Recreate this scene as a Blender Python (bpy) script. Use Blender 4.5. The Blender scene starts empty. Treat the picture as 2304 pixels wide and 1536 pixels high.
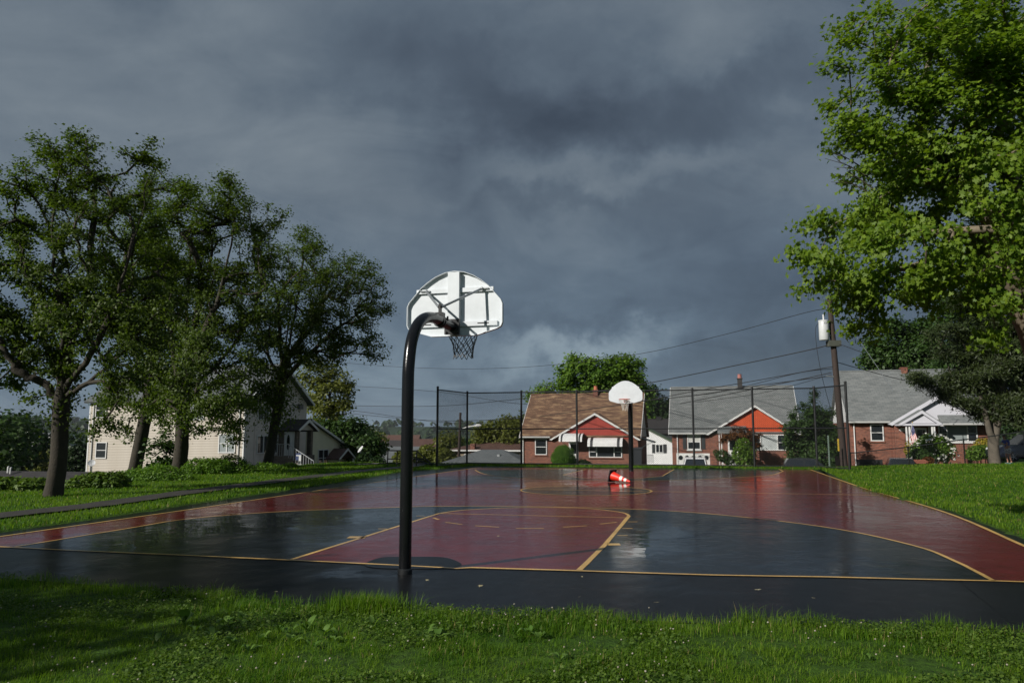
import bpy, bmesh, math, random
import numpy as np
from mathutils import Vector, Matrix, noise as mnoise
rad = math.radians
random.seed(3)
rng = np.random.default_rng(7)
SC = bpy.context.scene
COL = SC.collection

# ------------------------------------------------------------------ camera
F = 1720.0                      # focal length in photograph pixels (2304 wide)
CH = 1.575                      # eye height above the court
PITCH = math.atan(208 / F)
cam_d = bpy.data.cameras.new('camera')
cam_d.sensor_width = 36.0
cam_d.lens = F / 2304 * 36.0
cam_d.clip_start = 0.05
cam_d.clip_end = 20000
cam = bpy.data.objects.new('camera', cam_d)
cam.location = (0, 0, CH)
cam.rotation_euler = (rad(90) + PITCH, 0, 0)
COL.objects.link(cam)
SC.camera = cam

# ------------------------------------------------------------------ render / view
SC.render.engine = 'CYCLES'
SC.cycles.use_denoising = True
SC.cycles.max_bounces = 6
SC.cycles.diffuse_bounces = 2
SC.cycles.glossy_bounces = 3
SC.cycles.transmission_bounces = 3
SC.cycles.volume_bounces = 0
SC.cycles.caustics_reflective = False
SC.cycles.caustics_refractive = False
SC.view_settings.view_transform = 'Standard'
SC.view_settings.look = 'None'
SC.view_settings.gamma = 1
SC.view_settings.use_curve_mapping = False
SC.view_settings.exposure = 0.0

# ------------------------------------------------------------------ sun
SUN_AZ = rad(53)                # to the left of straight behind the camera
SUN_EL = rad(29)
sun_dir = Vector((-math.sin(SUN_AZ) * math.cos(SUN_EL), -math.cos(SUN_AZ) * math.cos(SUN_EL), math.sin(SUN_EL)))
sl = bpy.data.lights.new('sun', 'SUN')
sl.energy = 5.0
sl.angle = rad(0.5)
sl.color = (1.0, 0.955, 0.88)
sun = bpy.data.objects.new('sun', sl)
sun.rotation_euler = (-sun_dir).to_track_quat('-Z', 'Y').to_euler()
sun.location = sun_dir * 60
COL.objects.link(sun)


# ------------------------------------------------------------------ pixel helpers (measuring the photograph)
CP, SP = math.cos(PITCH), math.sin(PITCH)
YAW = 0.2566                    # the court and the street are turned this much to the right
CY, SY = math.cos(YAW), math.sin(YAW)
TX, TY = -0.994, 9.36           # lane centre on the near baseline


def ray(px, py):
    x = (px - 1152) / F
    v = (768 - py) / F
    return np.array([x, CP - v * SP, SP + v * CP])


def C(u, w, z=0.0):
    return Vector((TX + CY * u + SY * w, TY - SY * u + CY * w, z))


def UW(x, y):
    dx, dy = x - TX, y - TY
    return dx * CY - dy * SY, dx * SY + dy * CY


def G(px, py, z=0.0):           # pixel on the horizontal plane z -> court (u, w)
    r = ray(px, py)
    t = (z - CH) / r[2]
    return UW(r[0] * t, r[1] * t)


def PW(px, py, w):              # pixel on the upright plane w = const -> (u, z)
    r = ray(px, py)
    ou, ow = UW(0, 0)
    t = (w - ow) / (r[0] * SY + r[1] * CY)
    u, _ = UW(r[0] * t, r[1] * t)
    return u, CH + r[2] * t


def PU(px, py, u):              # pixel on the upright plane u = const -> (w, z)
    r = ray(px, py)
    ou, ow = UW(0, 0)
    t = (u - ou) / (r[0] * CY - r[1] * SY)
    _, w = UW(r[0] * t, r[1] * t)
    return w, CH + r[2] * t


def PD(px, py, D):              # pixel at forward distance D -> world point
    r = ray(px, py)
    t = D / r[1]
    return Vector((r[0] * t, D, CH + r[2] * t))


# ------------------------------------------------------------------ node helper
class NT:
    def __init__(s, tree):
        s.t = tree
        s.n = tree.nodes
        s.l = tree.links

    def new(s, kind, **kw):
        n = s.n.new(kind)
        for k, v in kw.items():
            setattr(n, k, v)
        return n

    def put(s, sock, v):
        if isinstance(v, bpy.types.NodeSocket):
            s.l.new(v, sock)
        elif v is not None:
            sock.default_value = v

    def m(s, op, a, b=None, c=None, clamp=False):
        n = s.n.new('ShaderNodeMath')
        n.operation = op
        n.use_clamp = clamp
        s.put(n.inputs[0], a)
        if b is not None:
            s.put(n.inputs[1], b)
        if c is not None:
            s.put(n.inputs[2], c)
        return n.outputs[0]

    def mix(s, f, a, b, mode='MIX'):
        n = s.n.new('ShaderNodeMix')
        n.data_type = 'RGBA'
        n.blend_type = mode
        s.put(n.inputs[0], f)
        s.put(n.inputs[6], tuple(a) + (1,) if isinstance(a, (tuple, list)) and len(a) == 3 else a)
        s.put(n.inputs[7], tuple(b) + (1,) if isinstance(b, (tuple, list)) and len(b) == 3 else b)
        return n.outputs[2]

    def noise(s, vec, scale, detail=4, rough=0.5, dist=0.0):
        n = s.n.new('ShaderNodeTexNoise')
        if vec is not None:
            s.l.new(vec, n.inputs['Vector'])
        n.inputs['Scale'].default_value = scale
        n.inputs['Detail'].default_value = detail
        n.inputs['Roughness'].default_value = rough
        n.inputs['Distortion'].default_value = dist
        return n.outputs['Fac']

    def rng(s, v, a, b, c=0.0, d=1.0):
        n = s.n.new('ShaderNodeMapRange')
        s.put(n.inputs[0], v)
        for i, k in enumerate((a, b, c, d)):
            s.put(n.inputs[i + 1], k)
        return n.outputs[0]

    def bump(s, h, strength=0.3, dist=0.02, normal=None):
        n = s.n.new('ShaderNodeBump')
        n.inputs['Strength'].default_value = strength
        n.inputs['Distance'].default_value = dist
        s.l.new(h, n.inputs['Height'])
        if normal is not None:
            s.l.new(normal, n.inputs['Normal'])
        return n.outputs[0]

    def vmath(s, op, a, b=None):
        n = s.n.new('ShaderNodeVectorMath')
        n.operation = op
        s.put(n.inputs[0], a)
        if b is not None:
            s.put(n.inputs[1], b)
        return n.outputs[0]

    def xyz(s, x, y, z):
        n = s.n.new('ShaderNodeCombineXYZ')
        for i, k in enumerate((x, y, z)):
            s.put(n.inputs[i], k)
        return n.outputs[0]

    def sep(s, v):
        n = s.n.new('ShaderNodeSeparateXYZ')
        s.l.new(v, n.inputs[0])
        return n.outputs


# ------------------------------------------------------------------ world: a storm sky
W = bpy.data.worlds.new('World')
SC.world = W
W.use_nodes = True
nt = NT(W.node_tree)
for n in list(nt.n):
    nt.n.remove(n)
tc = nt.new('ShaderNodeTexCoord')
d = tc.outputs['Generated']
dx, dy, dz = nt.sep(d)
az = nt.m('ARCTAN2', dx, dy)
el = nt.m('ARCSINE', nt.m('MAXIMUM', nt.m('MINIMUM', dz, 1.0), -1.0))
# plane-projected cloud coordinates: long thin banks low down, broad masses overhead
den = nt.m('ADD', nt.m('MAXIMUM', dz, 0.0), 0.28)
pv = nt.xyz(nt.m('DIVIDE', dx, den), nt.m('DIVIDE', dy, den), dz)
warp = nt.new('ShaderNodeTexNoise')
nt.l.new(pv, warp.inputs['Vector'])
warp.inputs['Scale'].default_value = 0.9
warp.inputs['Detail'].default_value = 3
wv_ = nt.vmath('MULTIPLY', nt.vmath('SUBTRACT', warp.outputs['Color'], (0.5, 0.5, 0.5)), (1.1, 1.1, 0.3))
pw_ = nt.vmath('ADD', pv, wv_)
n1 = nt.noise(pw_, 0.7, 6, 0.55, 0.3)
n2 = nt.noise(nt.vmath('ADD', pw_, (7.3, 2.1, 0.0)), 2.3, 8, 0.60, 0.25)
n3 = nt.noise(nt.vmath('MULTIPLY', pw_, (1.0, 0.9, 1.0)), 7.0, 7, 0.6, 0.2)
wob = nt.m('MULTIPLY', nt.m('SUBTRACT', nt.noise(d, 3.2, 6, 0.6, 0.3), 0.5), 0.42)
wob2 = nt.m('MULTIPLY', nt.m('SUBTRACT', nt.noise(d, 5.0, 6, 0.62, 0.0), 0.5), 0.34)
az2 = nt.m('ADD', az, wob)
el2 = nt.m('ADD', el, wob2)


def blob(px, py, rx, ry, amp):
    r = ray(px, py)
    a0 = math.atan2(r[0], r[1])
    e0 = math.asin(r[2] / np.linalg.norm(r))
    a = nt.m('DIVIDE', nt.m('SUBTRACT', az2, a0), rx / F)
    b = nt.m('DIVIDE', nt.m('SUBTRACT', el2, e0), ry / F)
    q = nt.m('ADD', nt.m('MULTIPLY', a, a), nt.m('MULTIPLY', b, b))
    return nt.m('MULTIPLY', nt.m('EXPONENT', nt.m('MULTIPLY', q, -1.0)), amp)


val = nt.m('ADD', nt.m('MULTIPLY', nt.m('SUBTRACT', n1, 0.5), 0.75), 0.50)
val = nt.m('ADD', val, nt.m('MULTIPLY', nt.m('SUBTRACT', n2, 0.5), 0.72))
val = nt.m('ADD', val, nt.m('MULTIPLY', nt.m('SUBTRACT', n3, 0.5), 0.19))
for b in ((1280, 190, 470, 120, -0.36), (1600, 260, 260, 100, -0.16), (1430, 370, 300, 60, 0.15),
          (1240, 465, 280, 40, -0.18), (1560, 500, 260, 50, -0.06), (1250, 680, 170, 34, -0.16),
          (1330, 750, 220, 55, 0.50), (1120, 800, 200, 26, -0.08), (1800, 740, 330, 170, -0.26),
          (2050, 790, 200, 120, -0.14), (250, 200, 520, 300, 0.20), (760, 380, 260, 140, 0.12),
          (880, 900, 460, 80, 0.12), (1620, 90, 260, 60, 0.10), (1450, 620, 260, 60, 0.08), (100, 720, 400, 200, 0.10)):
    val = nt.m('ADD', val, blob(*b))
ramp = nt.new('ShaderNodeValToRGB')
nt.l.new(val, ramp.inputs[0])
cr = ramp.color_ramp
cr.elements[0].position = 0.05
cr.elements[0].color = (0.034, 0.048, 0.072, 1)
cr.elements[1].position = 1.0
cr.elements[1].color = (0.200, 0.240, 0.280, 1)
for pos_, c_ in ((0.35, (0.064, 0.088, 0.124)), (0.52, (0.086, 0.117, 0.158)), (0.72, (0.130, 0.166, 0.208))):
    e = cr.elements.new(pos_)
    e.color = (*c_, 1)
lowc = nt.mix(nt.rng(el, 0.0, 0.30), (0.99, 1.12, 1.18), (1.03, 1.0, 0.95))
cloud = nt.mix(1.0, ramp.outputs[0], lowc, 'MULTIPLY')
cloudv = nt.vmath('SCALE', cloud)
cloudv.node.inputs['Scale'].default_value = 11.7
sky = nt.new('ShaderNodeTexSky')
sky.sky_type = 'NISHITA'
sky.sun_disc = False
sky.sun_elevation = SUN_EL
sky.sun_rotation = math.atan2(sun_dir.x, sun_dir.y) % (2 * math.pi)
skyc = nt.mix(0.95, sky.outputs[0], cloudv)
bg = nt.new('ShaderNodeBackground')
bg.inputs['Strength'].default_value = 0.1
nt.l.new(skyc, bg.inputs['Color'])
wo = nt.new('ShaderNodeOutputWorld')
nt.l.new(bg.outputs[0], wo.inputs['Surface'])


# ------------------------------------------------------------------ materials
MATS = {}


def M(name, colr, rough=0.6, var=0.18, scale=3.0, bump=0.0, bscale=40.0, metal=0.0, spec=None, coat=0.0):
    if name in MATS:
        return MATS[name]
    m = bpy.data.materials.new(name)
    m.use_nodes = True
    t = NT(m.node_tree)
    p = t.n['Principled BSDF']
    geo = t.new('ShaderNodeTexCoord')
    v = geo.outputs['Object']
    nz = t.noise(v, scale, 5, 0.6)
    f = t.rng(nz, 0.25, 0.75, 1 - var, 1 + var)
    c = t.vmath('SCALE', tuple(colr))
    t.l.new(f, c.node.inputs['Scale'])
    t.l.new(c, p.inputs['Base Color'])
    p.inputs['Roughness'].default_value = rough
    t.l.new(t.rng(nz, 0.2, 0.8, max(rough - 0.08, 0.02), min(rough + 0.08, 1)), p.inputs['Roughness'])
    p.inputs['Metallic'].default_value = metal
    if spec is not None:
        p.inputs['Specular IOR Level'].default_value = spec
    if coat:
        p.inputs['Coat Weight'].default_value = coat
        p.inputs['Coat Roughness'].default_value = 0.06
    if bump:
        t.l.new(t.bump(t.noise(v, bscale, 4, 0.6), bump, 0.02), p.inputs['Normal'])
    MATS[name] = m
    return m


def leaf_mat(name, c0, c1, trans=0.35, rough=0.55, tcol=None):
    m = bpy.data.materials.new(name)
    m.use_nodes = True
    t = NT(m.node_tree)
    p = t.n['Principled BSDF']
    at = t.new('ShaderNodeAttribute')
    at.attribute_name = 'tint'
    colr = t.mix(at.outputs['Fac'], c0, c1)
    t.l.new(colr, p.inputs['Base Color'])
    p.inputs['Roughness'].default_value = rough
    p.inputs['Specular IOR Level'].default_value = 0.35
    tr = t.new('ShaderNodeBsdfTranslucent')
    t.l.new(t.mix(1.0, colr, tcol or (1.25, 1.3, 0.55), 'MULTIPLY'), tr.inputs['Color'])
    mx = t.new('ShaderNodeMixShader')
    mx.inputs[0].default_value = trans
    t.l.new(p.outputs[0], mx.inputs[1])
    t.l.new(tr.outputs[0], mx.inputs[2])
    t.l.new(mx.outputs[0], t.n['Material Output'].inputs['Surface'])
    MATS[name] = m
    return m


def wet_mat(name, colr, film=1.0, line=False):
    """painted or bare asphalt under a film of rain water: dry-ish grain, shallow sheets of water, ripples"""
    m = bpy.data.materials.new(name)
    m.use_nodes = True
    t = NT(m.node_tree)
    p = t.n['Principled BSDF']
    g = t.new('ShaderNodeNewGeometry')
    v = g.outputs['Position']
    px_, py_, pz_ = t.sep(v)
    qx = t.m('SUBTRACT', px_, TX)
    qy = t.m('SUBTRACT', py_, TY)
    uu = t.m('SUBTRACT', t.m('MULTIPLY', qx, CY), t.m('MULTIPLY', qy, SY))
    ww = t.m('ADD', t.m('MULTIPLY', qx, SY), t.m('MULTIPLY', qy, CY))
    big = t.noise(v, 0.34, 5, 0.6, 0.8)
    lvl = t.m('MULTIPLY', t.m('SUBTRACT', big, 0.5), 2.6)
    # hollows in the court where the rain stands
    for hu, hw_, ru, rw, am in ((2.5, 2.6, 0.75, 2.6, 0.9), (-4.6, 3.2, 2.0, 2.6, 0.9), (-0.2, 15.5, 4.5, 3.0, 0.6), (6.0, 8.0, 0.7, 3.0, 0.5), (-6.4, 8.0, 1.2, 6.0, 0.4), (4.5, 20.0, 2.0, 3.0, 0.5), (-0.3, -0.6, 0.7, 0.35, 0.7)):
        ea = t.m('DIVIDE', t.m('SUBTRACT', uu, hu), ru)
        eb = t.m('DIVIDE', t.m('SUBTRACT', ww, hw_), rw)
        qq = t.m('EXPONENT', t.m('MULTIPLY', t.m('ADD', t.m('MULTIPLY', ea, ea), t.m('MULTIPLY', eb, eb)), -1.0))
        lvl = t.m('ADD', lvl, t.m('MULTIPLY', qq, am))
    lvl = t.m('ADD', lvl, t.m('MULTIPLY', t.m('SUBTRACT', t.noise(v, 2.6, 6, 0.65), 0.5), 0.9))
    pud = t.rng(lvl, 0.15, 0.75, 0.0, 1.0)
    med = t.noise(v, 1.7, 5, 0.6)
    fine = t.noise(v, 85.0, 3, 0.7)
    grit = t.noise(v, 22.0, 4, 0.65)
    f = t.m('MULTIPLY', t.rng(med, 0.25, 0.75, 0.72, 1.25), t.rng(fine, 0.3, 0.7, 0.55, 1.45))
    f = t.m('MULTIPLY', f, t.rng(pud, 0.0, 1.0, 1.12, 0.86))
    c = t.vmath('SCALE', tuple(colr))
    t.l.new(f, c.node.inputs['Scale'])
    worn = t.rng(t.noise(v, 3.1, 8, 0.72), 0.62 if line else 0.66, 0.74, 0.0, 0.75 if line else 0.6)
    cw = t.mix(worn, c, (0.02, 0.021, 0.023))
    t.l.new(cw, p.inputs['Base Color'])
    p.inputs['Roughness'].default_value = 0.55
    p.inputs['IOR'].default_value = 1.45
    p.inputs['Specular IOR Level'].default_value = 0.12 if film < 0.5 else 0.3
    t.l.new(t.bump(fine, 0.5, 0.004), p.inputs['Normal'])
    cwt = t.rng(pud, 0.0, 1.0, 0.70 * film, min(1.0, 0.98 * (film + 0.1)))
    mott = t.rng(t.noise(v, 5.5, 7, 0.7), 0.32, 0.62, 0.62, 1.0)
    t.l.new(t.m('MULTIPLY', cwt, t.m('MAXIMUM', mott, pud)), p.inputs['Coat Weight'])
    p.inputs['Coat IOR'].default_value = 1.33
    cr_ = t.m('ADD', t.rng(pud, 0.0, 1.0, 0.062, 0.016), t.m('MULTIPLY', t.m('SUBTRACT', grit, 0.5), 0.05))
    t.l.new(t.m('MAXIMUM', cr_, 0.015), p.inputs['Coat Roughness'])
    sv = t.vmath('MULTIPLY', v, (1.0, 1.0, 1.0))
    rip = t.noise(sv, 1.3, 3, 0.5)
    nb = t.bump(rip, 0.20, 0.05)
    dryg = t.m('MULTIPLY', t.m('SUBTRACT', 1.0, pud), t.noise(v, 60.0, 4, 0.7))
    nb2 = t.bump(dryg, 0.28 if film < 0.5 else 0.13, 0.006, nb)
    t.l.new(nb2, p.inputs['Coat Normal'])
    MATS[name] = m
    return m


def brick_mat(name, c1, c2, mortar, bw=0.215, rh=0.075, ms=0.009, bump=0.4):
    m = bpy.data.materials.new(name)
    m.use_nodes = True
    t = NT(m.node_tree)
    p = t.n['Principled BSDF']
    tcn = t.new('ShaderNodeTexCoord')
    x, y, z = t.sep(tcn.outputs['Object'])
    v = t.xyz(t.m('ADD', x, y), z, 0.0)
    b = t.new('ShaderNodeTexBrick')
    t.l.new(v, b.inputs['Vector'])
    b.inputs['Color1'].default_value = (*c1, 1)
    b.inputs['Color2'].default_value = (*c2, 1)
    b.inputs['Mortar'].default_value = (*mortar, 1)
    b.inputs['Scale'].default_value = 1.0
    b.inputs['Mortar Size'].default_value = ms
    b.inputs['Brick Width'].default_value = bw
    b.inputs['Row Height'].default_value = rh
    b.inputs['Bias'].default_value = 0.0
    nz = t.noise(tcn.outputs['Object'], 1.3, 6, 0.65)
    t.l.new(t.mix(1.0, b.outputs['Color'], t.mix(nz, (0.62, 0.62, 0.62), (1.35, 1.32, 1.28)), 'MULTIPLY'), p.inputs['Base Color'])
    p.inputs['Roughness'].default_value = 0.8
    t.l.new(t.bump(b.outputs['Fac'], -bump, 0.008), p.inputs['Normal'])
    MATS[name] = m
    return m


def shingle_mat(name, c1, c2, c3, tab=0.3, row=0.14, streak=0.6):
    m = bpy.data.materials.new(name)
    m.use_nodes = True
    t = NT(m.node_tree)
    p = t.n['Principled BSDF']
    tcn = t.new('ShaderNodeTexCoord')
    x, y, z = t.sep(tcn.outputs['Object'])
    v = t.xyz(t.m('ADD', x, t.m('MULTIPLY', y, 0.15)), t.m('MULTIPLY', z, 1.4), 0.0)
    b = t.new('ShaderNodeTexBrick')
    t.l.new(v, b.inputs['Vector'])
    b.inputs['Color1'].default_value = (*c1, 1)
    b.inputs['Color2'].default_value = (*c2, 1)
    b.inputs['Mortar'].default_value = tuple(0.55 * k for k in c1) + (1,)
    b.inputs['Scale'].default_value = 1.0
    b.inputs['Mortar Size'].default_value = 0.010
    b.inputs['Brick Width'].default_value = tab
    b.inputs['Row Height'].default_value = row
    v2 = t.xyz(t.m('MULTIPLY', t.m('ADD', x, y), 0.55), t.m('MULTIPLY', z, 4.0), 0.0)
    st = t.rng(t.noise(v2, 1.6, 5, 0.75), 0.5, 0.62, 0.0, streak)
    c = t.mix(st, b.outputs['Color'], c3)
    nz = t.noise(tcn.outputs['Object'], 0.6, 5, 0.6)
    c = t.mix(1.0, c, t.mix(nz, (0.75, 0.75, 0.75), (1.2, 1.2, 1.2)), 'MULTIPLY')
    t.l.new(c, p.inputs['Base Color'])
    p.inputs['Roughness'].default_value = 0.75
    t.l.new(t.bump(b.outputs['Fac'], -0.5, 0.01), p.inputs['Normal'])
    MATS[name] = m
    return m


def ground_mat():
    m = bpy.data.materials.new('lawn_soil')
    m.use_nodes = True
    t = NT(m.node_tree)
    p = t.n['Principled BSDF']
    g = t.new('ShaderNodeNewGeometry')
    v = g.outputs['Position']
    a = t.noise(v, 0.35, 6, 0.6)
    b = t.noise(v, 9.0, 5, 0.7)
    c = t.mix(t.rng(a, 0.35, 0.65), (0.045, 0.115, 0.010), (0.080, 0.150, 0.015))
    c = t.mix(t.rng(b, 0.3, 0.7), c, (0.018, 0.036, 0.008))
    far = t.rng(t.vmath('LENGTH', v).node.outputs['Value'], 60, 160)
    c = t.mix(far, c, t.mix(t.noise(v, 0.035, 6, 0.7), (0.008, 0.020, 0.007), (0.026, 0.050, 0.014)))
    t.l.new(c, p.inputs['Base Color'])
    p.inputs['Roughness'].default_value = 0.9
    p.inputs['Specular IOR Level'].default_value = 0.15
    t.l.new(t.bump(b, 0.8, 0.05), p.inputs['Normal'])
    return m


white_paint = M('white_paint', (0.70, 0.70, 0.69), 0.45, 0.06, 2.0)
white_trim = M('white_trim', (0.64, 0.64, 0.63), 0.5, 0.10, 2.5)
galv = M('galvanised_steel', (0.42, 0.44, 0.45), 0.38, 0.2, 12, 0.05, 60, 0.7)
black_metal = M('black_coated_steel', (0.012, 0.013, 0.014), 0.4, 0.25, 8, 0.05, 50)
glass = M('window_glass', (0.018, 0.022, 0.026), 0.06, 0.2, 0.8, spec=0.8)
curtain = M('curtain_cloth', (0.42, 0.45, 0.45), 0.8, 0.25, 6)
shade_m = M('window_shade', (0.55, 0.55, 0.52), 0.8, 0.1, 2)
orange_m = M('orange_rim_paint', (0.55, 0.07, 0.02), 0.45, 0.15, 6)
net_grey = M('net_cord', (0.16, 0.15, 0.14), 0.8, 0.3, 20)
net_white = M('net_cord_pale', (0.6, 0.58, 0.54), 0.8, 0.2, 20)
rubber = M('black_rubber', (0.012, 0.012, 0.013), 0.7, 0.2, 8)
wood_pole = M('weathered_pole_wood', (0.040, 0.027, 0.022), 0.85, 0.35, 6, 0.4, 30)
bark = M('tree_bark', (0.036, 0.030, 0.021), 0.9, 0.4, 5, 0.7, 22)
bark_pale = M('pale_bark', (0.16, 0.13, 0.09), 0.85, 0.35, 4, 0.5, 18)
brick_red = brick_mat('red_brick', (0.115, 0.028, 0.018), (0.27, 0.080, 0.044), (0.19, 0.145, 0.115))
brick_dk = brick_mat('brown_stone', (0.10, 0.085, 0.07), (0.17, 0.14, 0.11), (0.08, 0.075, 0.07), 0.35, 0.16, 0.014)
roof_brown = shingle_mat('brown_shingles', (0.105, 0.054, 0.032), (0.165, 0.090, 0.052), (0.36, 0.235, 0.13), 0.42, 0.16, 0.9)
roof_grey = shingle_mat('grey_shingles', (0.125, 0.136, 0.136), (0.175, 0.186, 0.184), (0.235, 0.24, 0.235), 0.4, 0.16, 0.5)
roof_dark = shingle_mat('dark_shingles', (0.022, 0.020, 0.020), (0.034, 0.030, 0.030), (0.045, 0.04, 0.038), 0.3, 0.14, 0.4)
roof_blue = shingle_mat('slate_grey_shingles', (0.10, 0.112, 0.118), (0.13, 0.142, 0.148), (0.16, 0.17, 0.17), 0.3, 0.14, 0.3)
roof_red = shingle_mat('red_brown_shingles', (0.085, 0.045, 0.036), (0.11, 0.058, 0.045), (0.14, 0.08, 0.06), 0.3, 0.14, 0.4)
roof_green = M('green_roof_edge', (0.10, 0.14, 0.075), 0.7, 0.2, 3)
siding_red = M('red_board', (0.36, 0.048, 0.032), 0.5, 0.14, 2.5)
siding_orange = M('orange_red_board', (0.55, 0.088, 0.030), 0.5, 0.10, 2.5)
siding_tan = M('tan_vinyl', (0.36, 0.315, 0.25), 0.55, 0.07, 1.0)
siding_cream = M('cream_vinyl', (0.70, 0.67, 0.50), 0.55, 0.08, 1.0)
siding_lilac = M('pale_lilac_vinyl', (0.55, 0.55, 0.60), 0.55, 0.06, 1.2)
siding_white = M('white_clapboard', (0.80, 0.80, 0.80), 0.5, 0.06, 1.5)
siding_grey = M('mottled_grey_shingle_wall', (0.42, 0.43, 0.42), 0.75, 0.55, 9.0)
stucco = M('grey_stucco', (0.58, 0.53, 0.49), 0.85, 0.12, 2.0, 0.15, 60)
shutter_m = M('dark_shutter', (0.030, 0.033, 0.036), 0.55, 0.15, 3)
asph_path = M('worn_path_asphalt', (0.040, 0.036, 0.030), 0.7, 0.35, 3, 0.5, 60)

wet_black = wet_mat('wet_asphalt', (0.0055, 0.006, 0.0068), 0.48)
wet_red = wet_mat('wet_red_paint', (0.092, 0.0068, 0.0062))
wet_key = wet_mat('wet_red_key_paint', (0.102, 0.0078, 0.0084))
wet_dark = wet_mat('wet_dark_paint', (0.0060, 0.0078, 0.0085), 0.80)
wet_line = wet_mat('wet_yellow_line', (0.56, 0.35, 0.115), 0.7, True)
wet_white = wet_mat('wet_white_wear', (0.32, 0.32, 0.33), 0.9)


# ------------------------------------------------------------------ object helpers
def link(o, parent=None):
    COL.objects.link(o)
    if parent is not None:
        o.parent = parent
    return o


def tag(o, label=None, cat=None, group=None, kind=None):
    if label:
        o['label'] = label
    if cat:
        o['category'] = cat
    if group:
        o['group'] = group
    if kind:
        o['kind'] = kind
    return o


def empty(name, loc, label=None, cat=None, group=None, rz=0.0):
    o = bpy.data.objects.new(name, None)
    o.empty_display_size = 0.3
    o.location = loc
    o.rotation_euler = (0, 0, rz)
    link(o)
    return tag(o, label, cat, group)


def copy_tree(o, parent=None):
    c = o.copy()
    COL.objects.link(c)
    c.parent = parent
    for ch in o.children:
        copy_tree(ch, c)
    return c


def fast_mesh(name, V, faces, tint=None, mat=None, smooth=False):
    """V (n,3); faces: list of (m,k) int arrays"""
    me = bpy.data.meshes.new(name)
    V = np.asarray(V, dtype=np.float32)
    me.vertices.add(len(V))
    me.vertices.foreach_set('co', V.ravel())
    faces = [np.asarray(f, dtype=np.int32) for f in faces if len(f)]
    li = np.concatenate([f.ravel() for f in faces])
    lt = np.concatenate([np.full(len(f), f.shape[1], dtype=np.int32) for f in faces])
    ls = np.concatenate([[0], np.cumsum(lt)[:-1]]).astype(np.int32)
    me.loops.add(len(li))
    me.loops.foreach_set('vertex_index', li)
    me.polygons.add(len(lt))
    me.polygons.foreach_set('loop_start', ls)
    me.polygons.foreach_set('loop_total', lt)
    if tint is not None:
        a = me.attributes.new('tint', 'FLOAT', 'FACE')
        a.data.foreach_set('value', np.asarray(tint, dtype=np.float32))
    if mat is not None:
        me.materials.append(mat)
    me.update(calc_edges=True)
    if smooth:
        me.polygons.foreach_set('use_smooth', np.ones(len(lt), dtype=bool))
    return me


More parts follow.
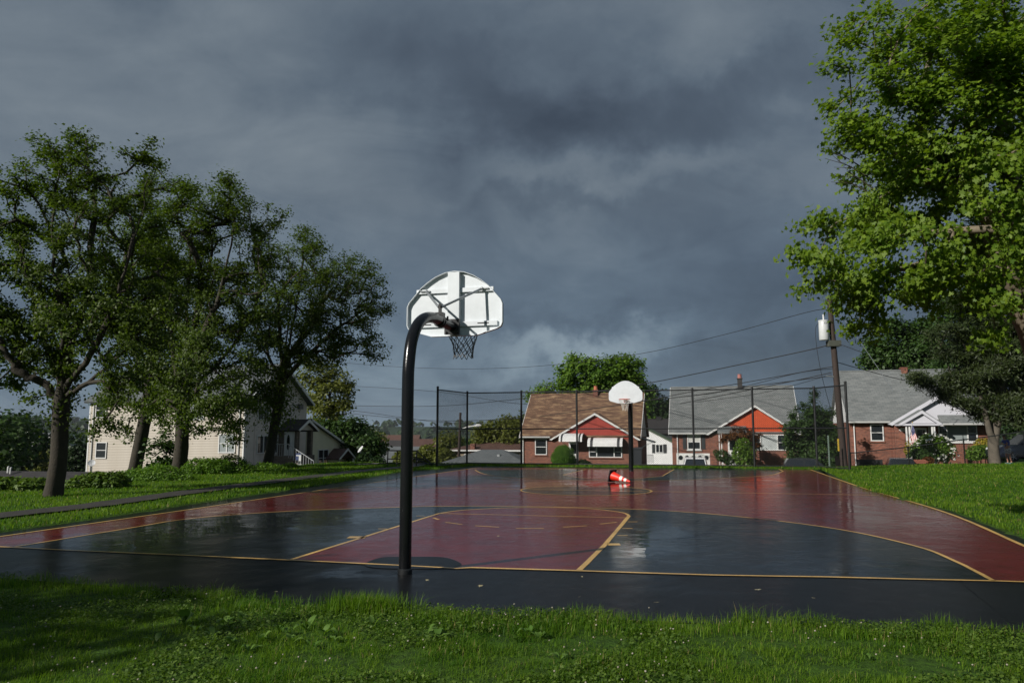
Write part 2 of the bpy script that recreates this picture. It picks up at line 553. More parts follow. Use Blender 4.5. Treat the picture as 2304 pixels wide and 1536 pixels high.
class MB:
    """collects shapes, then builds ONE mesh object"""

    def __init__(s):
        s.v = []
        s.f = []

    def add(s, vs, fs):
        k = len(s.v)
        s.v += [tuple(p) for p in vs]
        s.f += [tuple(i + k for i in f) for f in fs]
        return s

    def box(s, x0, x1, y0, y1, z0, z1):
        if x0 > x1: x0, x1 = x1, x0
        if y0 > y1: y0, y1 = y1, y0
        if z0 > z1: z0, z1 = z1, z0
        vs = [(x0, y0, z0), (x1, y0, z0), (x1, y1, z0), (x0, y1, z0), (x0, y0, z1), (x1, y0, z1), (x1, y1, z1), (x0, y1, z1)]
        return s.add(vs, [(0, 3, 2, 1), (4, 5, 6, 7), (0, 1, 5, 4), (1, 2, 6, 5), (2, 3, 7, 6), (3, 0, 4, 7)])

    def prism(s, poly, axis, a, b):
        """poly of 2D points extruded along axis ('y': poly=(x,z), 'x': poly=(y,z), 'z': poly=(x,y))"""
        def p3(p, k):
            return {'y': (p[0], k, p[1]), 'x': (k, p[0], p[1]), 'z': (p[0], p[1], k)}[axis]
        n = len(poly)
        vs = [p3(p, a) for p in poly] + [p3(p, b) for p in poly]
        fs = [tuple(range(n)), tuple(range(2 * n - 1, n - 1, -1))]
        fs += [(i, i + n, (i + 1) % n + n, (i + 1) % n) for i in range(n)]
        return s.add(vs, fs)

    def slab(s, p0, p1, p2, p3, th):
        p = [Vector(q) for q in (p0, p1, p2, p3)]
        n = (p[1] - p[0]).cross(p[3] - p[0]).normalized()
        if n.z < 0:
            n = -n
        lo = [q - n * th for q in p]
        return s.add(p + lo, [(0, 1, 2, 3), (7, 6, 5, 4), (0, 4, 5, 1), (1, 5, 6, 2), (2, 6, 7, 3), (3, 7, 4, 0)])

    def tube(s, pts, r, n=8, caps=True):
        pts = [Vector(p) for p in pts]
        rs = r if isinstance(r, (list, tuple)) else [r] * len(pts)
        k = len(s.v)
        prev = None
        for i, p in enumerate(pts):
            a = pts[max(i - 1, 0)]
            b = pts[min(i + 1, len(pts) - 1)]
            t = (b - a).normalized()
            if prev is None:
                x = t.orthogonal().normalized()
            else:
                x = (prev - t * prev.dot(t)).normalized()
            prev = x
            y = t.cross(x)
            for j in range(n):
                an = 2 * math.pi * j / n
                s.v.append(tuple(p + (x * math.cos(an) + y * math.sin(an)) * rs[i]))
        for i in range(len(pts) - 1):
            for j in range(n):
                a = k + i * n + j
                b = k + i * n + (j + 1) % n
                s.f.append((a, b, b + n, a + n))
        if caps:
            s.f.append(tuple(k + j for j in range(n - 1, -1, -1)))
            e_ = k + (len(pts) - 1) * n
            s.f.append(tuple(e_ + j for j in range(n)))
        return s

    def lathe(s, prof, c=(0, 0, 0), n=20, axis='z'):
        """prof: list of (r, h)"""
        k = len(s.v)
        for r, h in prof:
            for j in range(n):
                an = 2 * math.pi * j / n
                a, b = r * math.cos(an), r * math.sin(an)
                q = {'z': (a, b, h), 'y': (a, h, b), 'x': (h, a, b)}[axis]
                s.v.append((q[0] + c[0], q[1] + c[1], q[2] + c[2]))
        for i in range(len(prof) - 1):
            for j in range(n):
                a = k + i * n + j
                b = k + i * n + (j + 1) % n
                s.f.append((a, b, b + n, a + n))
        s.f.append(tuple(k + j for j in range(n - 1, -1, -1)))
        e_ = k + (len(prof) - 1) * n
        s.f.append(tuple(e_ + j for j in range(n)))
        return s

    def build(s, name, mat, parent=None, smooth=False, kind=None):
        me = bpy.data.meshes.new(name)
        me.from_pydata(s.v, [], s.f)
        bm = bmesh.new()
        bm.from_mesh(me)
        bmesh.ops.recalc_face_normals(bm, faces=bm.faces)
        bm.to_mesh(me)
        bm.free()
        me.materials.append(mat)
        if smooth:
            me.polygons.foreach_set('use_smooth', np.ones(len(me.polygons), dtype=bool))
            try:
                me.set_sharp_from_angle(angle=rad(38))
            except Exception:
                pass
        o = bpy.data.objects.new(name, me)
        link(o, parent)
        if kind:
            o['kind'] = kind
        return o


def in_poly(x, y, poly):
    poly = np.asarray(poly)
    inside = np.zeros(len(x), dtype=bool)
    j = len(poly) - 1
    for i in range(len(poly)):
        xi, yi = poly[i]
        xj, yj = poly[j]
        c = ((yi > y) != (yj > y)) & (x < (xj - xi) * (y - yi) / (yj - yi + 1e-12) + xi)
        inside ^= c
        j = i
    return inside


def sm(t):
    t = np.clip(t, 0, 1)
    return t * t * (3 - 2 * t)


# ------------------------------------------------------------------ court outline (court frame u, w), read from the photograph
near_edge = [(-330, 1288), (0, 1299), (250, 1318), (480, 1342), (720, 1364), (850, 1368), (1000, 1378), (1300, 1388), (1600, 1402), (1900, 1412), (2304, 1424), (2760, 1440)]
right_edge = [(2304, 1212), (2140, 1150), (1962, 1107), (1890, 1076), (1838, 1052)]
left_edge = [(1010, 1049), (900, 1062), (738, 1090), (434, 1134), (200, 1170), (0, 1198)]
AS = [G(*p) for p in near_edge] + [(8.5, 3.5)] + [G(*p) for p in right_edge] + [(7.9, 27.6), (3, 27.7), (-3, 27.5), (-8.0, 27.4)] + [G(*p) for p in left_edge[1:]] + [(-8.2, -0.6)]
AS = np.array(AS)
ASw = np.array([C(*p)[:2] for p in AS])


def terrain(x, y):
    x = np.asarray(x, dtype=float)
    y = np.asarray(y, dtype=float)
    u = (x - TX) * CY - (y - TY) * SY
    w = (x - TX) * SY + (y - TY) * CY
    z = np.full_like(u, 0.03)
    z += 0.10 * sm((u - 8.5) / 6) * sm((w - 8) / 20)
    # street level: lower to the left, climbing to the right
    s = np.interp(u, [-60, -20, 0, 12, 20, 30, 60], [-4.2, -3.0, -2.1, -1.25, -0.5, -0.3, 0.6])
    start = np.interp(u, [-12, 8, 14, 24], [29.6, 29.6, 32.0, 35.0])
    z += (s - z) * sm((w - start) / 7.5)
    # the bank falls away to the left of the row of trees
    z -= 2.6 * sm((-u - 15.5) / 17) * sm((40 - w) / 20 + 0.4) * (1 - sm((w - 30) / 8))
    # valley and hills
    r = np.hypot(x, y)
    lo = sm((w - 62) / 240) * 15 + sm((-u - 48) / 200) * 13
    z -= np.minimum(lo, 20) * (1 - 0.75 * sm((u - 10) / 40))
    z -= 14 * sm((r - 250) / 500)
    z += sm((r - 950) / 1600) * 66
    z += (np.sin(x * 0.0021 + 1.3) * np.cos(y * 0.0017) * 9) * sm((r - 700) / 900)
    return z


def T1(x, y):
    return float(terrain(np.array([x]), np.array([y]))[0])


def build_ground():
    near = np.arange(-34, 46.1, 0.5)
    g = [0.5]
    while sum(g) < 4200:
        g.append(g[-1] * 1.09)
    g = np.cumsum(g)
    ax = np.concatenate([(-34 - g)[::-1], near, 46 + g])
    near_y = np.arange(-12, 72.1, 0.5)
    ay = np.concatenate([(-12 - g)[::-1], near_y, 72 + g])
    X, Yg = np.meshgrid(ax, ay)
    x, y = X.ravel(), Yg.ravel()
    z = terrain(x, y)
    ins = in_poly(x, y, ASw)
    # keep the lawn sheet under the asphalt slab, meeting it at the edge
    z = np.where(ins, -0.08, z)
    V = np.stack([x, y, z], 1)
    nx, ny = len(ax), len(ay)
    i = np.arange(ny - 1)[:, None] * nx + np.arange(nx - 1)[None]
    Fq = np.stack([i, i + 1, i + 1 + nx, i + nx], -1).reshape(-1, 4)
    me = fast_mesh('ground', V, [Fq], mat=ground_mat(), smooth=True)
    o = bpy.data.objects.new('ground', me)
    link(o)
    tag(o, kind='structure')


build_ground()


# ------------------------------------------------------------------ court surface
def sheet(name, poly, z, mat, th=0.0):
    mb = MB()
    ps = [C(p[0], p[1], z) for p in poly]
    n = len(ps)
    if th:
        mb.add(ps + [p - Vector((0, 0, th)) for p in ps], [tuple(range(n))] + [(i, (i + 1) % n, (i + 1) % n + n, i + n) for i in range(n)])
    else:
        mb.add(ps, [tuple(range(n))])
    me = bpy.data.meshes.new(name)
    me.from_pydata(mb.v, [], mb.f)
    bm = bmesh.new()
    bm.from_mesh(me)
    bmesh.ops.triangulate(bm, faces=[f for f in bm.faces if len(f.verts) > 4])
    for f in bm.faces:
        if abs(f.normal.z) > 0.5 and f.normal.z < 0:
            f.normal_flip()
    bm.to_mesh(me)
    bm.free()
    me.materials.append(mat)
    o = bpy.data.objects.new(name, me)
    link(o)
    tag(o, kind='structure')
    return o


def ribbon(mb, pts, width, z, wig=0.004):
    pts = [Vector((p[0], p[1])) for p in pts]
    # densify so hand-painted edges waver a little
    dense = []
    for a, b in zip(pts[:-1], pts[1:]):
        n = max(1, int((b - a).length / 0.5))
        dense += [a.lerp(b, i / n) for i in range(n)]
    dense.append(pts[-1])
    L, R = [], []
    for i, p in enumerate(dense):
        t = dense[min(i + 1, len(dense) - 1)] - dense[max(i - 1, 0)]
        if t.length < 1e-9:
            t = Vector((1, 0))
        t.normalize()
        nn = Vector((-t.y, t.x))
        L.append(p + nn * (width / 2 + random.uniform(-wig, wig)))
        R.append(p - nn * (width / 2 + random.uniform(-wig, wig)))
    k = len(mb.v)
    for a, b in zip(L, R):
        mb.v += [tuple(C(a.x, a.y, z)), tuple(C(b.x, b.y, z))]
    for i in range(len(dense) - 1):
        mb.f.append((k + 2 * i, k + 2 * i + 1, k + 2 * i + 3, k + 2 * i + 2))


def spline(pts, n=8):
    pts = [np.array(p, dtype=float) for p in pts]
    out = []
    for i in range(len(pts) - 1):
        p0 = pts[max(i - 1, 0)]
        p1, p2 = pts[i], pts[i + 1]
        p3 = pts[min(i + 2, len(pts) - 1)]
        for k in range(n):
            t = k / n
            out.append(0.5 * ((2 * p1) + (-p0 + p2) * t + (2 * p0 - 5 * p1 + 4 * p2 - p3) * t * t + (-p0 + 3 * p1 - 3 * p2 + p3) * t ** 3))
    out.append(pts[-1])
    return [tuple(p) for p in out]


base_px = [(0, 1230), (200, 1240), (430, 1250), (651, 1260), (900, 1272), (1030, 1279), (1060, 1277), (1303, 1284), (1600, 1294), (1850, 1298), (2050, 1303), (2236, 1307), (2304, 1309)]
BASE = [(-7.38, 0.09)] + [G(*p) for p in base_px] + [(7.37, 0.84)]
RIGHT = [(7.37, 0.84)] + spline([G(*p) for p in [(2304, 1228), (2120, 1150), (1950, 1100), (1880, 1076), (1820, 1055)]], 6)
LEFT = [(-7.38, 0.09)] + [G(*p) for p in [(0, 1207), (434, 1145), (738, 1100), (960, 1068), (1083, 1050.5)]]
FAR = [LEFT[-1], (-3, 26.9), (2, 27.0), RIGHT[-1]]
tp_px = [(35, 1230), (286, 1189), (434, 1166), (651, 1150), (898, 1141), (1000, 1139), (1226, 1140), (1481, 1148), (1679, 1164), (1883, 1190), (2058, 1228), (2150, 1263), (2236, 1307)]
THREE = spline([G(*p) for p in tp_px], 5)
key_l = [G(653, 1260), G(988, 1155)]
key_arc = spline([G(*p) for p in [(988, 1155), (1044, 1147.5), (1140, 1142.5), (1232, 1141.5), (1315, 1143.5), (1377, 1149.5), (1407, 1155), (1415, 1161)]], 6)
key_r = [G(1415, 1161), G(1361, 1226), G(1303, 1283.5)]
cu, cw = G(1318, 1103)

sheet('asphalt', AS, 0.0, wet_black, 0.16)
red_poly = BASE + RIGHT[1:] + FAR[::-1][1:] + LEFT[::-1][1:-1]
sheet('red_court_paint', red_poly, 0.0015, wet_red)
dark_poly = THREE + [p for p in BASE if THREE[0][0] < p[0] < THREE[-1][0]][::-1]
sheet('dark_court_paint', dark_poly, 0.003, wet_dark)
key_poly = key_l + key_arc[1:] + key_r[1:] + [p for p in BASE if key_l[0][0] + 0.05 < p[0] < key_r[-1][0] - 0.05][::-1]
sheet('red_key_paint', key_poly, 0.0045, wet_key)
circ = [(cu + 1.82 * math.cos(a), cw + 1.82 * math.sin(a)) for a in np.linspace(0, 2 * math.pi, 64, endpoint=False)]
sheet('dark_circle_paint', circ, 0.003, wet_dark)
far3 = spline([G(*p) for p in [(1069, 1057), (1086, 1065), (1123, 1071), (1220, 1078), (1400, 1082), (1560, 1079), (1648, 1074.5), (1732, 1069), (1762, 1060)]], 5) + [G(1751, 1054.5), (0, 26.6)]
sheet('far_dark_court_paint', far3, 0.003, wet_dark)
far_key = [G(1319, 1055.5), G(1267, 1068), G(1285, 1073), G(1330, 1076.5), G(1380, 1077.5), G(1440, 1075.5), G(1490, 1071), G(1517, 1055.5)]
sheet('far_red_key_paint', far_key, 0.0045, wet_key)
# bare asphalt showing around the post where the paint never reached
aph = [G(930 + 105 * math.cos(a) * (1 + 0.10 * math.sin(3 * a)), 1266 + 17 * math.sin(a) * (1 + 0.2 * math.cos(2 * a))) for a in np.linspace(0, 2 * math.pi, 40, endpoint=False)]
sheet('bare_asphalt_patch', aph, 0.006, wet_black)

ZL = 0.0075
ln = MB()
ribbon(ln, BASE, 0.062, ZL, 0.010)
ribbon(ln, RIGHT, 0.07, ZL)
ribbon(ln, LEFT, 0.06, ZL)
ln.build('boundary_lines', wet_line, kind='structure')
ln = MB()
ribbon(ln, THREE, 0.055, ZL)
ribbon(ln, far3[:-1], 0.055, ZL)
ln.build('three_point_lines', wet_line, kind='structure')
ln = MB()
ribbon(ln, key_l, 0.062, ZL)
ribbon(ln, key_arc, 0.058, ZL)
ribbon(ln, key_r, 0.07, ZL)
ribbon(ln, [G(988, 1155), G(1412, 1165)], 0.045, ZL)
ribbon(ln, far_key, 0.05, ZL)
for a, b in (((975, 1165), (987, 1169)), ((1002, 1175), (1040, 1180)), ((1069, 1183), (1123, 1186)), ((1161, 1189), (1224, 1189)), ((1267, 1186), (1321, 1183)), ((1350, 1179), (1388, 1175))):
    ribbon(ln, [G(*a), G(*b)], 0.05, ZL)
for a, b in (((1413, 1174), (1434, 1174)), ((1400, 1189), (1423, 1189)), ((1389, 1205), (1412, 1205)), ((851, 1190), (878, 1190)), ((937, 1161), (956, 1161))):
    ribbon(ln, [G(*a), G(*b)], 0.05, ZL)
ribbon(ln, [G(1367, 1225), G(1395, 1225)], 0.20, ZL)
ribbon(ln, [G(783, 1209), G(823, 1209)], 0.22, ZL)
ln.build('key_lines', wet_line, kind='structure')
ln = MB()
ribbon(ln, circ + circ[:1], 0.055, ZL)
hw = cw
ribbon(ln, [(LEFT[3][0] + 0.0, hw - 0.35), (-3, hw - 0.1), (cu, hw), (7.4, hw + 0.2)], 0.045, ZL + 0.0015)
ln.build('halfcourt_lines', wet_line, kind='structure')


# path on the left
def strip(name, cl, width, mat, lift=0.03):
    mb = MB()
    cl = spline(cl, 8)
    L, R = [], []
    for i, p in enumerate(cl):
        a = Vector(cl[max(i - 1, 0)])
        b = Vector(cl[min(i + 1, len(cl) - 1)])
        t = (b - a).normalized()
        nn = Vector((-t.y, t.x))
        for lst, sgn in ((L, 1), (R, -1)):
            q = Vector(p) + nn * sgn * (width / 2 + random.uniform(-0.04, 0.04))
            lst.append(C(q.x, q.y, T1(*C(q.x, q.y)[:2]) + lift))
    k = len(L)
    mb.add(L + R, [(i, i + 1, i + 1 + k, i + k) for i in range(k - 1)])
    return mb.build(name, mat, kind='structure')


PATH = [(-9.6, -14), (-9.6, -4)] + [G(*p) for p in [(0, 1166), (217, 1141), (390, 1116), (564, 1093), (803, 1063)]] + [(-10.7, 26), (-12.5, 31)]
PATH_D = np.array(spline(PATH, 8))
strip('path', PATH, 0.85, asph_path, 0.035)
strip('road', [(u, 41.5) for u in range(-60, 61, 6)], 7.5, M('street_asphalt', (0.05, 0.05, 0.052), 0.45, 0.3, 1.5, 0.3, 60), 0.05)
strip('pavement', [(u, 36.6) for u in range(-60, 61, 6)], 1.4, M('pavement_concrete', (0.3, 0.29, 0.27), 0.75, 0.2, 1.5, 0.3, 50), 0.09)


# ------------------------------------------------------------------ foliage machinery
def unit(a):
    return a / (np.linalg.norm(a, axis=-1, keepdims=True) + 1e-9)


def leaves(Pn, size, shape='quad', outward=None, flat=0.5, width=0.62, tint=None):
    """one leaf-sized face per point"""
    N = len(Pn)
    nrm = rng.normal(size=(N, 3))
    nrm[:, 2] = np.abs(nrm[:, 2]) + flat
    if outward is not None:
        nrm += outward * 0.9
    nrm = unit(nrm)
    t = unit(np.cross(nrm, rng.normal(size=(N, 3))))
    s = np.cross(nrm, t)
    L = size * rng.uniform(0.65, 1.3, size=(N, 1))
    if shape == 'quad':
        a = Pn - t * L * 0.5
        b = Pn + s * L * width * 0.5 + nrm * L * 0.12
        c = Pn + t * L * 0.5
        dd = Pn - s * L * width * 0.5 + nrm * L * 0.12
        V = np.stack([a, b, c, dd], 1).reshape(-1, 3)
        Fq = np.arange(N * 4).reshape(N, 4)
    elif shape == 'needle':
        a = Pn
        b = Pn + t * L * 0.5 + s * L * width * 0.2
        c = Pn + t * L
        dd = Pn + t * L * 0.5 - s * L * width * 0.2
        V = np.stack([a, b, c, dd], 1).reshape(-1, 3)
        Fq = np.arange(N * 4).reshape(N, 4)
    else:  # maple: lobed outline
        ang = np.radians([-90, -52, -15, 4, 22, 52, 72, 90, 108, 128, 158, 176, 195, 232])
        rr = np.array([0.12, 0.34, 0.50, 0.30, 0.55, 0.30, 0.36, 0.62, 0.36, 0.30, 0.55, 0.30, 0.50, 0.34])
        k = len(ang)
        ca = (np.cos(ang) * rr)[None, :, None]
        sa = (np.sin(ang) * rr)[None, :, None]
        cup = (rr ** 2 * 0.35)[None, :, None]
        V = (Pn[:, None] + s[:, None] * ca * L[:, None] + t[:, None] * sa * L[:, None] - nrm[:, None] * cup * L[:, None] * rng.uniform(-0.6, 1.2, size=(N, 1, 1))).reshape(-1, 3)
        Fq = np.arange(N * k).reshape(N, k)
    tn = np.clip(rng.normal(0.5, 0.2, N) + (0 if tint is None else tint), 0, 1)
    return V, Fq, tn


def sample_lobes(lobes, n):
    """lobes (x,y,z,rx,ry,rz): points spread through the outer part of each lobe"""
    vol = np.array([l[3] * l[4] * l[5] for l in lobes]) ** 0.75
    cnt = np.maximum(2, (vol / vol.sum() * n).astype(int))
    out = []
    for l, c in zip(lobes, cnt):
        dv = unit(rng.normal(size=(c, 3)))
        r = rng.uniform(0.25, 1.0, size=(c, 1)) ** 0.5
        out.append(np.array(l[:3]) + dv * r * np.array(l[3:6]))
    return np.concatenate(out)


def grow(trunk, trunk_r, att, step=0.45, fork=0.35, tip=0.012, p=2.3, wig=0.12, sag=0.0, limbs=()):
    """a trunk polyline plus one limb path to every attractor, pipe-model radii"""
    tr = [np.array(q, dtype=float) for q in spline(trunk, 4)]
    nodes = list(tr)
    parent = [-1] + list(range(len(tr) - 1))
    dirs = [unit(tr[min(i + 1, len(tr) - 1)] - tr[max(i - 1, 0)]) for i in range(len(tr))]
    first = int(len(tr) * fork)
    chains = [list(range(len(tr)))]
    ends = []
    for lb in limbs:             # main limbs fanning from the fork
        lp_ = [np.array(q, dtype=float) for q in lb]
        j = int(np.argmin(np.linalg.norm(np.array(nodes[:len(tr)]) - lp_[0], axis=1)))
        lp_[0] = nodes[j]
        prev = j
        ch = [j]
        for q in [np.array(q) for q in spline(lp_, 6)][1:]:
            q = q + rng.normal(size=3) * 0.03
            nodes.append(q)
            dirs.append(unit(q - nodes[prev]))
            parent.append(prev)
            prev = len(nodes) - 1
            ch.append(prev)
        chains.append(ch)
        ends.append(prev)
    order = np.argsort(np.linalg.norm(att - tr[int(len(tr) * 0.7)], axis=1))
    for ai in order:
        a = att[ai]
        Nn = np.array(nodes[first:])
        Dn = np.array(dirs[first:])
        v = a - Nn
        dist = np.linalg.norm(v, axis=1)
        cs = (v * Dn).sum(1) / (dist + 1e-6)
        cost = dist * (1.55 - 0.75 * cs) + 0.6 * np.maximum(0, Nn[:, 2] - a[2] - 0.2)
        j = int(np.argmin(cost)) + first
        s0 = nodes[j]
        dd = np.linalg.norm(a - s0)
        n = max(2, int(dd / step))
        mid = s0 + dirs[j] * dd * 0.45
        mid = mid * 0.75 + (s0 + a) * 0.5 * 0.25
        mid[2] += 0.06 * dd
        prev = j
        ch = [j]
        for k in range(1, n + 1):
            t = k / n
            q = (1 - t) ** 2 * s0 + 2 * t * (1 - t) * mid + t * t * a
            if k < n:
                q = q + rng.normal(size=3) * wig * step
            q[2] -= sag * t * t * dd
            nodes.append(q)
            dirs.append(unit(q - nodes[prev]))
            parent.append(prev)
            prev = len(nodes) - 1
            ch.append(prev)
        chains.append(ch)
        ends.append(prev)
    nodes = np.array(nodes)
    acc = np.zeros(len(nodes))
    acc[ends] += 1.0
    acc[len(tr) - 1] += 1.0
    for i in range(len(nodes) - 1, 0, -1):
        if acc[i] == 0:
            acc[i] = 1
        acc[parent[i]] += acc[i]
    rads = acc ** (1 / p)
    rads = np.maximum(rads / rads[0] * trunk_r, tip)
    hz = nodes[:len(tr), 2] - nodes[0, 2]
    rads[:len(tr)] *= 1 + 0.35 * np.exp(-np.maximum(hz, 0) / 0.35)
    return nodes, parent, rads, chains


def tubes_np(nodes, rads, chains, wob=0.0):
    Vs, Fs = [], []
    k = 0
    for ci, ch in enumerate(chains):
        pts = nodes[ch]
        r = rads[ch].copy()
        if ci > 0:
            r[0] = min(r[0], r[1] * 1.35)
        n = 10 if r.max() > 0.12 else (6 if r.max() > 0.04 else 4)
        t = unit(np.gradient(pts, axis=0))
        up = np.array([0.31, 0.17, 0.93]) if abs(t[0][2]) < 0.8 else np.array([0.9, 0.4, 0.1])
        x = unit(np.cross(t, up))
        y = np.cross(t, x)
        an = np.linspace(0, 2 * math.pi, n, endpoint=False)
        rr = r[:, None, None]
        if n == 10:
            rr = rr * (1 + 0.10 * np.sin(an * 3 + ci)[None, :, None] + rng.normal(size=(len(pts), n, 1)) * 0.03)
        ring = pts[:, None] + (x[:, None] * np.cos(an)[None, :, None] + y[:, None] * np.sin(an)[None, :, None]) * rr
        Vs.append(ring.reshape(-1, 3))
        i = np.arange(len(pts) - 1)[:, None] * n
        j = np.arange(n)[None]
        a = k + i + j
        b = k + i + (j + 1) % n
        Fs.append(np.stack([a, b, b + n, a + n], -1).reshape(-1, 4))
        k += len(pts) * n
    return np.concatenate(Vs), np.concatenate(Fs)


def tree(name, label, trunk, trunk_r, lobes, n_att, n_leaf, leaf_size, mat, bmat=None, spread=0.35, shape='quad', group=None, cat='tree',
         fork=0.35, extra=None, flat=0.5, width=0.62, sag=0.0, sq=(1, 1, 0.75), step=0.45, along=0.35, fill=0.0, limbs=()):
    base = Vector(trunk[0])
    root = empty(name, base, label, cat, group)
    att = sample_lobes(lobes, n_att)
    nodes, parent, rads, chains = grow(trunk, trunk_r, att, fork=fork, sag=sag, step=step, limbs=limbs)
    b = np.array(base)
    V, Fq = tubes_np(nodes - b, rads, chains)
    me = fast_mesh('trunk', V, [Fq], mat=bmat or bark, smooth=True)
    link(bpy.data.objects.new('trunk', me), root)
    # leaves: clusters at branch ends and along the thin shoots
    ends = nodes[[c[-1] for c in chains[1:]]]
    thin = nodes[(rads < 0.035)]
    n_a = int(n_leaf * along)
    ce = ends[rng.integers(0, len(ends), n_leaf - n_a)]
    ct = thin[rng.integers(0, len(thin), n_a)] if len(thin) else ends[:0]
    cen = np.concatenate([ce, ct])
    Pn = cen + np.clip(rng.normal(size=cen.shape), -1.6, 1.6) * spread * np.array(sq) * rng.uniform(0.35, 1.0, size=(len(cen), 1))
    if fill:
        Pf = sample_lobes(lobes, int(n_leaf * fill))
        Pn = np.concatenate([Pn, Pf])
    if extra is not None:
        Pn = np.concatenate([Pn, extra])
    ctr = np.mean(att, axis=0)
    out = unit(Pn - ctr)
    tv = np.array([mnoise.noise(Vector(q) * 0.9) for q in Pn[::1]]) * 0.28 if len(Pn) < 60000 else np.zeros(len(Pn))
    V, Fq, tn = leaves(Pn - b, leaf_size, shape, out, flat, width, tv)
    me = fast_mesh('crown', V, [Fq], tn, mat)
    link(bpy.data.objects.new('crown', me), root)
    return root


def px_lobes(lst, D, depth=1.0, dj=0.0):
    """lobe outlines read from the photograph at forward distance D -> ellipsoids of real size and depth"""
    out = []
    for l in lst:
        px, py, r = l[:3]
        asp = l[3] if len(l) > 3 else 1.0
        off = l[4] if len(l) > 4 else 0.0
        dd = D + off + random.uniform(-dj, dj)
        c = PD(px, py, dd)
        rr = r * dd / F
        out.append((c.x, c.y, c.z, rr, rr * depth, rr * asp))
    return out


lf_maple = leaf_mat('maple_leaf', (0.030, 0.064, 0.006), (0.108, 0.158, 0.015), 0.46)
lf_right = leaf_mat('plane_leaf', (0.062, 0.135, 0.010), (0.215, 0.310, 0.022), 0.48)
lf_bright = leaf_mat('bright_leaf', (0.065, 0.145, 0.014), (0.145, 0.240, 0.024), 0.38)
lf_olive = leaf_mat('olive_leaf', (0.085, 0.105, 0.018), (0.185, 0.205, 0.040), 0.42)
lf_dark = leaf_mat('dark_leaf', (0.012, 0.032, 0.008), (0.034, 0.068, 0.014), 0.25)
lf_mid = leaf_mat('mid_leaf', (0.024, 0.060, 0.012), (0.062, 0.115, 0.022), 0.32)
lf_pine = leaf_mat('pine_needle', (0.013, 0.026, 0.006), (0.044, 0.062, 0.012), 0.15)
lf_juniper = leaf_mat('juniper_spray', (0.050, 0.135, 0.010), (0.160, 0.275, 0.024), 0.40)
lf_yew = leaf_mat('yew_spray', (0.045, 0.130, 0.010), (0.120, 0.235, 0.018), 0.35)
lf_yellow = leaf_mat('yellow_leaf', (0.22, 0.20, 0.015), (0.42, 0.33, 0.03), 0.3)
lf_red = leaf_mat('russet_leaf', (0.09, 0.035, 0.010), (0.18, 0.075, 0.02), 0.3)
lf_flower = leaf_mat('white_petal', (0.6, 0.6, 0.52), (0.8, 0.8, 0.74), 0.2, tcol=(1, 1, 1))
lf_ivy = leaf_mat('ground_ivy_leaf', (0.045, 0.100, 0.012), (0.130, 0.200, 0.026), 0.36)

def gp(px, D, dz=0.0):          # ground point under a photograph column at forward distance D
    x = (px - 1152) / F * D / (CP + 0 * SP)
    r = ray(px, 960)
    x = r[0] / r[1] * D
    return Vector((x, D, T1(x, D) + dz))


def trunk_px(base_px, D, pts):
    """trunk polyline: base on the ground, then pixel points (px, py[, depth offset])"""
    b = gp(base_px, D, -0.12)
    return [tuple(b)] + [tuple(PD(p[0], p[1], D + (p[2] if len(p) > 2 else 0))) for p in pts]


# ------------------------------------------------------------------ the row of trees on the left
def around(pts, n, r):
    pts = np.array(pts)
    i = rng.integers(0, len(pts) - 1, n)
    t = rng.uniform(size=(n, 1))
    return pts[i] * (1 - t) + pts[i + 1] * t + rng.normal(size=(n, 3)) * r


t1 = trunk_px(128, 19.4, [(130, 1040), (134, 960), (138, 900), (145, 820), (152, 720), (156, 620)])
tree('maple_tree', 'broad tree with the thickest trunk beside the path, low limb reaching left', t1, 0.195,
     px_lobes([(60, 470, 120), (150, 380, 95), (110, 335, 45), (215, 380, 60), (330, 390, 60, 1, 1), (350, 350, 28, 1, 1), (240, 500, 120), (30, 640, 150), (180, 640, 130),
               (300, 560, 110, 1, 1), (-60, 560, 130), (-40, 760, 110), (70, 760, 110), (230, 760, 130, .9, -1), (330, 700, 110, .9), (110, 860, 70), (290, 860, 70, .6, -.6), (230, 960, 45, .8, -.5), (-10, 850, 60)], 19.4, 1.15, 1.0),
     460, 66000, 0.088, lf_maple, limbs=[[tuple(PD(138, 900, 19.4 + 0)), tuple(PD(90, 860, 19.4 + -0.2)), tuple(PD(40, 830, 19.4 + -0.4)), tuple(PD(0, 770, 19.4 + -0.6)), tuple(PD(-40, 700, 19.4 + -0.7))], [tuple(PD(140, 890, 19.4 + 0)), tuple(PD(105, 780, 19.4 + 0.3)), tuple(PD(70, 660, 19.4 + 0.5)), tuple(PD(40, 520, 19.4 + 0.6))], [tuple(PD(145, 820, 19.4 + 0)), tuple(PD(135, 680, 19.4 + -0.4)), tuple(PD(120, 540, 19.4 + -0.6)), tuple(PD(130, 400, 19.4 + -0.7)), tuple(PD(150, 340, 19.4 + -0.7))], [tuple(PD(145, 820, 19.4 + 0)), tuple(PD(185, 700, 19.4 + 0.3)), tuple(PD(205, 560, 19.4 + 0.5)), tuple(PD(215, 420, 19.4 + 0.6))], [tuple(PD(140, 890, 19.4 + 0)), tuple(PD(200, 800, 19.4 + -0.5)), tuple(PD(260, 680, 19.4 + -0.8)), tuple(PD(300, 540, 19.4 + -0.9)), tuple(PD(340, 400, 19.4 + -0.9))], [tuple(PD(138, 900, 19.4 + 0)), tuple(PD(210, 850, 19.4 + -0.3)), tuple(PD(290, 780, 19.4 + -0.5)), tuple(PD(360, 700, 19.4 + -0.7))]], spread=0.21, fork=0.45, extra=around(t1[2:], 900, 0.22))
t2 = trunk_px(303, 33, [(316, 990), (328, 930), (336, 880), (340, 800), (345, 700), (350, 600)])
